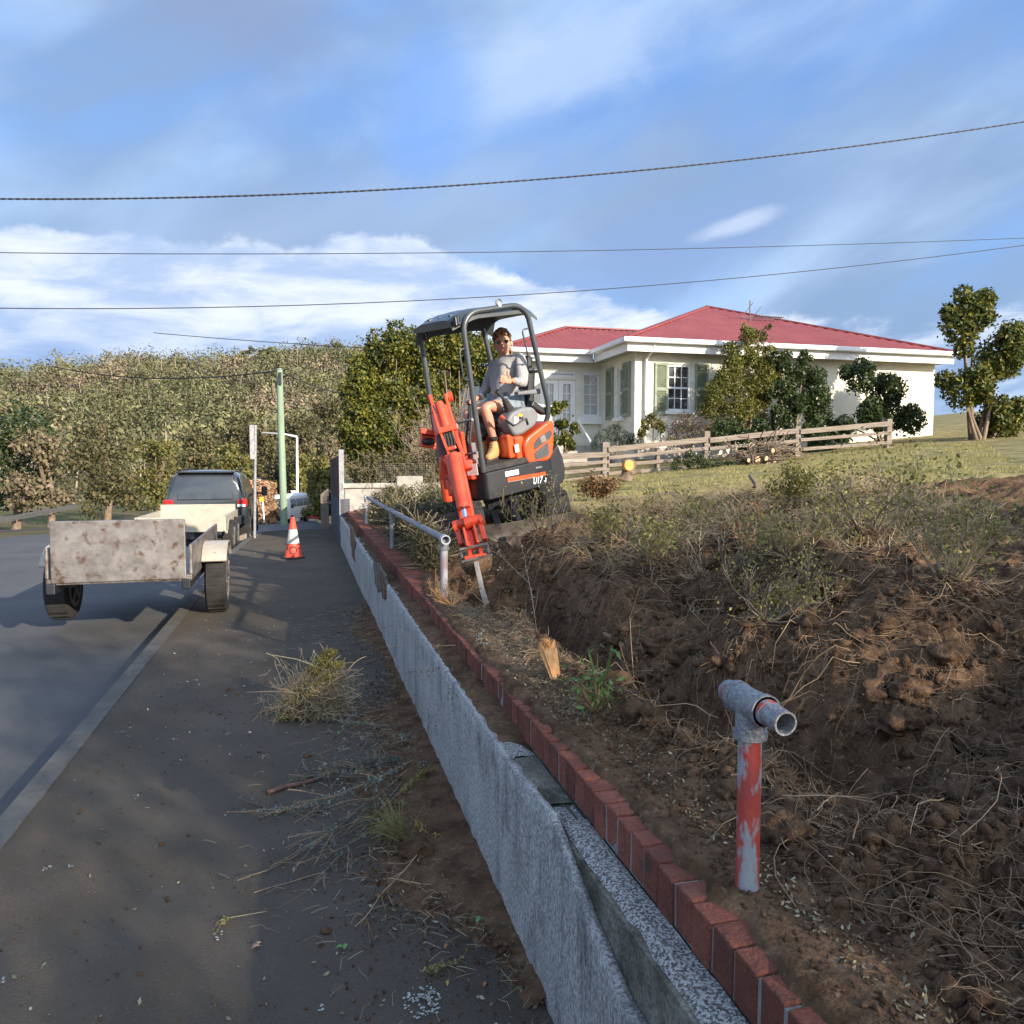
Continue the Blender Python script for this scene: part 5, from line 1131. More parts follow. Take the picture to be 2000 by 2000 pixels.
# ------------------------------------------------------------------ traffic cone
cb = at(573, 1090, 2, 0); cn = thing('traffic_cone', 'orange traffic cone with a white band and black scrawl, standing on the footpath', 'cone', tuple(cb))
cone_o = mat('cone_orange', (.62, .06, .030), (.70, .085, .04), scale=9, rough=.55, c3=(.40, .08, .06), s3=14, t3=(.62, .7)); cone_w = mat('cone_white', (.56, .54, .50), (.42, .40, .37), scale=9, rough=.6)
b = MB(); k = 24; prof = [(.168, .028, 0), (.150, .035, 0), (.118, .24, 0), (.112, .27, 1), (.074, .52, 1), (.070, .53, 0), (.034, .735, 0), (.024, .74, 0)]; vs = []; fs = []; mi = []
for r_, z, m in prof: vs += [(cb.x+r_*math.cos(2*math.pi*j/k), cb.y+r_*math.sin(2*math.pi*j/k), z) for j in range(k)]
for i in range(len(prof)-1):
    for j in range(k): fs.append((i*k+j, i*k+(j+1) % k, (i+1)*k+(j+1) % k, (i+1)*k+j)); mi.append(1 if prof[i][2] == 1 and prof[i+1][2] == 1 else 0)
b.v = vs; b.f = fs; b.mi = mi; b.build('cone_body', [cone_o, cone_w], cn, smooth='all')
b = MB(); b.prism([(cb.x+.20*math.cos(t)*(1.12 if k_ % 2 else 1.0), cb.y+.20*math.sin(t)*(1.12 if k_ % 2 else 1.0)) for k_, t in enumerate([2*math.pi*(q+.5)/8 for q in range(8)])], lambda u, v, d: (u, v, d), .002, .030); b.build('base', rubber, cn, bevel=.006)
b = MB(); tocam = Vector((-cb.x, -cb.y, 0)).normalized(); rr_ = tocam.cross(Vector((0, 0, 1)))*-1
def conept(u, z):
    r_ = .152-(z-.035)*.155; a = u/r_; return Vector((cb.x, cb.y, z))+(tocam*math.cos(a)+rr_*math.sin(a))*(r_+.003)
b.tube([conept(.058*math.cos(t)-.0, .155+.062*math.sin(t)) for t in [2*math.pi*q/16 for q in range(17)]], .009, 5, cap=False)
b.tube([conept(-.115+.02*math.cos(t), .20+.04*math.sin(t)) for t in [-.9+2*q/6 for q in range(7)]], .008, 5); b.build('scrawl', black, cn)

# ------------------------------------------------------------------ poles and signs
def bx3(p, d, **k): return MB().box(p, d, **k)
green_p = mat('green_painted_pole', (.19, .265, .18), (.25, .335, .235), scale=4, rough=.8, stretch=(1, 1, .15), c3=(.14, .22, .13), s3=9, t3=(.6, .7))
def on_ground(a, b_):
    y = 25.0
    for _ in range(40):
        p = at(a, b_, 2, street_z(y) if y > 20 else 0); y = y*.5+p.y*.5
    return p
gp = Vector((at(555, 1028, 1, 41).x, 41, street_z(41)-.1)); gt = P(545, 722, (Vector((gp.x, gp.y, 0))-Vector((0, 0, 0))).dot(Vector((CF.x, CF.y, 0)))/math.cos(PITCH))
gp0 = at(555, 1030, 1, 41); gt = at(545.5, 722, 1, 41.0)
up_ = thing('power_pole', 'tall pale green painted timber power pole beside the road', 'pole', tuple(gp0))
MB().tube([gp0, gp0.lerp(gt, .5), gt], [.185, .17, .155], 16).build('pole', green_p, up_, smooth=True)
b = MB(); b.tube([gt-Vector((0, 0, .0)), gt+Vector((0, 0, .04))], .18, 16); b.build('pole_cap', galv, up_, smooth=True)
b = MB(); b.box(gt+Vector((.05, -.2, -.45)), (.12, .1, .6)); b.tube([gt+Vector((.0, -.2, -.25)), gt+Vector((-.05, -.22, -.7)), gt+Vector((.08, -.2, -.8))], .03, 6); b.build('cable_clamp', black, up_, bevel=.01)
sp0 = at(497, 1051, 2, 0); st1 = at(499, 830, 1, sp0.y); sg = thing('sign_post', 'thin grey street sign post at the kerb with its long plate seen edge on', 'sign', tuple(sp0))
MB().tube([sp0, st1], .034, 12).build('post', galv, sg, smooth=True)
s0, s1 = at(491.5, 831, 1, sp0.y), at(491.5, 897, 1, sp0.y); b = MB(); b.box((s0.x, sp0.y, (s0.z+s1.z)/2), (.10, .45, s0.z-s1.z), Matrix.Rotation(R(4), 3, 'Z')); b.build('sign_plate', galv, sg, bevel=.003)
b = MB()
for z in (.33, .40, .95): b.box(((s0.x+sp0.x)/2+.01, sp0.y, s1.z+(s0.z-s1.z)*z), (.09, .03, .02))
b.build('bracket', steel, sg)
def lamp(a_base, a_top, arm, Y, label, name='street_lamp'):
    g = at(*a_base, 1, Y); t = at(*a_top, 1, Y); e_ = at(*arm[1], 1, Y); m = at(*arm[0], 1, Y)
    o = thing(name, label, 'street lamp', tuple(g), 'street lamps down the road')
    MB().tube([g, g.lerp(t, .4), t], [.13, .11, .085], 12).build('post', white, o, smooth=True)
    MB().tube([t, m], [.10, .06], 10).build('arm', white, o, smooth=True)
    b = MB(); b.tube([m, m.lerp(e_, .5), e_], [.05, .09, .06], 8); b.build('lamp_head', galv, o, smooth=True)
lamp((581, 1025), (580, 853), ((556, 848), (511, 845)), 66, 'white street lamp right of the green pole, arm reaching left')
lamp((467, 1010), (465, 893), ((490, 889), (518, 889)), 100, 'far white street lamp behind the sign post, arm reaching right')
def street_sign(a, b_, Y, kind):
    t, g = at(*a, 1, Y), at(*b_, 1, Y); return t, g
t, g = at(513, 975, 1, 45), at(516, 1020, 1, 45); o = thing('street_sign', 'small square yellow sign on a pale post by the orange shrub', 'sign', tuple(g)); MB().tube([g, t], .04, 8).build('post', white, o); MB().box(t+Vector((-.05, -.06, 0)), (.22, .02, .25)).build('sign_plate', mat('sign_yellow', (.75, .42, .03), rough=.5), o)
t, g = at(596, 977, 1, 62), at(597, 1018, 1, 62); o = thing('street_sign', 'bright yellow diamond sign with a black arrow behind the white van', 'sign', tuple(g)); MB().tube([g, t], .04, 8).build('post', galv, o)
sp_ = MB().box(t+Vector((0, -.08, 0)), (.34, .02, .34), Matrix.Rotation(R(45), 3, 'Y')).build('sign_plate', mat('sign_bright_yellow', (.80, .72, .03), rough=.5), o)
b = MB(); b.beam(t+Vector((-.10, -.10, 0)), t+Vector((.05, -.10, 0)), .01, .04); b.prism([(.03, -.07), (.13, 0), (.03, .07)], lambda u, v, d: (t.x+u, t.y-.105+d, t.z+v), 0, .01); b.build('arrow', black, parent=o).parent = sp_
t, g = at(574, 963, 1, 64), at(575, 1018, 1, 64); o = thing('street_sign', 'small give way triangle sign above the white van roof', 'sign', tuple(g)); MB().tube([g, t], .04, 8).build('post', galv, o); b = MB(); b.prism([(-.26, .2), (.26, .2), (0, -.24)], lambda u, v, d: (t.x+u, t.y-.1+d, t.z+v), 0, .02); b.build('sign_plate', white, o)

# ------------------------------------------------------------------ vehicles
def loft(secs, closed=True):                                   # secs: (y, [(x, z)...]) half profile mirrored
    b = MB(); n = len(secs[0][1]); N2 = 2*n
    for y, pr_ in secs: b.v += [(x, y, z) for x, z in pr_]+[(-x, y, z) for x, z in reversed(pr_)]
    for i in range(len(secs)-1):
        for j in range(N2-1): b.f.append((i*N2+j, i*N2+j+1, (i+1)*N2+j+1, (i+1)*N2+j))
        b.f.append((i*N2+N2-1, i*N2, (i+1)*N2, (i+1)*N2+N2-1))
    b.f.append(tuple(range(N2))); b.f.append(tuple(reversed(range((len(secs)-1)*N2, len(secs)*N2)))); b.mi = [0]*len(b.f); return b
tyre_m = mat('tyre', (.014, .014, .014), (.03, .028, .026), scale=9, rough=.85, bump=.3); rim_m = mat('alloy_rim', (.32, .32, .33), (.22, .22, .23), rough=.35, metal=.6)
def wheel(parent, x, y, r_=.36, w_=.24, rim=None, z=None):
    z = r_ if z is None else z; b = MB(); M_ = ROOT[parent.name]
    f = lambda v: M_ @ Vector(v)
    b.tube([f((x-w_/2, y, z)), f((x-w_/2+.02, y, z)), f((x+w_/2-.02, y, z)), f((x+w_/2, y, z))], [r_*.93, r_, r_, r_*.93], 26)
    for k in range(26): a = 2*math.pi*k/26; b.box(f((x, y+r_*math.cos(a), z+r_*math.sin(a))), (w_*.8, .03, .012), M_.to_3x3() @ Matrix.Rotation(a-math.pi/2, 3, 'X'))
    t = b.build('wheel', tyre_m, parent, smooth=True)
    b = MB(); 
    for s in (-1, 1): xx = x+s*(w_/2-.01); b.ring(f((xx-.012, y, z)), f((xx+.012, y, z)), r_*.66, r_*.54, 22); b.tube([f((xx-.01, y, z)), f((xx+.012, y, z))], r_*.18, 10); [b.beam(f((xx, y+r_*.1*math.cos(a), z+r_*.1*math.sin(a))), f((xx, y+r_*.58*math.cos(a), z+r_*.58*math.sin(a))), .02, .05, up=(1, 0, 0)) for a in [2*math.pi*q/6 for q in range(6)]]
    b.tube([f((x-w_/2+.03, y, z)), f((x+w_/2-.03, y, z))], r_*.6, 20)
    b.build('rim', rim or rim_m, parent=parent, smooth=True).parent = t
def vmat(loc, rz): return Matrix.Translation(loc) @ Matrix.Rotation(rz, 4, 'Z')
def vbox(o, name, p, d, m, bevel=.01, rot=None):
    M_ = ROOT[o.name]; return MB().box(M_ @ Vector(p), d, M_.to_3x3() @ (rot or Matrix.Identity(3))).build(name, m, o, bevel=bevel)
# dark SUV seen from behind
carp = mat('dark_grey_car_paint', (.030, .036, .042), (.036, .042, .048), rough=.22, coat=.8); redlamp = mat('tail_lamp_red', (.50, .02, .02), (.35, .02, .02), rough=.15)
sv = at(489, 1046, 1, 19.5); SV = vmat((-2.22, 21.3, street_z(21.3)-.12), R(0)); o = thing('parked_car', 'dark grey four wheel drive parked at the kerb, tail lamp and side mirror showing', 'car', mtx=SV)
pr_a = [(.62, .42), (.90, .48), (.93, .80), (.90, 1.02), (.74, 1.62), (.60, 1.72), (.2, 1.75)]
sec = [(-2.30, [(.6, .5), (.84, .52), (.88, .80), (.85, 1.0), (.70, 1.40), (.55, 1.52), (.2, 1.54)]), (-2.22, [(.6, .42), (.89, .46), (.92, .80), (.89, 1.02), (.74, 1.56), (.60, 1.66), (.2, 1.69)]), (-1.9, pr_a), (0.1, pr_a), (.7, [(.62, .42), (.90, .48), (.93, .80), (.90, 1.02), (.72, 1.52), (.58, 1.62), (.2, 1.65)]), (1.35, [(.62, .42), (.90, .48), (.93, .80), (.90, 1.0), (.80, 1.05), (.60, 1.09), (.2, 1.11)]), (2.2, [(.6, .42), (.86, .48), (.88, .75), (.84, .90), (.75, .95), (.5, .98), (.2, 1.0)]), (2.4, [(.5, .45), (.70, .5), (.74, .70), (.7, .8), (.6, .85), (.4, .88), (.2, .88)])]
b = loft(sec); b.v = [tuple(SV @ Vector(v)) for v in b.v]; b.build('body', carp, o, smooth=True, bevel=.02)
vbox(o, 'rear_window', (0, -2.275, 1.28), (1.20, .03, .44), glass, .02, Matrix.Rotation(R(-14), 3, 'X'))
for s in (1, -1):
    b = MB(); b.prism([(-1.85, 1.07), (.9, 1.07), (.45, 1.50), (-1.75, 1.55)], lambda u, v, d: SV @ Vector((s*(.893-(v-1.03)*.27+d), u, v)), 0, .012); b.build('side_window', glass, o)
    vbox(o, 'tail_lamp', (s*.80, -2.22, .98), (.22, .20, .20), redlamp, .04); vbox(o, 'reversing_lamp', (s*.78, -2.315, .92), (.18, .03, .06), decal, .01)
    vbox(o, 'mirror_arm', (s*1.0, .55, 1.10), (.20, .04, .05), black); vbox(o, 'side_mirror', (s*1.16, .55, 1.16), (.14, .08, .26), black, .03)
    vbox(o, 'roof_rail', (s*.62, -.6, 1.76), (.04, 2.0, .04), black, .01)
    for yy in (-1.45, 1.45): wheel(o, s*.80, yy, .38, .25)
vbox(o, 'rear_bumper', (0, -2.33, .58), (1.72, .18, .24), black, .04); vbox(o, 'spoiler', (0, -2.22, 1.70), (1.25, .28, .04), black, .015); vbox(o, 'number_plate', (0, -2.43, .62), (.37, .02, .12), decal, .004)
# cream tray trailer behind it
TM = vmat((-2.32, 17.2, -.12), R(-1)); o = thing('tray_trailer', 'cream sided trailer with black wheels standing behind the dark four wheel drive', 'trailer', mtx=TM)
creamp = mat('cream_metal', (.34, .31, .25), (.44, .40, .33), scale=5, rough=.5, c3=(.25, .2, .14), s3=8, t3=(.62, .7))
vbox(o, 'tray_side', (.80, 0, .63), (.05, 2.3, .30), creamp); vbox(o, 'tray_side', (-.80, 0, .63), (.05, 2.3, .30), creamp); vbox(o, 'tailgate', (0, -1.15, .63), (1.56, .05, .30), creamp); vbox(o, 'tray_floor', (0, 0, .50), (1.6, 2.3, .05), steel); vbox(o, 'chassis', (0, .3, .40), (.5, 3.0, .12), black); vbox(o, 'headboard', (0, 1.15, .70), (1.56, .05, .42), creamp)
for s in (1, -1):
    for yy in (-.42, .42): wheel(o, s*.80, yy, .33, .20)
    b = MB(); b.tube([TM @ Vector((s*.80, yy, z)) for yy, z in ((-.9, .42), (-.75, .66), (-.3, .70), (.3, .70), (.75, .66), (.9, .42))], .03, 6); b.build('mudguard', creamp, o)
# near trailer partly on the footpath, wheel at the frame edge
NM = vmat((-1.78, 9.6, 0.0), R(1)); o = thing('plant_trailer', 'low steel plant trailer with big black tyres parked on the footpath edge', 'trailer', mtx=NM)
for s in (1, -1):
    wheel(o, s*.79, -.25, .375, .22, steel)
    b = MB(); n_ = 10; gm = [(-.25+.48*math.cos(math.pi*(.20+.6*k/n_)), .36+.45*math.sin(math.pi*(.20+.6*k/n_))) for k in range(n_+1)]
    for (ya, za), (yb, zb_) in zip(gm[:-1], gm[1:]): b.beam(NM @ Vector((s*.79, ya, za)), NM @ Vector((s*.79, yb, zb_)), .26, .015, up=(NM @ Vector((0, -.25, .38))-NM @ Vector((0, (ya+yb)/2, (za+zb_)/2))))
    b.build('mudguard', creamp, o)
vbox(o, 'deck', (0, 0, .56), (1.30, 2.8, .06), steel); vbox(o, 'frame_rail', (.60, 0, .50), (.08, 2.9, .10), black); vbox(o, 'frame_rail', (-.60, 0, .50), (.08, 2.9, .10), black); vbox(o, 'side_rail', (.64, 0, .74), (.03, 2.8, .30), steel); vbox(o, 'side_rail', (-.64, 0, .74), (.03, 2.8, .30), steel); vbox(o, 'loading_ramp', (0, -1.40, .85), (1.2, .05, .60), steel)
vbox(o, 'drawbar', (0, 2.0, .48), (.10, 1.3, .10), black)
for k, (a, y_, rz, lb) in enumerate((((462, 1055), 0, 24, 'pale timber block lying nearest in the gutter beside the trailer wheel'), ((470, 1052), 0, 20, 'pale timber block leaning on the kerb behind the other block'))):
    c_ = at(*a, 2, -.02); o = MB().box((c_.x-.0, c_.y+.1*k, .0), (.42, .12, .10), Matrix.Rotation(R(rz), 3, 'Z') @ Matrix.Rotation(R(-18), 3, 'Y')).build('timber_block', timber, None, bevel=.006); tag(o, lb, 'timber block', 'timber blocks in the gutter')
# white van on the far road
VD = 56; vz = street_z(VD)-.12; c_ = at(568, 1027, 1, VD); VM = vmat((c_.x-.15, VD, vz), R(158)); o = thing('van', 'white van with a dark front bumper coming up the road behind the green pole', 'van', mtx=VM)
vs_ = [(-2.35, [(.6, .35), (.83, .40), (.85, 1.0), (.82, 1.15), (.72, 1.90), (.6, 2.0), (.2, 2.03)]), (1.2, [(.6, .35), (.83, .40), (.85, 1.0), (.82, 1.15), (.72, 1.90), (.6, 2.0), (.2, 2.03)]), (1.55, [(.6, .35), (.83, .40), (.85, 1.0), (.82, 1.12), (.72, 1.78), (.6, 1.86), (.2, 1.88)]), (2.15, [(.6, .35), (.82, .40), (.84, .95), (.80, 1.05), (.74, 1.12), (.6, 1.15), (.2, 1.17)]), (2.38, [(.5, .38), (.75, .42), (.78, .80), (.74, .88), (.66, .92), (.5, .95), (.2, .96)])]
b = loft(vs_); b.v = [tuple(VM @ Vector(v)) for v in b.v]; b.build('body', white, o, smooth=True, bevel=.03)
vbox(o, 'windscreen', (0, 1.89, 1.50), (1.36, .03, .72), glass, .02, Matrix.Rotation(R(41), 3, 'X'))
for s in (1, -1):
    for ya, yb in ((-2.1, -.8), (-.7, .4), (.5, 1.4)): b = MB(); b.prism([(ya, 1.20), (yb, 1.20), (yb-.03, 1.72), (ya, 1.72)], lambda u, v, d: VM @ Vector((s*(.826-(v-1.15)*.133+d), u, v)), 0, .012); b.build('side_window', glass, o)
    vbox(o, 'headlight', (s*.60, 2.37, .78), (.26, .06, .15), decal, .02); vbox(o, 'side_mirror', (s*.98, 1.6, 1.25), (.16, .08, .24), black, .02)
    for yy in (-1.4, 1.35): wheel(o, s*.74, yy, .33, .2)
vbox(o, 'bumper', (0, 2.38, .48), (1.62, .16, .34), black, .04); vbox(o, 'grille', (0, 2.40, .76), (.80, .03, .10), black, .01)
def small_car(a, Y, rz, m, label, name='parked_car'):
    c_ = at(*a, 1, Y); M_ = vmat((c_.x, Y, street_z(Y)-.12), R(rz)); o = thing(name, label, 'car', mtx=M_)
    s_ = [(-2.1, [(.5, .35), (.75, .4), (.78, .75), (.7, .85), (.6, .9), (.4, .9), (.2, .9)]), (-1.6, [(.6, .3), (.83, .35), (.85, .75), (.8, .92), (.66, 1.0), (.5, 1.02), (.2, 1.03)]), (-.9, [(.6, .3), (.84, .35), (.86, .75), (.82, .95), (.66, 1.38), (.5, 1.43), (.2, 1.45)]), (.4, [(.6, .3), (.84, .35), (.86, .75), (.82, .95), (.66, 1.38), (.5, 1.43), (.2, 1.45)]), (1.2, [(.6, .3), (.84, .35), (.86, .75), (.80, .92), (.66, .98), (.5, 1.0), (.2, 1.0)]), (2.1, [(.5, .35), (.75, .4), (.78, .65), (.7, .75), (.6, .8), (.4, .82), (.2, .82)])]
    b = loft(s_); b.v = [tuple(M_ @ Vector(v)) for v in b.v]; b.build('body', m, o, smooth=True, bevel=.03)
    vbox(o, 'windscreen', (0, .82, 1.22), (1.15, .03, .55), glass, .02, Matrix.Rotation(R(60), 3, 'X')); vbox(o, 'rear_window', (0, -1.27, 1.22), (1.15, .03, .50), glass, .02, Matrix.Rotation(R(-58), 3, 'X'))
    for s in (1, -1):
        b = MB(); b.prism([(-1.1, .98), (.85, .98), (.3, 1.34), (-.85, 1.34)], lambda u, v, d: M_ @ Vector((s*(.826-(v-.95)*.36+d), u, v)), 0, .012); b.build('side_window', glass, o)
        vbox(o, 'headlight', (s*.58, 2.08, .66), (.25, .06, .12), decal, .02)
        for yy in (-1.3, 1.3): wheel(o, s*.76, yy, .31, .2)
small_car((610, 1010), 66, 185, mat('red_car_paint', (.42, .04, .05), rough=.3, coat=.5), 'small red car on the far road right of the van')
small_car((612, 998), 84, 185, carp, 'dark car farther down the road above the red car')
# ------------------------------------------------------------------ overhead cables
cable_m = mat('cable_black', (.012, .012, .014), (.02, .02, .022), rough=.6)
def cable(pxs, Y, r_, label, sag=0, twist=False, name='overhead_cable'):
    k = 40; us = [p[0] for p in pxs]; vs = [p[1] for p in pxs]; A = np.polyfit(us, vs, min(2, len(pxs)-1)); pts = []
    for i in range(k+1):
        u = -150+2300*i/k; pts.append(tuple(at(u, float(np.polyval(A, u)), 1, Y(u) if callable(Y) else Y)))
    o = thing(name, label, 'cable', pts[k//2]); b = MB()
    if twist:
        dense = []
        for i in range(k):
            for j in range(14): t = j/14; dense.append(Vector(pts[i]).lerp(Vector(pts[i+1]), t))
        for ph in (0, math.pi):
            b.tube([p+Vector((0, math.sin(ph+q*.9), math.cos(ph+q*.9)))*r_*.9 for q, p in enumerate(dense)], r_, 6)
        b.build('twisted_strands', cable_m, o, smooth='all')
    else: b.tube(pts, r_, 5); b.build('strand', cable_m, o, smooth='all')
cable([(438, 384), (730, 371), (1000, 355), (1562, 299)], 9.0, .0058, 'twisted black cable crossing the sky above the excavator', twist=True)
cable([(438, 496), (1000, 492), (1562, 480)], 16, .008, 'thin cable crossing the sky just above the white cloud bank')
cable([(438, 600), (1000, 577), (1562, 531)], 14, .008, 'thin sloping cable passing just above the excavator canopy')
def span(pxs, Ys, r_, label, sag=.0):
    a, c_ = at(*pxs[0], 1, Ys[0]), at(*pxs[1], 1, Ys[1]); pts = [a.lerp(c_, t)-Vector((0, 0, sag*4*t*(1-t))) for t in [i/16 for i in range(17)]]
    o = thing('overhead_cable', label, 'cable', tuple(a)); MB().tube(pts, r_, 5).build('strand', cable_m, o, smooth='all')
span(((100, 715), (545, 724)), (60, 41), .035, 'cable from the green pole top out of view to the left', .6); span(((549, 726), (760, 763)), (41, 60), .035, 'cable sagging from the green pole top down behind the hedge', .7)
span(((300, 650), (760, 682)), (70, 60), .03, 'thin cable passing over the wooded ridge on the left', .1)

# ------------------------------------------------------------------ hillside forest and far trees
def forest():
    rg = np.random.default_rng(5); V = []; TP = []; n = 0; cl = []
    while n < 4300:
        a = math.radians(rg.uniform(-36, 14)); d = 115+330*rg.random()**.8; x, y = d*math.sin(a), d*math.cos(a)
        if x > .5*y*.3+20: continue
        z = hill_z(x, y); s = rg.uniform(2.2, 5.4)*(1 if d > 180 else 1.1); h = s*rg.uniform(1.1, 1.9)
        if math.sin(x*.045+2*nz(x, y, 1, .02))+math.sin(y*.03) < -.9 and rg.random() < .75: continue
        cl.append((x, y, z, s, h)); n += 1
    P_ = []; D = []; Sz = []
    for x, y, z, s, h in cl:
        k = 66; d = rg.normal(size=(k, 3)); d /= np.linalg.norm(d, axis=1)[:, None]; d[:, 2] = np.abs(d[:, 2])*.9-.15
        sub = rg.integers(0, 4, k); off = rg.normal(size=(4, 3))*np.array([.45, .45, .3]); c_ = np.array([x, y, z+h*1.0])
        P_.append(c_+(off[sub]*s)+d*np.array([s*.6, s*.6, h*.55])*rg.uniform(.6, 1.05, (k, 1))); D.append(d)
        TP.append(([(x, y, z-.5), (x+rg.normal()*.4, y, z+h*.6), (x+rg.normal()*.7, y, z+h*1.25)], [.22, .17, .08]))
    P_ = np.concatenate(P_); D = np.concatenate(D); V, Fq = leafgeo(P_, .74, D+np.array([0, 0, .4]), .8, .35, rg, .5)
    return npmesh('hillside_forest', V, Fq, lf_gum, kind='stuff'), TP
fo, TP = forest(); tag(fo, 'open eucalypt forest covering the hillside beyond the street', 'forest')
tk = tubes('forest_trunks', TP[::2], mat('pale_gum_bark', (.36, .30, .24), (.26, .21, .17), scale=.2, rough=.9), n=3, kind='stuff'); tag(tk, 'pale gum trunks showing between the crowns on the hillside', 'forest')
far_labels = {}
def far_tree(a, top, wpx, Y, m, label, base_px=None, leafs=2600, shape=1.0, name='tree', lsize=None, seed=1, cat='tree', dens=.5, trunk=True):
    rg = np.random.default_rng(seed); zg = hill_z(at(a, 950, 1, Y).x, Y) if Y > 30 else street_z(Y)
    t = at(a, top, 1, Y); wd_ = wpx*Y/F/2; hgt = t.z-zg; o = thing(name, label, cat, (t.x, Y, zg), 'trees at the foot of the hill' if name == 'tree' else None)
    cl = []; low = .18 if trunk else .0; n_ = 16
    for k in range(n_):
        th = rg.uniform(0, 2*math.pi); q = rg.uniform(low, .88); rr = wd_*.62*math.sqrt(max(.08, 1-((q-.42)/.62)**2))*rg.uniform(.5, 1.05); s = wd_*rg.uniform(.26, .46)
        cl.append(((t.x+rr*math.cos(th), Y+rr*math.sin(th), zg+hgt*q), (s, s, min(s*.85, hgt*.25))))
    cl.append(((t.x, Y, zg+hgt*.80), (wd_*.42, wd_*.42, hgt*.2))); cl.append(((t.x, Y, zg+hgt*.45), (wd_*.7, wd_*.7, hgt*.34)))
    cl = lumpy(cl, 3, .5, seed); leaves('crown', cl, int(leafs*1.3), lsize or max(.18, wd_*.10), m, o, shell=.5, aspect=.65, spread=.8, seed=seed)
    if trunk:
        br = [([(t.x, Y, zg-.3), (t.x+.1*wd_, Y, zg+hgt*.3), (t.x, Y, zg+hgt*.7)], [wd_*.09, wd_*.06, wd_*.02])]
        for k in range(5): c_ = cl[k][0]; br.append(([(t.x, Y, zg+hgt*.25), tuple((np.array([t.x, Y, zg+hgt*.3])+np.array(c_))/2), c_], [wd_*.04, wd_*.03, wd_*.01]))
        tubes('trunk', br, bark_m, o, n=6)
    return o
far_tree(452, 862, 110, 78, lf_gold, 'golden green tree at the left edge above the dark car', seed=2, lsize=.3)
far_tree(470, 800, 130, 110, lf_olive, 'brownish olive tree behind the sign post', seed=3)
far_tree(515, 822, 130, 100, lf_olive, 'dark olive spreading tree left of the green pole', seed=4)
far_tree(590, 806, 120, 105, lf_olive, 'dark olive tree behind the street lamp arm', seed=5)
far_tree(640, 762, 110, 120, lf_olive, 'tall olive tree just left of the big hedge', seed=6)
far_tree(655, 835, 100, 80, lf_gum_flat, 'pale grey green tree with a reddish patch beside the hedge', seed=7, lsize=.3)
far_tree(556, 868, 110, 74, lf_olive, 'shadowed dark tree behind the white van', seed=8, lsize=.3)
far_tree(585, 868, 60, 70, lf_gold, 'light green rounded tree right behind the green pole', seed=9, lsize=.25)
far_tree(628, 880, 78, 34, lf_gold, 'yellow green topped tree overhanging the end of the footpath', seed=10, leafs=5200, lsize=.17)
far_tree(648, 925, 34, 30, lf_dark, 'dark green bushy tree beside the brown slat screen', seed=11, leafs=4200, lsize=.13)
far_tree(380, 830, 120, 95, lf_olive, 'olive tree beyond the road left of the parked car', seed=12); far_tree(300, 850, 130, 80, lf_gold, 'broad golden green tree beyond the road far left', seed=13, lsize=.3)
far_tree(200, 800, 170, 75, lf_olive, 'big dark olive tree on the far left of the street', seed=14, lsize=.35); far_tree(90, 840, 160, 60, lf_gum_flat, 'grey green gum tree at the far left of the view', seed=15, lsize=.3)
far_tree(20, 780, 190, 62, lf_dark, 'dark tree at the extreme left of the view', seed=16, lsize=.3)
far_tree(504, 936, 104, 50, lf_pink, 'pinkish brown autumn shrub behind the small yellow sign', seed=17, leafs=9000, name='autumn_shrub', lsize=.16, cat='shrub', trunk=False)
far_tree(412, 960, 80, 52, lf_pink, 'pinkish autumn shrub hidden partly by the dark car', seed=18, leafs=3000, name='autumn_shrub', lsize=.14, cat='shrub', trunk=False)
rt = random.Random(9)
for k in range(16):                                           # trees that stand out on the ridge
    a = 436+20*k+rt.uniform(-8, 8); Y = 385+rt.uniform(-25, 25); wx = at(a, 700, 1, Y).x; zg = hill_z(wx, Y); h = rt.uniform(8, 13); o = thing('ridge_tree', ['leftmost', 'second', 'third', 'fourth', 'fifth', 'sixth', 'seventh', 'eighth', 'ninth', 'tenth', 'eleventh', 'twelfth', 'thirteenth', 'fourteenth', 'fifteenth', 'sixteenth'][k]+(' gum tree from the left' if k else ' gum tree')+' standing on the ridge skyline', 'tree', (wx, Y, zg), 'gum trees on the skyline of the ridge')
    cl = [((wx+rt.uniform(-3.6, 3.6), Y+rt.uniform(-3, 3), zg+h*rt.uniform(.55, .95)), (rt.uniform(1.2, 2.4),)*2+(rt.uniform(.8, 1.5),)) for q in range(7)]
    leaves('crown', cl, 1000, .62, lf_gum, o, shell=.3, aspect=.7, seed=k); tubes('trunk', [([(wx, Y, zg-1), (wx+.5, Y, zg+h*.4), c_[0]], [.32, .25, .08]) for c_ in cl[:4]], mat('pale_gum_bark', (.3, .3, .3)), o, n=4)
dh = thing('distant_house', 'dark roofed house half hidden among trees beyond the autumn shrub', 'house', tuple(at(500, 960, 1, 66))); c_ = at(502, 943, 1, 66); zg = hill_z(c_.x, 66)
MB().box((c_.x, 66, (zg+c_.z)/2-.4), (2.0, 4, c_.z-zg)).build('wall', bark_m, dh); b = MB(); b.prism([(-1.5, 0), (1.5, 0), (0, .8)], lambda u, v, d: (c_.x+u, 66+d, c_.z-.4+v), -2.4, 2.4); b.build('roof', mat('slate_roof', (.035, .04, .06), (.05, .055, .08), scale=2, rough=.6), dh)

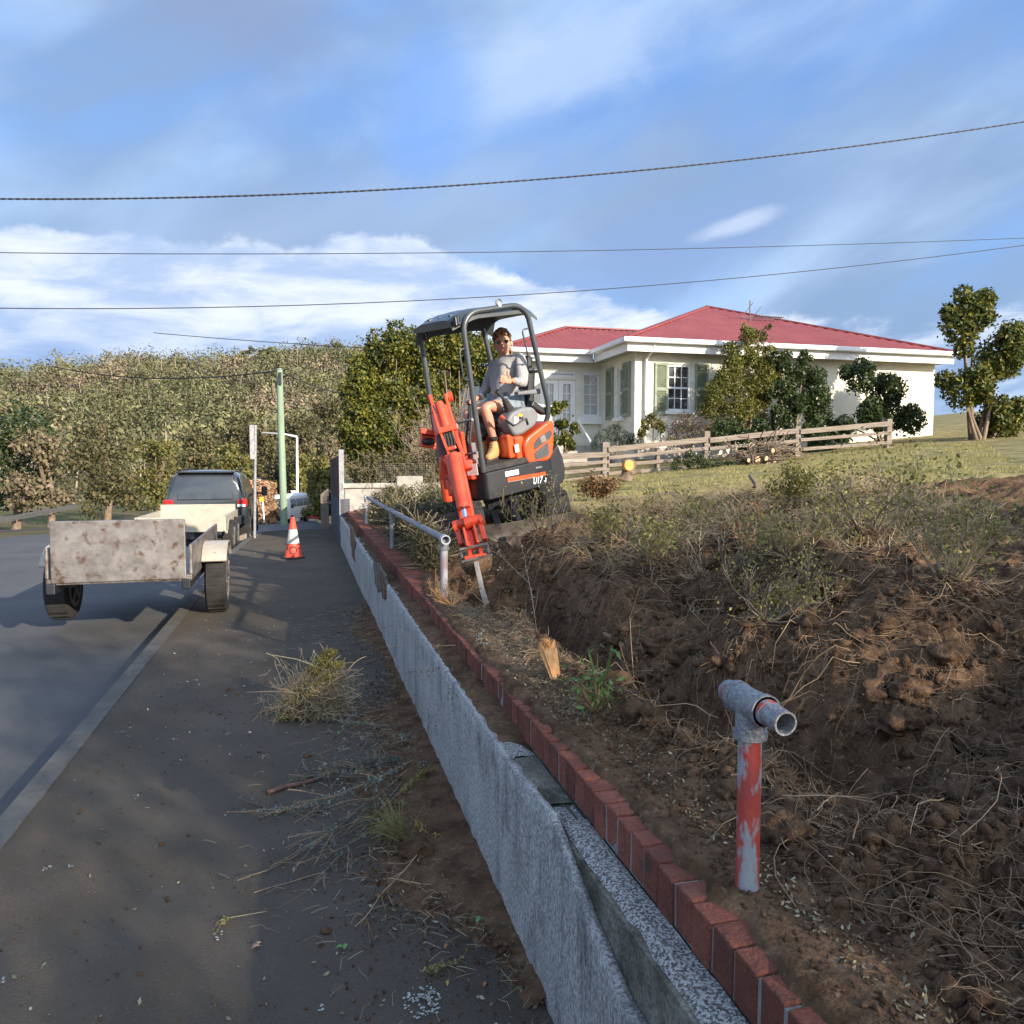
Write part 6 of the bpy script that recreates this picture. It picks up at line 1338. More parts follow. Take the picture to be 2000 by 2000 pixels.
# ------------------------------------------------------------------ big camellia hedge and neighbours
def shrub(name, label, cat, base, clumps, n, size, m, stems=6, sr=.03, seed=1, spread=.8, shell=.5, aspect=.55, group=None, stem_m=None, twigs=0, twig_r=.006):
    o = thing(name, label, cat, base, group); leaves('foliage', lumpy(clumps, 5, .5, seed), n, size, m, o, shell, aspect, spread, seed=seed)
    rr = random.Random(seed); ps = []
    for k in range(stems):
        c_ = clumps[k % len(clumps)][0]; a = Vector(base)+Vector((rr.uniform(-.15, .15), rr.uniform(-.15, .15), -.05)); mm = a.lerp(Vector(c_), .5)+Vector((rr.uniform(-.1, .1),)*3)
        ps.append(([tuple(a), tuple(mm), c_], [sr, sr*.7, sr*.3]))
    for k in range(twigs):
        c_ = clumps[k % len(clumps)]; s = Vector(c_[0])+Vector((rr.uniform(-1, 1)*c_[1][0], rr.uniform(-1, 1)*c_[1][1], rr.uniform(-1, 1)*c_[1][2]))*.6; ps.append((wander(s, (rr.uniform(-1, 1), rr.uniform(-1, .2), rr.uniform(-.3, 1)), c_[1][0]*1.1, 5, .3, 0, rr), twig_r))
    if ps: tubes('stems', ps, stem_m or bark_m, o, n=5)
    return o
def clumps_px(lst, Y):                                         # (u, v, radius px, depth offset)
    out = []
    for u, v, r_, dy in lst: p = at(u, v, 1, Y+dy); s = r_*(Y+dy)/F; out.append((tuple(p), (s, s*.8, s)))
    return out
cl = clumps_px([(775, 672, 36, 0), (740, 700, 42, .2), (805, 690, 30, .3), (710, 745, 42, 0), (765, 745, 45, .4), (695, 795, 36, 0), (740, 800, 44, .2), (790, 800, 30, .5), (700, 845, 38, 0), (745, 850, 42, .2), (790, 848, 28, .4), (715, 885, 36, .1), (760, 885, 30, .3), (688, 830, 30, .1), (690, 868, 28, .2), (700, 770, 34, .1), (825, 730, 30, .5), (838, 770, 26, .6), (815, 800, 26, .5), (830, 660, 28, .6), (800, 720, 30, .6)], 18.0)
shrub('camellia', 'big rounded camellia with dark and yellow green leaves left of the excavator', 'shrub', (2.2, 18.9, .9), [(c_, tuple(q*1.12 for q in r_)) for c_, r_ in cl], 26000, .088, lf_cam, 6, .035, 3, spread=.9, aspect=.6)
cl = clumps_px([(862, 665, 34, .6), (895, 655, 30, .8), (840, 700, 30, .7), (880, 700, 34, .9), (925, 690, 34, .8), (960, 690, 30, .9), (985, 705, 24, 1.0), (915, 730, 32, 1.1), (850, 745, 26, 1.0), (960, 740, 34, 1.2), (1000, 740, 22, 1.2), (880, 770, 30, 1.2)], 18.4)
shrub('camellia', 'camellia with bright green leaf clusters seen through the excavator canopy', 'shrub', (3.6, 19.2, 1.0), [(c_, tuple(q*1.15 for q in r_)) for c_, r_ in cl], 18000, .088, lf_cam, 9, .045, 5, spread=.9, aspect=.6)
tg = thing('bare_shrub', 'tangle of bare pale brown branches in the hedge behind the excavator', 'shrub', (3.2, 17.9, 1.0)); ps = []; rr = random.Random(21)
for k in range(14):
    b0 = Vector((3.0+rr.uniform(0, 1.5), 17.6+rr.uniform(-.3, .5), .95)); br, _ = branching(b0, (rr.uniform(-.5, .5), rr.uniform(-.4, .1), 1.2), rr.uniform(.9, 1.6), .026, 3, 4, rr, .25, .06); ps += [(p, [max(q, .005) for q in r_]) for p, r_ in br]
tubes('branches', ps, twig_m, tg, n=4)
p2 = [(wander((2.6+rr.uniform(0, 2.0), 17.4+rr.uniform(-.3, .5), rr.uniform(1.2, 2.9)), (rr.uniform(-1, 1), rr.uniform(-.6, .2), rr.uniform(-.8, .5)), rr.uniform(.3, .8), 6, .4, .05, rr), .006) for _ in range(900)]
t_ = tubes('dead_twigs', p2, mat('dead_twig', (.15, .095, .065), (.24, .16, .11), scale=3, rough=.9), tg, n=3, kind='stuff')
cl = clumps_px([(720, 915, 34, -.6), (760, 912, 32, -.5), (800, 905, 30, -.5), (840, 900, 30, -.4), (700, 930, 22, -.7), (870, 905, 28, -.3), (780, 925, 26, -.6), (830, 930, 24, -.6)], 17.2)
shrub('hedge_shrub', 'lower loose hedge of small leaves and thin stems just behind the block wall', 'shrub', (2.4, 17.0, .9), cl, 8000, .07, lf_box, 8, .02, 8, twigs=220, twig_r=.006, spread=1)
# wire mesh in front of the hedge
b = MB(); m0, m1 = at(735, 905, 1, 16.2), at(850, 938, 1, 16.2)
for k in range(34): x = m0.x+(m1.x-m0.x)*k/33; b.box((x, 16.2, (m0.z+m1.z)/2), (.0018, .0018, m0.z-m1.z))
for k in range(9): z = m1.z+(m0.z-m1.z)*k/8; b.box(((m0.x+m1.x)/2, 16.195, z), (m1.x-m0.x, .0018, .0018))
o = b.build('wire_mesh', steel, None); tag(o, 'sheet of thin square wire mesh standing on the block wall', 'mesh')
# low privet along the railing
rr = random.Random(4)
for i, (y0, y1, lab, s_) in enumerate(((6.7, 9.0, 'low brown green privet bush right behind the near end of the pipe railing', .24), (9.0, 12.2, 'low privet bush behind the middle of the pipe railing', .27), (12.2, 16.0, 'pale low bush at the far end of the pipe railing by the block wall', .29))):
    cl = []
    for k in range(16):
        y = rr.uniform(y0, y1); x = rr.uniform(1.12, 1.12+.13*(y-4.4)); x = min(x, 2.4)
        if 7.2 < y < 9.8 and x > 1.30: x = 1.25
        cl.append(((x, y, gz(x, y, False)+s_*.55+rr.uniform(-.05, .12)), (s_*.9, s_*1.2, s_*.9)))
    shrub('privet_bush', lab, 'bush', (1.3, (y0+y1)/2, gz(1.3, (y0+y1)/2, False)), cl, 9000, .034 if i == 0 else .042, lf_box, 14, .012, 30+i, spread=1, shell=.35, group='low bushes along the railing', stem_m=twig_m, twigs=260, twig_r=.0035)

# ------------------------------------------------------------------ garden of the house
cl = clumps_px([(1462, 660, 22, 0), (1482, 655, 16, .1), (1445, 690, 32, 0), (1480, 690, 32, 0), (1425, 725, 34, 0), (1470, 730, 42, .1), (1500, 725, 26, 0), (1405, 760, 34, 0), (1450, 770, 40, 0), (1490, 765, 34, 0), (1390, 800, 32, 0), (1430, 810, 36, 0), (1475, 805, 34, 0), (1500, 640, 8, 0), (1453, 640, 8, 0)], 16.9)
shrub('golden_conifer', 'tall golden green bushy tree in front of the house, taller than the gutter', 'tree', tuple(at(1465, 850, 1, 16.9)), [(c_, tuple(q*1.18 for q in r_)) for c_, r_ in cl], 30000, .058, lf_con, 10, .03, 12, spread=1, aspect=.5, twigs=60)
cl = clumps_px([(1530, 710, 26, 0), (1550, 740, 30, .2), (1520, 760, 28, 0), (1555, 790, 30, 0), (1525, 810, 30, 0), (1590, 760, 40, .3), (1600, 810, 40, .2), (1570, 700, 18, .2)], 16.6)
shrub('dark_shrub', 'dense dark green leafy shrub at the right before the house wall', 'shrub', tuple(at(1545, 850, 1, 16.6)), [(c_, tuple(q*1.15 for q in r_)) for c_, r_ in cl], 16000, .075, lf_dark, 8, .03, 14, spread=.9)
cl = clumps_px([(1095, 830, 16, 0), (1085, 800, 14, 0), (1105, 858, 18, 0), (1120, 840, 14, .1), (1080, 862, 16, 0), (1098, 790, 10, 0), (1112, 872, 14, 0), (1068, 835, 12, 0)], 15.8)
shrub('leafy_shrub', 'green leafy shrub in front of the white doors, right of the excavator hood', 'shrub', tuple(at(1090, 890, 1, 15.8)), cl, 2100, .085, lf_cam, 8, .018, 15, spread=.9, aspect=.5)
cl = clumps_px([(1170, 862, 20, 0), (1195, 855, 22, .1), (1220, 858, 22, 0), (1240, 868, 18, 0), (1185, 842, 12, .1), (1205, 835, 12, .1)], 16.9)
shrub('lavender_bush', 'grey green lavender bush low against the house wall corner', 'bush', tuple(at(1205, 885, 1, 16.9)), cl, 5200, .07, lf_lav, 8, .01, 16, spread=.7, aspect=.2)
cl = clumps_px([(1275, 822, 16, 0), (1290, 835, 14, 0), (1260, 830, 12, 0), (1250, 850, 12, 0)], 16.6)
shrub('rose_bush', 'thin rose bush with sparse green leaves below the front window, beside the downpipe', 'bush', tuple(at(1272, 885, 1, 16.6)), cl, 900, .07, lf_con, 8, .012, 17, twigs=60, twig_r=.008)
cl = clumps_px([(1320, 840, 22, 0), (1345, 830, 24, 0), (1370, 845, 26, 0), (1310, 865, 20, 0), (1345, 865, 22, 0)], 16.4)
shrub('bare_rose_bush', 'mostly bare twiggy rose bush beneath the front window', 'bush', tuple(at(1335, 890, 1, 16.4)), cl, 700, .05, lf_con, 14, .012, 18, twigs=240, twig_r=.007, stem_m=mat('rose_stem', (.12, .075, .06), (.08, .05, .04), rough=.8))
cl = clumps_px([(1400, 850, 34, 0), (1440, 855, 34, 0), (1490, 850, 34, 0), (1535, 850, 34, 0), (1600, 850, 40, 0)], 16.3)
shrub('dark_hedge', 'dark shaded hedge base running behind the timber fence on the right', 'hedge', tuple(at(1470, 890, 1, 16.3)), cl, 6500, .08, lf_dark, 6, .02, 19)
cl = clumps_px([(1320, 905, 14, 0), (1345, 900, 20, 0), (1370, 905, 20, 0), (1400, 912, 18, 0), (1430, 912, 18, 0), (1460, 912, 16, 0), (1530, 915, 18, 0), (1555, 912, 18, 0)], 14.7)
shrub('ivy_patch', 'low trailing dark green plants along the foot of the timber fence', 'ground plant', tuple(at(1380, 925, 1, 14.7)), cl, 5200, .05, lf_dark, 0, .01, 20, aspect=.35)
cl = clumps_px([(1490, 880, 22, 0), (1470, 885, 16, 0), (1510, 890, 18, 0)], 14.6)
o = thing('pruned_branches', 'heap of dark pruned branches lying around the cut logs', 'branches', tuple(at(1492, 905, 1, 14.6))); rr = random.Random(6)
tubes('branches', [(wander((c_[0][0]+rr.uniform(-.3, .3), c_[0][1], c_[0][2]+rr.uniform(-.25, .15)), (rr.uniform(-1, 1), rr.uniform(-.5, .5), rr.uniform(-.3, .6)), rr.uniform(.3, .8), 5, .3, 0, rr), rr.uniform(.006, .016)) for c_ in cl for _ in range(36)], bark_m, o, n=4)
# further right of the photographed part: a few more shrubs
cl = clumps_px([(1680, 740, 50, 0), (1740, 760, 50, 0), (1700, 810, 50, 0), (1780, 820, 50, 0), (1650, 830, 36, 0)], 16.4); shrub('dark_shrub', 'broad dark green shrub beyond the right end of the window wall', 'shrub', tuple(at(1720, 860, 1, 16.4)), cl, 9000, .10, lf_dark, 7, .03, 44)
cl = clumps_px([(1880, 640, 70, 0), (1950, 700, 80, 0), (1880, 760, 70, 0), (1960, 820, 70, 0), (1900, 600, 50, 0)], 15.0); shrub('garden_tree', 'tall dark leafy tree at the far right of the garden', 'tree', tuple(at(1910, 880, 1, 15)), cl, 14000, .11, lf_cam, 9, .06, 45)

# ------------------------------------------------------------------ unseen row of trees added behind the photographer to soften the sun
def big_tree(x, y, h, r_, label, seed, n=9000, name='added_shade_tree'):
    z0 = gz(max(x, .9), y, False) if x > .9 else 0; rr = random.Random(seed); o = thing(name, label, 'tree', (x, y, z0), 'added shade trees out of view behind'); cl = []
    for k in range(22):
        a, q = rr.uniform(0, 6.28), rr.uniform(.12, .95); R_ = r_*math.sqrt(max(.1, 1-((q-.45)/.6)**2))*.72; cl.append(((x+R_*math.cos(a)*rr.uniform(.3, 1), y+R_*math.sin(a)*rr.uniform(.3, 1), z0+h*q), (r_*.42, r_*.42, min(r_*.42, h*.16))))
    leaves('crown', cl, n, .085, lf_dark, o, shell=.05, aspect=.65, seed=seed); tubes('trunk', [([(x, y, z0-.2), (x, y, z0+h*.4), (x, y, z0+h*.85)], [.22, .16, .05])]+[([(x, y, z0+h*.2), c_[0]], [.07, .02]) for c_ in cl[:6]], bark_m, o, n=8)
for k, (x, y) in enumerate(((2.2, -11.2), (4.6, -10.0), (6.9, -8.7), (9.2, -7.4), (11.3, -6.2))):
    big_tree(x, y, 5.3+.25*(k % 2), 1.9, ['added shade tree nearest the street in the unseen row behind', 'second added shade tree from the street in the unseen row behind', 'middle added shade tree of the unseen row behind', 'fourth added shade tree from the street in the unseen row behind', 'added shade tree farthest from the street in the unseen row behind'][k], 71+k, 10500)

# ------------------------------------------------------------------ rubble, roots, clods, grass
def surf(x, y): return gz(x, y)
rr = random.Random(77)
def clods():
    V = []; Fq = []; ico = bmesh.new(); bmesh.ops.create_icosphere(ico, subdivisions=1, radius=1); iv = np.array([v.co[:] for v in ico.verts]); ff = np.array([[v.index for v in f.verts] for f in ico.faces]); ico.free(); rg = np.random.default_rng(8); k = 0
    for _ in range(13000):
        y = .7+6.8*rr.random()**1.4; x = rr.uniform(1.0, 1.5+.5*y) if y > 1.2 else rr.uniform(.98, 2.3)
        if rr.random() < .42: y, x = rr.uniform(.7, 3.2), rr.uniform(.92, 1.6)
        s = min(.040, .003+abs(rr.gauss(0, .009)))
        if x < 1.12: s *= .42
        z = surf(x, y)+s*.2; V.append(iv*(s*rg.uniform(.55, 1.3, (1, 3)))*(1+.28*rg.normal(size=(12, 1)))+np.array([x, y, z])); Fq.append(ff+k); k += 12
    o = npmesh('soil_clods', np.concatenate(V), np.concatenate(Fq), clodmat, kind='stuff'); tag(o, 'crumbs and clods of dark dug soil over the bank', 'soil')
clods()
def sods():
    rr = random.Random(41); b = MB(); ps = []
    for k in range(420):
        y = 1.4+6.0*rr.random()**1.2; x = rr.uniform(1.15, 1.8+.45*y); s = .018+.05*rr.random()**2.2; c_ = Vector((x, y, surf(x, y)+s*.15)); n0 = len(b.v); b.ball(c_, (s*rr.uniform(.8, 1.4), s*rr.uniform(.8, 1.3), s*rr.uniform(.5, .9)), 18, 12)
        for q in range(n0, len(b.v)): v = Vector(b.v[q]); d_ = (v-c_).normalized(); b.v[q] = tuple(v+d_*s*(.9*(.3-abs(nz(*v, 22)))+.8*nz(v[1], v[2], v[0], 48)))
        for _ in range(11):
            d_ = Vector((rr.gauss(0, 1), rr.gauss(0, 1), rr.gauss(0, .8))).normalized(); ps.append((wander(c_+d_*s*.85, d_, s*rr.uniform(.6, 1.8), 4, .5, .1, rr), .0012))
    o = b.build('sod_lumps', clodmat, None, smooth='all', kind='stuff'); tag(o, 'rough lumps of dug sod thrown over the bank', 'soil'); o = tubes('sod_roots', ps, root_m, n=3, kind='stuff'); tag(o, 'frayed roots sticking out of the dug sods', 'roots')
sods()
def rootmesh(name, n, m, length, rad, region, label, wig=.45, lift=.02, up=.15, cat='roots', nseg=6, seed=1):
    rr = random.Random(seed); ps = []
    for _ in range(n):
        x, y = region(rr); z = surf(x, y)+lift*rr.random(); L_ = length*rr.uniform(.3, 1.2); a = rr.uniform(0, 2*math.pi); pts = [(x, y, z)]; d = Vector((math.cos(a), math.sin(a), rr.uniform(-.1, up*2)))
        for k in range(nseg):
            d = (d+Vector((rr.uniform(-1, 1), rr.uniform(-1, 1), rr.uniform(-1, 1)*.7))*wig).normalized(); p = Vector(pts[-1])+d*(L_/nseg)
            if p.x > .88: p.z = max(p.z, surf(p.x, p.y)-.012) ; p.z = min(p.z, surf(p.x, p.y)+.05+up*L_)
            pts.append(tuple(p))
        r_ = rad*rr.uniform(.5, 1.3)*min(1.2, .30+.16*y); ps.append((pts, [r_*(1-.6*k/nseg) for k in range(nseg+1)]))
    o = tubes(name, ps, m, n=3, kind='stuff'); tag(o, label, cat); return o
def reg_bank(rr):
    y = 1.0+6.2*rr.random()**1.3; return rr.uniform(1.15, 1.8+.62*y), y
rootmesh('fine_roots', 12000, root_m, .17, .0017, reg_bank, 'fine torn roots matted over the dug soil', .6, .03, .12, seed=2)
rootmesh('coarse_roots', 800, root_m, .36, .0036, reg_bank, 'longer torn roots lying across the rubble', .4, .05, .2, seed=3)
def reg_far(rr): y = 3.6+5.2*rr.random()**.8; return rr.uniform(2.0 if y < 7 else 3.0, 2.0+.62*y), y
rootmesh('dead_stems', 6000, straw_m, .34, .0020, reg_far, 'dead grass stems and thin straw coloured twigs over the far side of the rubble', .35, .04, .35, 'dead stems', seed=4)
def reg_edge(rr): y = 2.6+3.2*rr.random(); return rr.uniform(.93, 1.25), y
rootmesh('dry_litter_stems', 2600, straw_m, .07, .0010, reg_edge, 'dry straw and rootlets scattered on the brick edge', .5, .01, .05, 'plant litter', seed=5)
def reg_near(rr): y = .7+2.2*rr.random(); return rr.uniform(1.0, 1.9), y
rootmesh('near_rootlets', 1600, root_m, .085, .0007, reg_near, 'hair thin rootlets in the near soil beside the bricks', .6, .012, .1, seed=6)
rg = np.random.default_rng(31); pts = []
for _ in range(7000):
    y = .7+5.5*rg.random()**1.2; x = 1.0+(rg.random()**1.5)*(.45+.25*y); pts.append((x, y, surf(x, y)+.006))
for _ in range(1500): y = 2.6+3.2*rg.random(); x = rg.uniform(.90, 1.2); pts.append((x, y, surf(x, y)+.005))
V, Fq = leafgeo(pts, .011, np.tile([0, 0, 1.], (len(pts), 1)), .45, .5, rg, .6); o = npmesh('leaf_litter', V, Fq, litter_m, kind='stuff'); tag(o, 'tiny dry leaves and chips sprinkled on the dark soil', 'plant litter')
# soil and litter lying on the stone ledge
V = []; ysl = axis_pts([(2.75, 6.2, .02), (6.2, 16, .1)])
for y in ysl:
    f_ = sst(2.75, 3.1, y)*(1-.6*sst(5.6, 6.6, y))
    for i in range(7): t = i/6; x = .716+.115*t; V.append((x, y, .592+f_*(.03*t**.6+.022*nz(x, y, 2, 16)+.006)*(0 if i == 0 else 1)))
Q = [(j*7+i, (j+1)*7+i, (j+1)*7+i+1, j*7+i+1) for j in range(len(ysl)-1) for i in range(6)]; o = npmesh('ledge_soil', V, Q, soil, smooth=True, kind='stuff'); tag(o, 'dark soil spilt along the stone ledge below the bricks', 'soil')
# lawn and weeds
def grass(name, pts, h, w, m, label, lean=.5, seed=1):
    rg = np.random.default_rng(seed); p = np.asarray(pts, float); n = len(p); a = rg.uniform(0, 2*np.pi, n); t = np.stack([np.cos(a), np.sin(a), np.zeros(n)], 1); l = rg.normal(size=(n, 3))*lean; l[:, 2] = 1; l /= np.linalg.norm(l, axis=1)[:, None]; hh = (h*rg.uniform(.4, 1.3, n))[:, None]; ww = w
    droop = np.stack([l[:, 0], l[:, 1], -.4*np.abs(l[:, 0])], 1)*.5
    V = np.stack([p-t*ww, p+t*ww, p+(l+droop*.3)*hh+t*ww*.25, p+(l+droop*.3)*hh-t*ww*.25], 1).reshape(-1, 3); o = npmesh(name, V, np.arange(4*n).reshape(n, 4), m, kind='stuff'); tag(o, label, 'grass'); return o
pts = []
while len(pts) < 60000:
    y = 7.4+8.6*rg.random()**1.1; x = rg.uniform(1.5, 1.5+.95*y)
    if y+.8*nz(x, y, 2, 1.1) < 8.0-.25*(x-3) or (x < 3.1 and y < 9.6): continue
    if nz(x, y, 5, .9)+.5*nz(x, y, 1, 3) < -.22: continue
    pts.append((x, y, surf(x, y)-.01))
grass('lawn_grass', pts, .055, .004, grassm, 'short patchy winter grass on the sloping lawn', .6, 4)
pts = [(x, y, surf(x, y)-.01) for x, y in [reg_far(rr) for _ in range(5000)]]; grass('rough_grass', pts, .15, .003, grassm, 'rough dead and green grass among the rubble', .8, 5)
cs = [(rr.uniform(1.2, 3.4), rr.uniform(1.8, 6.5)) for _ in range(30)]; pts = []
for c_ in cs:
    for _ in range(26): x, y = c_[0]+rr.gauss(0, .035), c_[1]+rr.gauss(0, .035); pts.append((x, y, surf(x, y)-.01))
grass('grass_tufts', pts, .055, .0016, lf_green, 'small green weed tufts in the dug soil', .8, 6)
# fallen branches on the lawn
for k, (a, c_, lab) in enumerate((((1465, 930), (1478, 968), 'short dark branch sticking up out of the rubble on the right'), ((1275, 965), (1325, 972), 'dark fallen branch lying flat on the lawn'), ((1180, 995), (1230, 1030), 'dark thin fallen branch across the rough grass'))):
    p, q = at(*a, 1, 8.2 if k == 0 else 9.5), at(*c_, 1, 7.6 if k == 0 else 9.3)
    if k: p.z = surf(p.x, p.y)+.03; q.z = surf(q.x, q.y)+.03
    else: q.z = surf(q.x, q.y)-.02
    o = tubes('fallen_branch', [([tuple(p), tuple(p.lerp(q, .5)+Vector((.03, 0, .03))), tuple(q)], [.022, .026, .030])], bark_m, n=8); tag(o, lab, 'branch')
# uprooted shrubs in the rubble
def uprooted(a, b_, d, r_px, m, label, seed, n=900, stem=twig_m, ball=True, up=1.0, lsize=.03, name='uprooted_shrub', cat='shrub', nst=10, group=None, tipr=.06, aspect=.6, bs=1.0):
    base = hit(a, b_) if d else Vector((.96, 5.15, surf(.96, 5.15))); d = d or 5.2; s = r_px*(base-CO).length/F; o = thing(name, label, cat, tuple(base), group); rr = random.Random(seed); ps = []; tips = []
    for k in range(nst):
        an = rr.uniform(0, 6.28); br, tp_ = branching(base, (math.cos(an)*.9, math.sin(an)*.6-.2, up*rr.uniform(.4, 1.2)), s*rr.uniform(.8, 1.3), .011*s/.35, 2, 3, rr, .25, .08); ps += br; tips += tp_
    ps = [(p, [max(q, .0016) for q in r_]) for p, r_ in ps]; tubes('branches', ps, stem, o, n=4)
    if n:
        rg = np.random.default_rng(seed); tt = np.array(tips); idx = rg.integers(0, len(tt), n); pp = tt[idx]+rg.normal(size=(n, 3))*tipr*s/.4; V, Fq = leafgeo(pp, lsize, None, aspect, 1, rg); npmesh('foliage', V, Fq, m, o)
    if ball:
        b = MB(); b.ball(base+Vector((0, 0, -.02)), (s*.42*bs, s*.38*bs, s*.26*bs), 30, 18); b.v = [tuple(Vector(v)+(Vector(v)-base).normalized()*(.05*nz(*v, 7)+.03*nz(v[1], v[2], v[0], 17)+.02*nz(*v, 40))) for v in b.v]; b.build('root_ball', clodmat, o, smooth='all')
        tubes('torn_roots', [(wander(base+Vector((rr.uniform(-1, 1)*s*.35*bs, rr.uniform(-1, 0)*s*.34*bs, rr.uniform(-.8, .8)*s*.25*bs)), (rr.uniform(-1, 1), rr.uniform(-1, 0), rr.uniform(-.8, .5)), s*rr.uniform(.2, .5), 5, .5, 0, rr), .0022) for _ in range(int(170*bs))], root_m, o, n=3, kind='stuff')
    return o
uprooted(1066, 1058, 6.1, 74, lf_yel, 'uprooted shrub with dark root ball and pale branches lying before the dozer blade', 1, 480, up=1.0, lsize=.026, nst=11, bs=1.5)
uprooted(1172, 978, 8.3, 30, lf_dry, 'brown leaved dead bush upright near the tree stump', 2, 1500, ball=False, lsize=.04, nst=9, stem=bark_m, tipr=.09)
uprooted(1215, 1062, 6.6, 62, lf_yel, 'pale yellow leaved torn shrub right of the dozer blade', 3, 1100, ball=True, up=.6, lsize=.026)
uprooted(1345, 1045, 6.9, 48, lf_yel, 'straw coloured twiggy bush mid lawn with few leaves', 4, 500, ball=False, lsize=.024, stem=straw_m, nst=14)
uprooted(1285, 1105, 5.9, 60, lf_yel, 'torn yellow green shrub lying in the middle of the rubble', 5, 700, lsize=.024, stem=straw_m, nst=12, bs=1.7)
uprooted(1460, 1060, 6.0, 60, lf_dry, 'uprooted bush with dark roots and a few dry leaves right of centre', 6, 350, lsize=.026, stem=straw_m)
uprooted(1545, 1095, 5.4, 66, lf_yel, 'golden leaved uprooted shrub at the right edge', 7, 1100, lsize=.020, ball=False, tipr=.09, up=.5)
uprooted(1550, 985, 8.0, 44, lf_yel, 'yellow leaved torn bush high at the right edge', 8, 1800, lsize=.03, ball=False)
uprooted(1505, 1215, 4.2, 80, lf_yel, 'yellow green sprays of leaves with pale stems lower right of the rubble', 9, 1100, lsize=.016, ball=False, up=.5, tipr=.07)
uprooted(1385, 1150, 5.0, 78, lf_dry, 'tangle of dead brown stems with a big dark root mass in the rubble', 10, 200, lsize=.02, stem=straw_m, nst=12, bs=1.9, up=.5)
uprooted(1700, 1060, 6.2, 110, lf_yel, 'uprooted golden shrub beyond the right edge of the rubble', 12, 1600, lsize=.024); uprooted(1850, 1150, 5.2, 120, lf_yel, 'straggly torn bush at the far right of the rubble', 13, 1200, lsize=.02, stem=straw_m)
uprooted(838, 1170, 0, 40, lf_yel, 'orange brown rooty stump of a dead shrub on the brick edge by the railing post', 14, 0, ball=False, stem=mat('orange_roots', (.36, .19, .08), (.48, .29, .13), scale=14, rough=.8), up=.7, nst=14, name='shrub_stump', cat='stump')
uprooted(1010, 1020, 7.0, 40, lf_dark, 'dark green trailing sprigs hanging beside the dozer blade', 15, 700, ball=False, lsize=.025)
# splintered stump, cut sprouting shrub, thick root
sb_ = hit(1086, 1326); top_ = at(1067, 1257, 0, sb_.x-.01); o = thing('splintered_stump', 'splintered bright orange stump of fresh torn wood on the trench edge', 'stump', tuple(sb_))
b = MB(); n_ = 14; rings = []
for i, t in enumerate((0, .35, .7, 1.0)):
    c_ = sb_.lerp(top_, t); r_ = (.022, .028, .036, .042)[i]; jag = [0]*n_ if t < 1 else [rnd.uniform(-.03, .025) for _ in range(n_)]; rings += [(c_.x+r_*math.cos(2*math.pi*j/n_)*(1+.15*math.sin(3*j)), c_.y+r_*.75*math.sin(2*math.pi*j/n_), c_.z+jag[j]+.0) for j in range(n_)]
b.add(rings, [(i*n_+j, i*n_+(j+1) % n_, (i+1)*n_+(j+1) % n_, (i+1)*n_+j) for i in range(3) for j in range(n_)]); cc = len(b.v); b.v.append(tuple(top_-Vector((0, 0, .035)))); b.f += [(3*n_+j, 3*n_+(j+1) % n_, cc) for j in range(n_)]; b.mi += [0]*n_; b.build('torn_wood', freshwood, o)
tubes('splinters', [([tuple(top_+Vector((rnd.uniform(-.03, .03), rnd.uniform(-.02, .02), -.03))), tuple(top_+Vector((rnd.uniform(-.035, .03), rnd.uniform(-.02, .02), rnd.uniform(.0, .035))))], [.006, .001]) for _ in range(14)], freshwood, o, n=4); tubes('side_roots', [(wander(sb_.lerp(top_, .8)-Vector((.04, 0, 0)), (-1, -.2, rnd.uniform(-.5, .3)), .10, 4, .3), .003) for _ in range(9)], root_m, o)
cs_ = hit(1166, 1390); o = thing('cut_shrub', 'cut back shrub stump sprouting fresh green shoots in the trench', 'shrub', tuple(cs_)); ps = []; tips = []; rr = random.Random(5)
for k in range(12): br, tp_ = branching(cs_, (rr.uniform(-1.1, .4), rr.uniform(-.8, .1), rr.uniform(.3, 1.0)), rr.uniform(.09, .17), .012, 1, 2, rr, .2, .1); ps += br; tips += tp_
tubes('stems', ps, mat('cut_stem', (.34, .20, .10), (.22, .13, .07), scale=30, rough=.8), o, n=6)
for a_ in ((1150, 1275), (1195, 1262)): q_ = at(*a_, 0, cs_.x-.02); ps2 = [([tuple(cs_+Vector((-.02, 0, .08))), tuple(cs_.lerp(q_, .6)+Vector((.01, 0, .01))), tuple(q_)], [.007, .006, .004])]; tubes('green_shoot', ps2, lf_green, o, n=6); tips += [q_]*2
rgx = np.random.default_rng(2); tt = np.array([tuple(t) for t in tips]); idx = rgx.integers(0, len(tt), 120); V, Fq = leafgeo(tt[idx]+rgx.normal(size=(120, 3))*.02, .036, None, .34, 1, rgx); npmesh('leaf', V, Fq, lf_green, o, kind='stuff')
q0, q1 = hit(1172, 1250), hit(1265, 1290); q0 += Vector((0, -.06, .05)); q1.z += .01
o = tubes('thick_root', [([tuple(q0), tuple(q0.lerp(q1, .3)-Vector((0, 0, .0))), tuple(q0.lerp(q1, .65)+Vector((0, 0, -.015))), tuple(q1)], [.012, .017, .021, .018])], mat('root_bark', (.20, .12, .07), (.30, .20, .12), scale=30, rough=.9, bump=.5), n=10); tag(o, 'thick broken brown root poking out of the far trench wall', 'root')
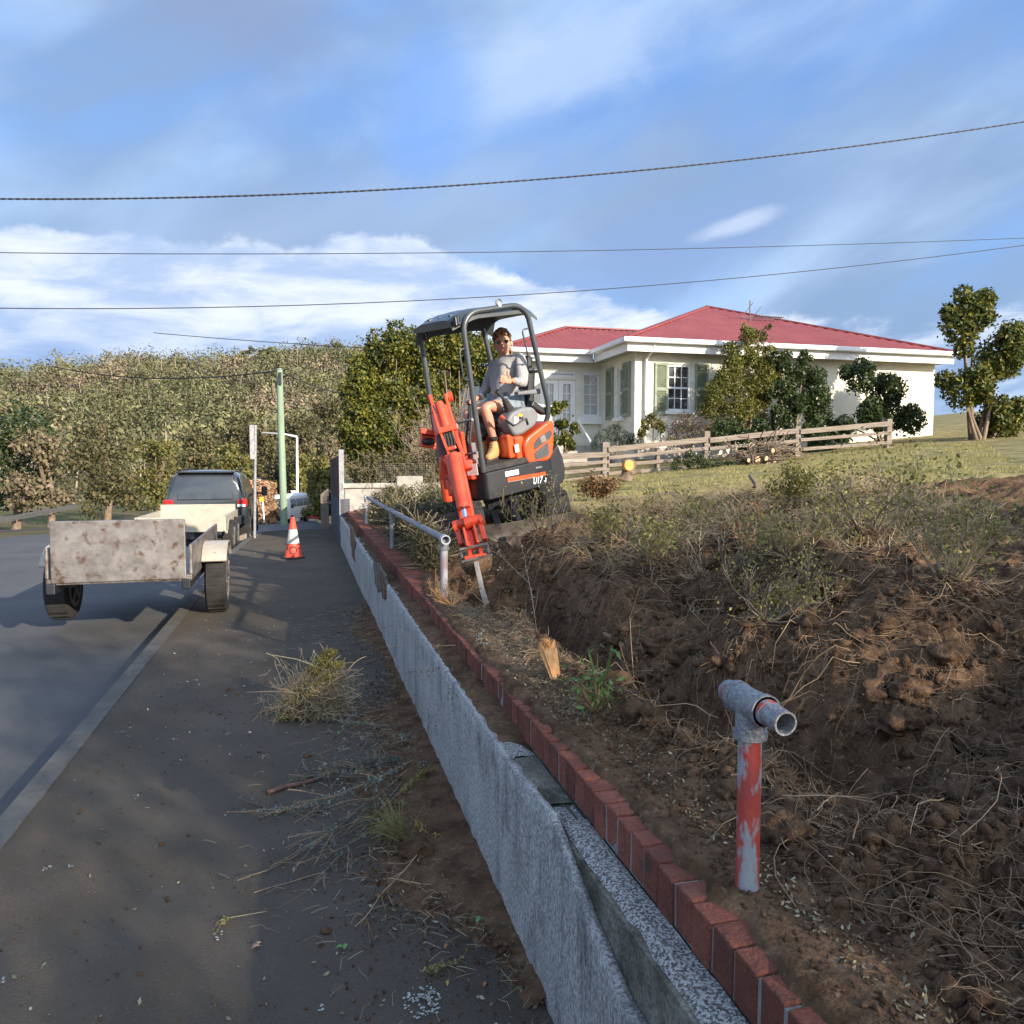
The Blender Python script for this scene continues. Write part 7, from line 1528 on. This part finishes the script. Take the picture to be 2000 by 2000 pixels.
def sprig(pts, nleaf, m, label, lsize=.018, r_=.0022, stem=root_m, seed=1, name='leafy_twig', side=4, group=None):
    rr = random.Random(seed); pts = [Vector(p) for p in pts]; o = thing(name, label, 'twig', tuple(pts[0]), group); ps = [([tuple(p) for p in pts], [r_*(1-.5*i/(len(pts)-1)) for i in range(len(pts))])]; lp = []
    for k in range(side):
        i = rr.randint(1, len(pts)-1); d = (pts[i]-pts[i-1]).normalized()+Vector((rr.uniform(-.8, .8), rr.uniform(-.8, .8), rr.uniform(-.3, .5))); L_ = (pts[-1]-pts[0]).length*rr.uniform(.15, .35); w_ = wander(pts[i], d, L_, 4, .15, 0, rr); ps.append((w_, r_*.5)); lp += [Vector(w_[q])+Vector((rr.gauss(0, lsize*.4),)*3) for q in range(1, 5) for _ in range(3)]
    tubes('stem', ps, stem, o, n=4); L_ = len(pts)-1
    for k in range(nleaf): t = rr.uniform(.1, 1)*L_; i = min(int(t), L_-1); lp.append(pts[i].lerp(pts[i+1], t-i)+Vector((rr.gauss(0, lsize*.5), rr.gauss(0, lsize*.5), rr.gauss(0, lsize*.5))))
    V, Fq = leafgeo([tuple(p) for p in lp], lsize, None, .5, 1, np.random.default_rng(seed)); npmesh('leaves', V, Fq, m, o, kind='stuff'); return o
def X(a, b_, x): return at(a, b_, 0, x)
sprig([X(1050, 1245, 1.30), X(1040, 1170, 1.33), X(1030, 1120, 1.36), X(1024, 1085, 1.38)], 40, lf_grey, 'upright silvery twig behind the splintered stump', seed=1, lsize=.016)
sprig([X(1035, 1140, 1.36), X(1005, 1112, 1.36), X(985, 1090, 1.36), X(970, 1080, 1.36)], 16, lf_grey, 'silvery side twig leaning left towards the ripper', seed=2, lsize=.016)
sprig([X(1040, 1228, 1.34), X(1025, 1200, 1.34), X(1010, 1182, 1.34), X(995, 1168, 1.34)], 30, lf_grey, 'small grey twig in the soil left of the upright twig', seed=3, lsize=.013)
sprig([X(1240, 1425, 1.45), X(1238, 1330, 1.48), X(1233, 1260, 1.5), X(1230, 1205, 1.5)], 10, lf_dry, 'thin upright reddish twig standing in front of the trench', seed=4, lsize=.012)
sprig([X(1285, 1335, 1.75), X(1280, 1300, 1.75), X(1275, 1275, 1.75)], 40, lf_grey, 'pale seeded twig right of the cut shrub', seed=5, lsize=.013)
sprig([X(1052, 1245, 1.28), X(1000, 1258, 1.15), X(950, 1272, 1.02), X(915, 1290, .90)], 26, lf_grey, 'long brown twig with silver leaves reaching across the brick edge', seed=6, r_=.005, lsize=.018)
sprig([X(925, 1250, .93), X(935, 1240, .92), X(945, 1262, .91), X(930, 1285, .9)], 90, lf_grey, 'silver leaf spray lying on the bricks', seed=7, lsize=.016, side=8)
sprig([X(905, 1290, .86), X(870, 1300, .74), X(820, 1310, .62), X(775, 1318, .60)], 34, lf_box, 'thin leafy twig hanging over the grey render', seed=8, lsize=.011, r_=.0014)
sprig([X(905, 1300, .84), X(880, 1350, .68), X(850, 1400, .66), X(820, 1440, .64)], 30, lf_box, 'second thin twig trailing down the grey render', seed=9, lsize=.010, r_=.0012)
sprig([X(890, 1260, .8), X(850, 1262, .66), X(800, 1232, .62), X(768, 1222, .60)], 14, lf_yel, 'yellowish twig poking out past the wall over the footpath', seed=10, lsize=.012, r_=.0012)
sprig([X(1485, 1748, 1.0), X(1510, 1757, 1.02), X(1535, 1775, 1.03), X(1545, 1772, 1.05)], 0, lf_yel, 'pale forked root lying at the foot of the near pipe post', seed=11, r_=.0028, stem=palecut, lsize=.01, name='pale_root')
sprig([X(1070, 1402, 1.02), X(1078, 1380, 1.02), X(1092, 1358, 1.03), X(1098, 1352, 1.03)], 0, lf_yel, 'curled pale root on the soil above the bricks', seed=12, r_=.0035, stem=palecut, lsize=.01, name='pale_root')

# ------------------------------------------------------------------ debris on the footpath
rr = random.Random(99)
def G0(a, b_, z=0): return at(a, b_, 2, z)
base = G0(612, 1400); o = thing('uprooted_clump', 'pulled out plant clump with straw stems and yellow leaves lying on the footpath', 'plant clump', tuple(base)); ps = []; tips = []
k1 = Vector((CR.x, CR.y, 0)).normalized()
for k in range(260):
    s = base+k1*rr.uniform(-.15, .15)+Vector((0, rr.uniform(-.05, .12), rr.uniform(.02, .24))); pts = wander(s, k1*rr.uniform(-.2, .8)+Vector((0, 0, rr.uniform(.1, 1.1))), rr.uniform(.12, .30), 6, .4, .05, rr); ps.append((pts, .0026)); 
    if rr.random() < .4: tips.append(pts[-1])
for k in range(900):
    s = base+k1*rr.gauss(-.02, .11)+Vector((0, rr.gauss(0, .05), abs(rr.gauss(.08, .07)))); ps.append((wander(s, (rr.uniform(-1, 1), rr.uniform(-1, 1), rr.uniform(-.5, .8)), rr.uniform(.06, .22), 6, .7, 0, rr), .0016))
for (a, c_) in (((620, 1360), (480, 1352)), ((600, 1380), (470, 1400)), ((640, 1310), (520, 1277)), ((600, 1370), (530, 1340))): q0, q1 = P(*a, 5.1), P(*c_, 5.05); q1.z = max(q1.z, .01); q0.z = max(q0.z, .02); ps.append(([tuple(q0), tuple(q0.lerp(q1, .5)+Vector((0, 0, .02))), tuple(q1)], [.005, .004, .0016]))
tubes('stems', ps, straw_m, o, n=4)
cl = [(tuple(P(632, 1290, 5.1)), (.055, .05, .045)), (tuple(P(655, 1298, 5.1)), (.06, .05, .03)), (tuple(P(612, 1308, 5.1)), (.05, .05, .04)), (tuple(P(645, 1275, 5.1)), (.05, .04, .03))]; leaves('foliage', cl, 2600, .017, lf_yel, o, shell=.2, seed=4)
cl = [(tuple(P(570, 1395, 5.1)), (.11, .07, .05)), (tuple(P(612, 1345, 5.1)), (.09, .06, .10)), (tuple(P(590, 1370, 5.1)), (.12, .06, .09)), (tuple(P(640, 1320, 5.1)), (.06, .05, .07))]; leaves('mossy_leaves', cl, 1700, .016, lf_yel, o, shell=.2, seed=5)
b = MB(); b.ball(base+Vector((-.07, .03, .06)), (.14, .09, .09), 18, 12); b.v = [tuple(Vector(v)+Vector((nz(*v, 12), nz(v[1], v[2], v[0], 12), .6*nz(v[2], v[0], v[1], 12)))*.03) for v in b.v]; b.build('root_mat', clodmat, o, smooth='all')
# spilt soil beside the wall
V = []; Fq = []; ysd = axis_pts([(2.2, 9.5, .03)]); nxs = 36
for y in ysd:
    w_ = .10+.42*math.exp(-((y-4.0)/.75)**2)+.34*math.exp(-((y-3.05)/.35)**2)+.20*math.exp(-((y-7.9)/.7)**2)+.35*math.exp(-((y-5.1)/.3)**2)
    for i in range(nxs): t = i/(nxs-1); x = .722-.75*t; d_ = .722-x; h = max(0, 1-d_/w_); V.append((x, y, -.004+h**1.2*.045+.022*h**.5*max(-.2, nz(x, y, 3, 9))+(.012*nz(x, y, 3, 30) if h > 0 else -.01)))
Fq = [(j*nxs+i, (j+1)*nxs+i, (j+1)*nxs+i+1, j*nxs+i+1) for j in range(len(ysd)-1) for i in range(nxs-1)]; o = npmesh('spilt_soil', V, Fq, soil, smooth=True, kind='stuff'); tag(o, 'dark soil spilt on the footpath along the foot of the wall', 'soil')
V = []; Fq = []; ico = bmesh.new(); bmesh.ops.create_icosphere(ico, subdivisions=1, radius=1); iv = np.array([v.co[:] for v in ico.verts]); ff = np.array([[v.index for v in f.verts] for f in ico.faces]); ico.free(); k = 0; rg = np.random.default_rng(12)
for _ in range(8000):
    if rr.random() < .80: y = rr.choice([rr.gauss(3.9, .7), rr.gauss(3.0, .3), rr.gauss(5.0, .5), rr.uniform(1.8, 9)]); d_ = abs(rr.gauss(0, .24))
    else: y = rr.uniform(1.3, 9); d_ = rr.uniform(0, 2.0)
    x = .70-d_
    if x < -1.2 or y < 1.2: continue
    s = .0015+abs(rr.gauss(0, .0028)); s = min(s, .013); V.append(iv*(s*rg.uniform(.6, 1.3, (1, 3)))*(1+.25*rg.normal(size=(12, 1)))+np.array([x, y, s*.4+.02*max(0, 1-d_/.3)])); Fq.append(ff+k); k += 12
o = npmesh('soil_crumbs', np.concatenate(V), np.concatenate(Fq), clodmat, kind='stuff'); tag(o, 'scattered crumbs of soil on the footpath', 'soil')
ps = []
for _ in range(1300):
    y = rr.choice([rr.gauss(4.0, .7), rr.gauss(5.1, .4), rr.gauss(3.1, .5), rr.gauss(8.0, .8), rr.uniform(1.6, 9)]); x = .69-abs(rr.gauss(0, .33))
    if y < 1.3: continue
    a = rr.uniform(0, 6.28); ps.append(([(x, y, .012), (x+.03*math.cos(a), y+.03*math.sin(a), .02), (x+.07*math.cos(a+.3), y+.07*math.sin(a+.3), .01)], .0010))
o = tubes('footpath_twigs', ps, straw_m, n=3, kind='stuff'); tag(o, 'bits of straw and rootlets strewn on the footpath by the wall', 'plant litter')
pts = []
for _ in range(1500):
    if rr.random() < .45: x, y = .70-abs(rr.gauss(0, .35)), rr.gauss(4, 1.4)
    else: y = 1.4+16*rr.random()**1.5; x = rr.uniform(-1.25, .68)
    if y > 1.2: pts.append((x, y, .007+.02*max(0, 1-(.7-x)/.3)))
V, Fq = leafgeo(pts, .017, np.tile([0, 0, 1.], (len(pts), 1)), .5, .35, rg, .7); o = npmesh('footpath_leaves', V, Fq, litter_m, kind='stuff'); tag(o, 'small dry leaves and petals strewn over the dark footpath', 'plant litter')
# lichen spots on the asphalt
V = []; Fq = []; k = 0
spots = [(at(825, 1962, 2, 0), .060, 90), (at(842, 1955, 2, 0), .028, 20)]+[(Vector((rr.uniform(-1.2, .6), rr.uniform(1.3, 9), 0)), rr.uniform(.010, .028), 7) for _ in range(55)]
for c_, s, n_ in spots:
    for _ in range(n_):
        a, q = rr.uniform(0, 6.28), math.sqrt(rr.random())*s; r_ = rr.uniform(.0018, .0055); x, y = c_.x+q*math.cos(a), c_.y+q*math.sin(a)*1.3; V += [(x+r_*math.cos(t), y+r_*math.sin(t), .0105) for t in (0, 1.05, 2.1, 3.14, 4.2, 5.25)]; Fq.append([k+j for j in range(6)]); k += 6
o = npmesh('lichen_spots', V, Fq, mat('white_lichen', (.50, .50, .47), (.38, .38, .35), scale=40, rough=.9), kind='stuff'); tag(o, 'pale lichen spots on the asphalt footpath', 'lichen')
# stick, branches, tuft, individual leaves
q0, q1 = G0(521, 1549, .012), G0(622, 1521, .014); o = tubes('stick', [([tuple(q0), tuple(q0.lerp(q1, .35)+Vector((0, .01, .004))), tuple(q0.lerp(q1, .7)), tuple(q1)], [.013, .011, .010, .009])], mat('reddish_bark', (.12, .06, .045), (.20, .11, .08), scale=25, rough=.85, bump=.5), n=10); tag(o, 'short reddish brown stick lying alone on the asphalt', 'stick')
def gl_(pp, z=.03): return [tuple(G0(a, b_, z if 0 < i < len(pp)-1 else .012)) for i, (a, b_) in enumerate(pp)]
sprig(gl_([(815, 1480), (740, 1520), (650, 1555), (556, 1583)], .07), 330, lf_grey, 'long silver leaved branch on the footpath reaching towards the stick', lsize=.018, r_=.004, seed=21, side=30)
sprig(gl_([(800, 1500), (730, 1560), (650, 1620), (582, 1668)], .06), 260, lf_lav, 'grey green branch lying on the footpath, middle of the pile', lsize=.017, r_=.0035, seed=22, side=26)
sprig(gl_([(790, 1520), (735, 1590), (680, 1650), (633, 1703)], .05), 210, lf_lav, 'lowest grey green branch trailing toward the grass tuft', lsize=.016, r_=.003, seed=23, side=20)
sprig(gl_([(800, 1480), (740, 1490), (680, 1500), (610, 1515)], .08), 600, lf_lav, 'bushy grey green branch behind the stick, nearest the soil heap', lsize=.018, r_=.003, seed=24, side=44)
sprig(gl_([(610, 1400), (670, 1408), (730, 1415), (775, 1420)], .04), 260, lf_grey, 'silvery leaf spray on the asphalt just right of the plant clump', lsize=.014, r_=.002, seed=25, side=8)
sprig(gl_([(830, 1440), (800, 1440), (770, 1440)], .05), 10, lf_grey, 'spray of white leaves on the soil by the wall foot', lsize=.02, r_=.002, seed=26, side=6)
sprig(gl_([(845, 1465), (835, 1490), (848, 1515)], .03), 50, lf_grey, 'small white leaved sprig at the foot of the wall', lsize=.015, r_=.0015, seed=27)
sprig(gl_([(775, 1555), (800, 1530), (825, 1510), (832, 1505)], .05), 420, lf_yel, 'yellow green leafy spray lying on the spilt soil', lsize=.014, r_=.002, seed=28, side=12)
sprig(gl_([(806, 1598), (825, 1618), (840, 1634)], .03), 40, mat('yellow_leaf', (.45, .32, .07), (.35, .24, .06), rough=.5), 'small yellow leaf sprig above the grass tuft', lsize=.016, r_=.0015, seed=29)
sprig(gl_([(830, 1650), (790, 1700), (745, 1745), (715, 1790)], .03), 12, lf_dry, 'dark bare twig running from the soil toward the camera', lsize=.01, r_=.004, seed=30, side=8)
sprig(gl_([(760, 1715), (800, 1722), (832, 1727)], .03), 4, lf_dry, 'short pale twig on the asphalt below the grass tuft', lsize=.008, r_=.0022, seed=31, stem=palecut)
sprig(gl_([(520, 1780), (450, 1792), (432, 1805)], .02), 6, lf_yel, 'pale dry sprig at the left edge of the footpath', lsize=.012, r_=.0015, seed=32, stem=straw_m)
sprig(gl_([(640, 1705), (600, 1740), (540, 1775)], .015), 6, lf_dry, 'thin brown rootlet curving over the asphalt left of centre', lsize=.006, r_=.001, seed=33)
sprig(gl_([(820, 1897), (850, 1890), (895, 1878)], .015), 40, grassm, 'dry straw wisp near the bottom of the footpath', lsize=.014, r_=.001, seed=34)
tb = G0(765, 1635, .02); o = thing('grass_tuft', 'uprooted green grass tuft with its soil clod on the footpath', 'grass tuft', tuple(tb)); V = []; Fq = []; n = 0; ps = []
for _ in range(110):
    d = (k1*-1*rr.uniform(-.1, 1.0)+Vector((0, rr.uniform(-.9, .8), rr.uniform(.05, .8)))).normalized(); s = tb+Vector((rr.gauss(.03, .02), rr.gauss(-.02, .03), .02)); L_ = rr.uniform(.10, .24); ps.append(([tuple(s), tuple(s+d*L_*.6+Vector((0, 0, .015))), tuple(s+d*L_-Vector((0, 0, .02)))], [.0016, .0013, .0004]))
tubes('blades', ps, grassm, o, n=3); b = MB(); b.ball(G0(812, 1664, .015), (.075, .055, .035), 26, 16); b.v = [tuple(Vector(v)+Vector((nz(*v, 22), nz(v[1], v[2], v[0], 22), nz(v[2], v[0], v[1], 22)))*.034) for v in b.v]; b.build('soil_clod', clodmat, o, smooth='all')
def leaf(a, b_, L_, w_, m, label, ang, seed, lobes=0, curl=.3):
    c_ = G0(a, b_, .008); rr = random.Random(seed); n_ = 9; V = []; ca, sa = math.cos(R(ang)), math.sin(R(ang))
    for i in range(n_):
        t = i/(n_-1); ww = w_*math.sin(math.pi*t**.8)*(1+(.5*math.cos(lobes*math.pi*2*t) if lobes else 0)); u = (t-.5)*L_; zz = .012*math.sin(math.pi*t)*curl*3
        for s in (-1, 0, 1): x_, y_ = u, s*ww/2; V.append((c_.x+x_*ca-y_*sa, c_.y+x_*sa+y_*ca, .008+zz+abs(s)*.25*ww*curl+.0))
    fs = [(i*3+j, (i+1)*3+j, (i+1)*3+j+1, i*3+j+1) for i in range(n_-1) for j in range(2)]; b = MB(); b.add(V, fs); o = b.build('fallen_leaf', m, None, smooth='all'); tag(o, label, 'leaf'); s_ = o.modifiers.new('t', 'SOLIDIFY'); s_.thickness = .0008; return o
gr1 = mat('green_leaf', (.10, .22, .05), (.16, .30, .09), scale=60, rough=.45); yl1 = mat('orange_leaf', (.50, .20, .06), (.38, .14, .05), scale=60, rough=.6); br1 = mat('pinkish_leaf', (.40, .27, .18), (.30, .19, .12), scale=60, rough=.7)
leaf(938, 1797, .062, .020, gr1, 'large fresh green leaf at the lower right of the footpath', 35, 1)
leaf(867, 1588, .040, .018, gr1, 'green leaf lying on the soil beside the wall', 20, 2); leaf(664, 1853, .035, .016, gr1, 'bright green leaflets at lower centre of the footpath', -12, 3); leaf(675, 1850, .030, .015, gr1, 'second bright green leaflet beside the first at lower centre', 60, 4)
leaf(500, 1851, .034, .020, br1, 'crumpled pinkish dead leaf at the lower left', 10, 5, 3); leaf(505, 1845, .026, .014, br1, 'small curled pinkish leaf touching the lower left one', 70, 6, 2)
leaf(948, 1926, .018, .014, yl1, 'round orange leaf near the bottom right of the footpath', 10, 7); leaf(872, 1850, .022, .012, yl1, 'curled orange leaf right of the bottom centre', 40, 8); leaf(874, 1922, .022, .010, mat('yellow_leaf', (.4, .3, .1)), 'yellow curled leaf below the curled orange leaf', 80, 9); leaf(736, 1835, .024, .018, mat('brown_leaf', (.16, .09, .05), (.22, .13, .08), rough=.8), 'brown crumpled leaf at the middle bottom of the footpath', 0, 10)
leaf(662, 1432, .05, .016, gr1, 'green leaflet just below the plant clump', 80, 11); leaf(672, 1428, .045, .014, gr1, 'second green leaflet below the plant clump pointing right', 10, 12); leaf(1560, 1375, .03, .02, gr1, 'green leaf standing behind the near pipe tee', 80, 13)
leaf(1183, 1638, .0, .0, gr1, '', 0, 14) if False else None
for k, (a, b_) in enumerate(((448, 1346), (600, 1477), (640, 1818), (1360, 1580))):
    pass
for a, b_, s, lb in ((448, 1347, .028, 'brown soil clod at the left edge of the footpath'), (601, 1476, .024, 'small soil clod above the stick'), (637, 1818, .022, 'flat brown clod on the lower footpath'), (506, 1469, .013, 'tiny dark clod left of the pile')):
    c_ = G0(a, b_, s*.3); b = MB(); b.ball(c_, (s, s*.7, s*.45), 12, 8); b.v = [tuple(Vector(v)*1.0+Vector((nz(*v, 50), nz(v[1], v[2], v[0], 50), nz(v[2], v[0], v[1], 50)))*s*.35) for v in b.v]; o = b.build('soil_lump', clodmat, None, smooth='all'); tag(o, lb, 'soil lump')

# ------------------------------------------------------------------ across the street, beyond the photographed strip
for k, (x, y, m_, lb) in enumerate(((-12.2, 22, lf_dark, 'dark clipped hedge across the street, nearer one'), (-12.4, 30, lf_box, 'brownish hedge across the street, farther one'))):
    cl = [((x+rnd.uniform(-.3, .3), y-3.6+.9*i, street_z(y)+.7+rnd.uniform(-.1, .1)), (.8, .8, .8)) for i in range(9)]; shrub('hedge', lb, 'hedge', (x, y, street_z(y)), cl, 6000, .10, m_, 0, seed=60+k, group='hedges across the street')
bh = thing('cottage', 'pale cottage with a grey roof across the street', 'house', (-19, 34, -1)); zc = street_z(34)
MB().box((-19, 36, zc+1.4), (8, 9, 3.2)).build('wall', cream, bh); b = MB(); b.prism([(-4.8, 0), (4.8, 0), (0, 2.2)], lambda u, v, d: (-19+u, 36+d, zc+3.0+v), -5, 5); b.build('roof', mat('grey_roof', (.16, .17, .18), (.2, .2, .21), rough=.6), bh)
for xx in (-21, -17): 
    w1 = MB().box((xx, 31.47, zc+1.7), (1.2, .06, 1.3)).build('window', white, bh); MB().box((xx, 31.43, zc+1.7), (1.04, .03, 1.14)).build('pane', glass, parent=bh).parent = w1
MB().box((-19, 31.46, zc+1.1), (.95, .06, 2.1)).build('door', shutter_m, bh)
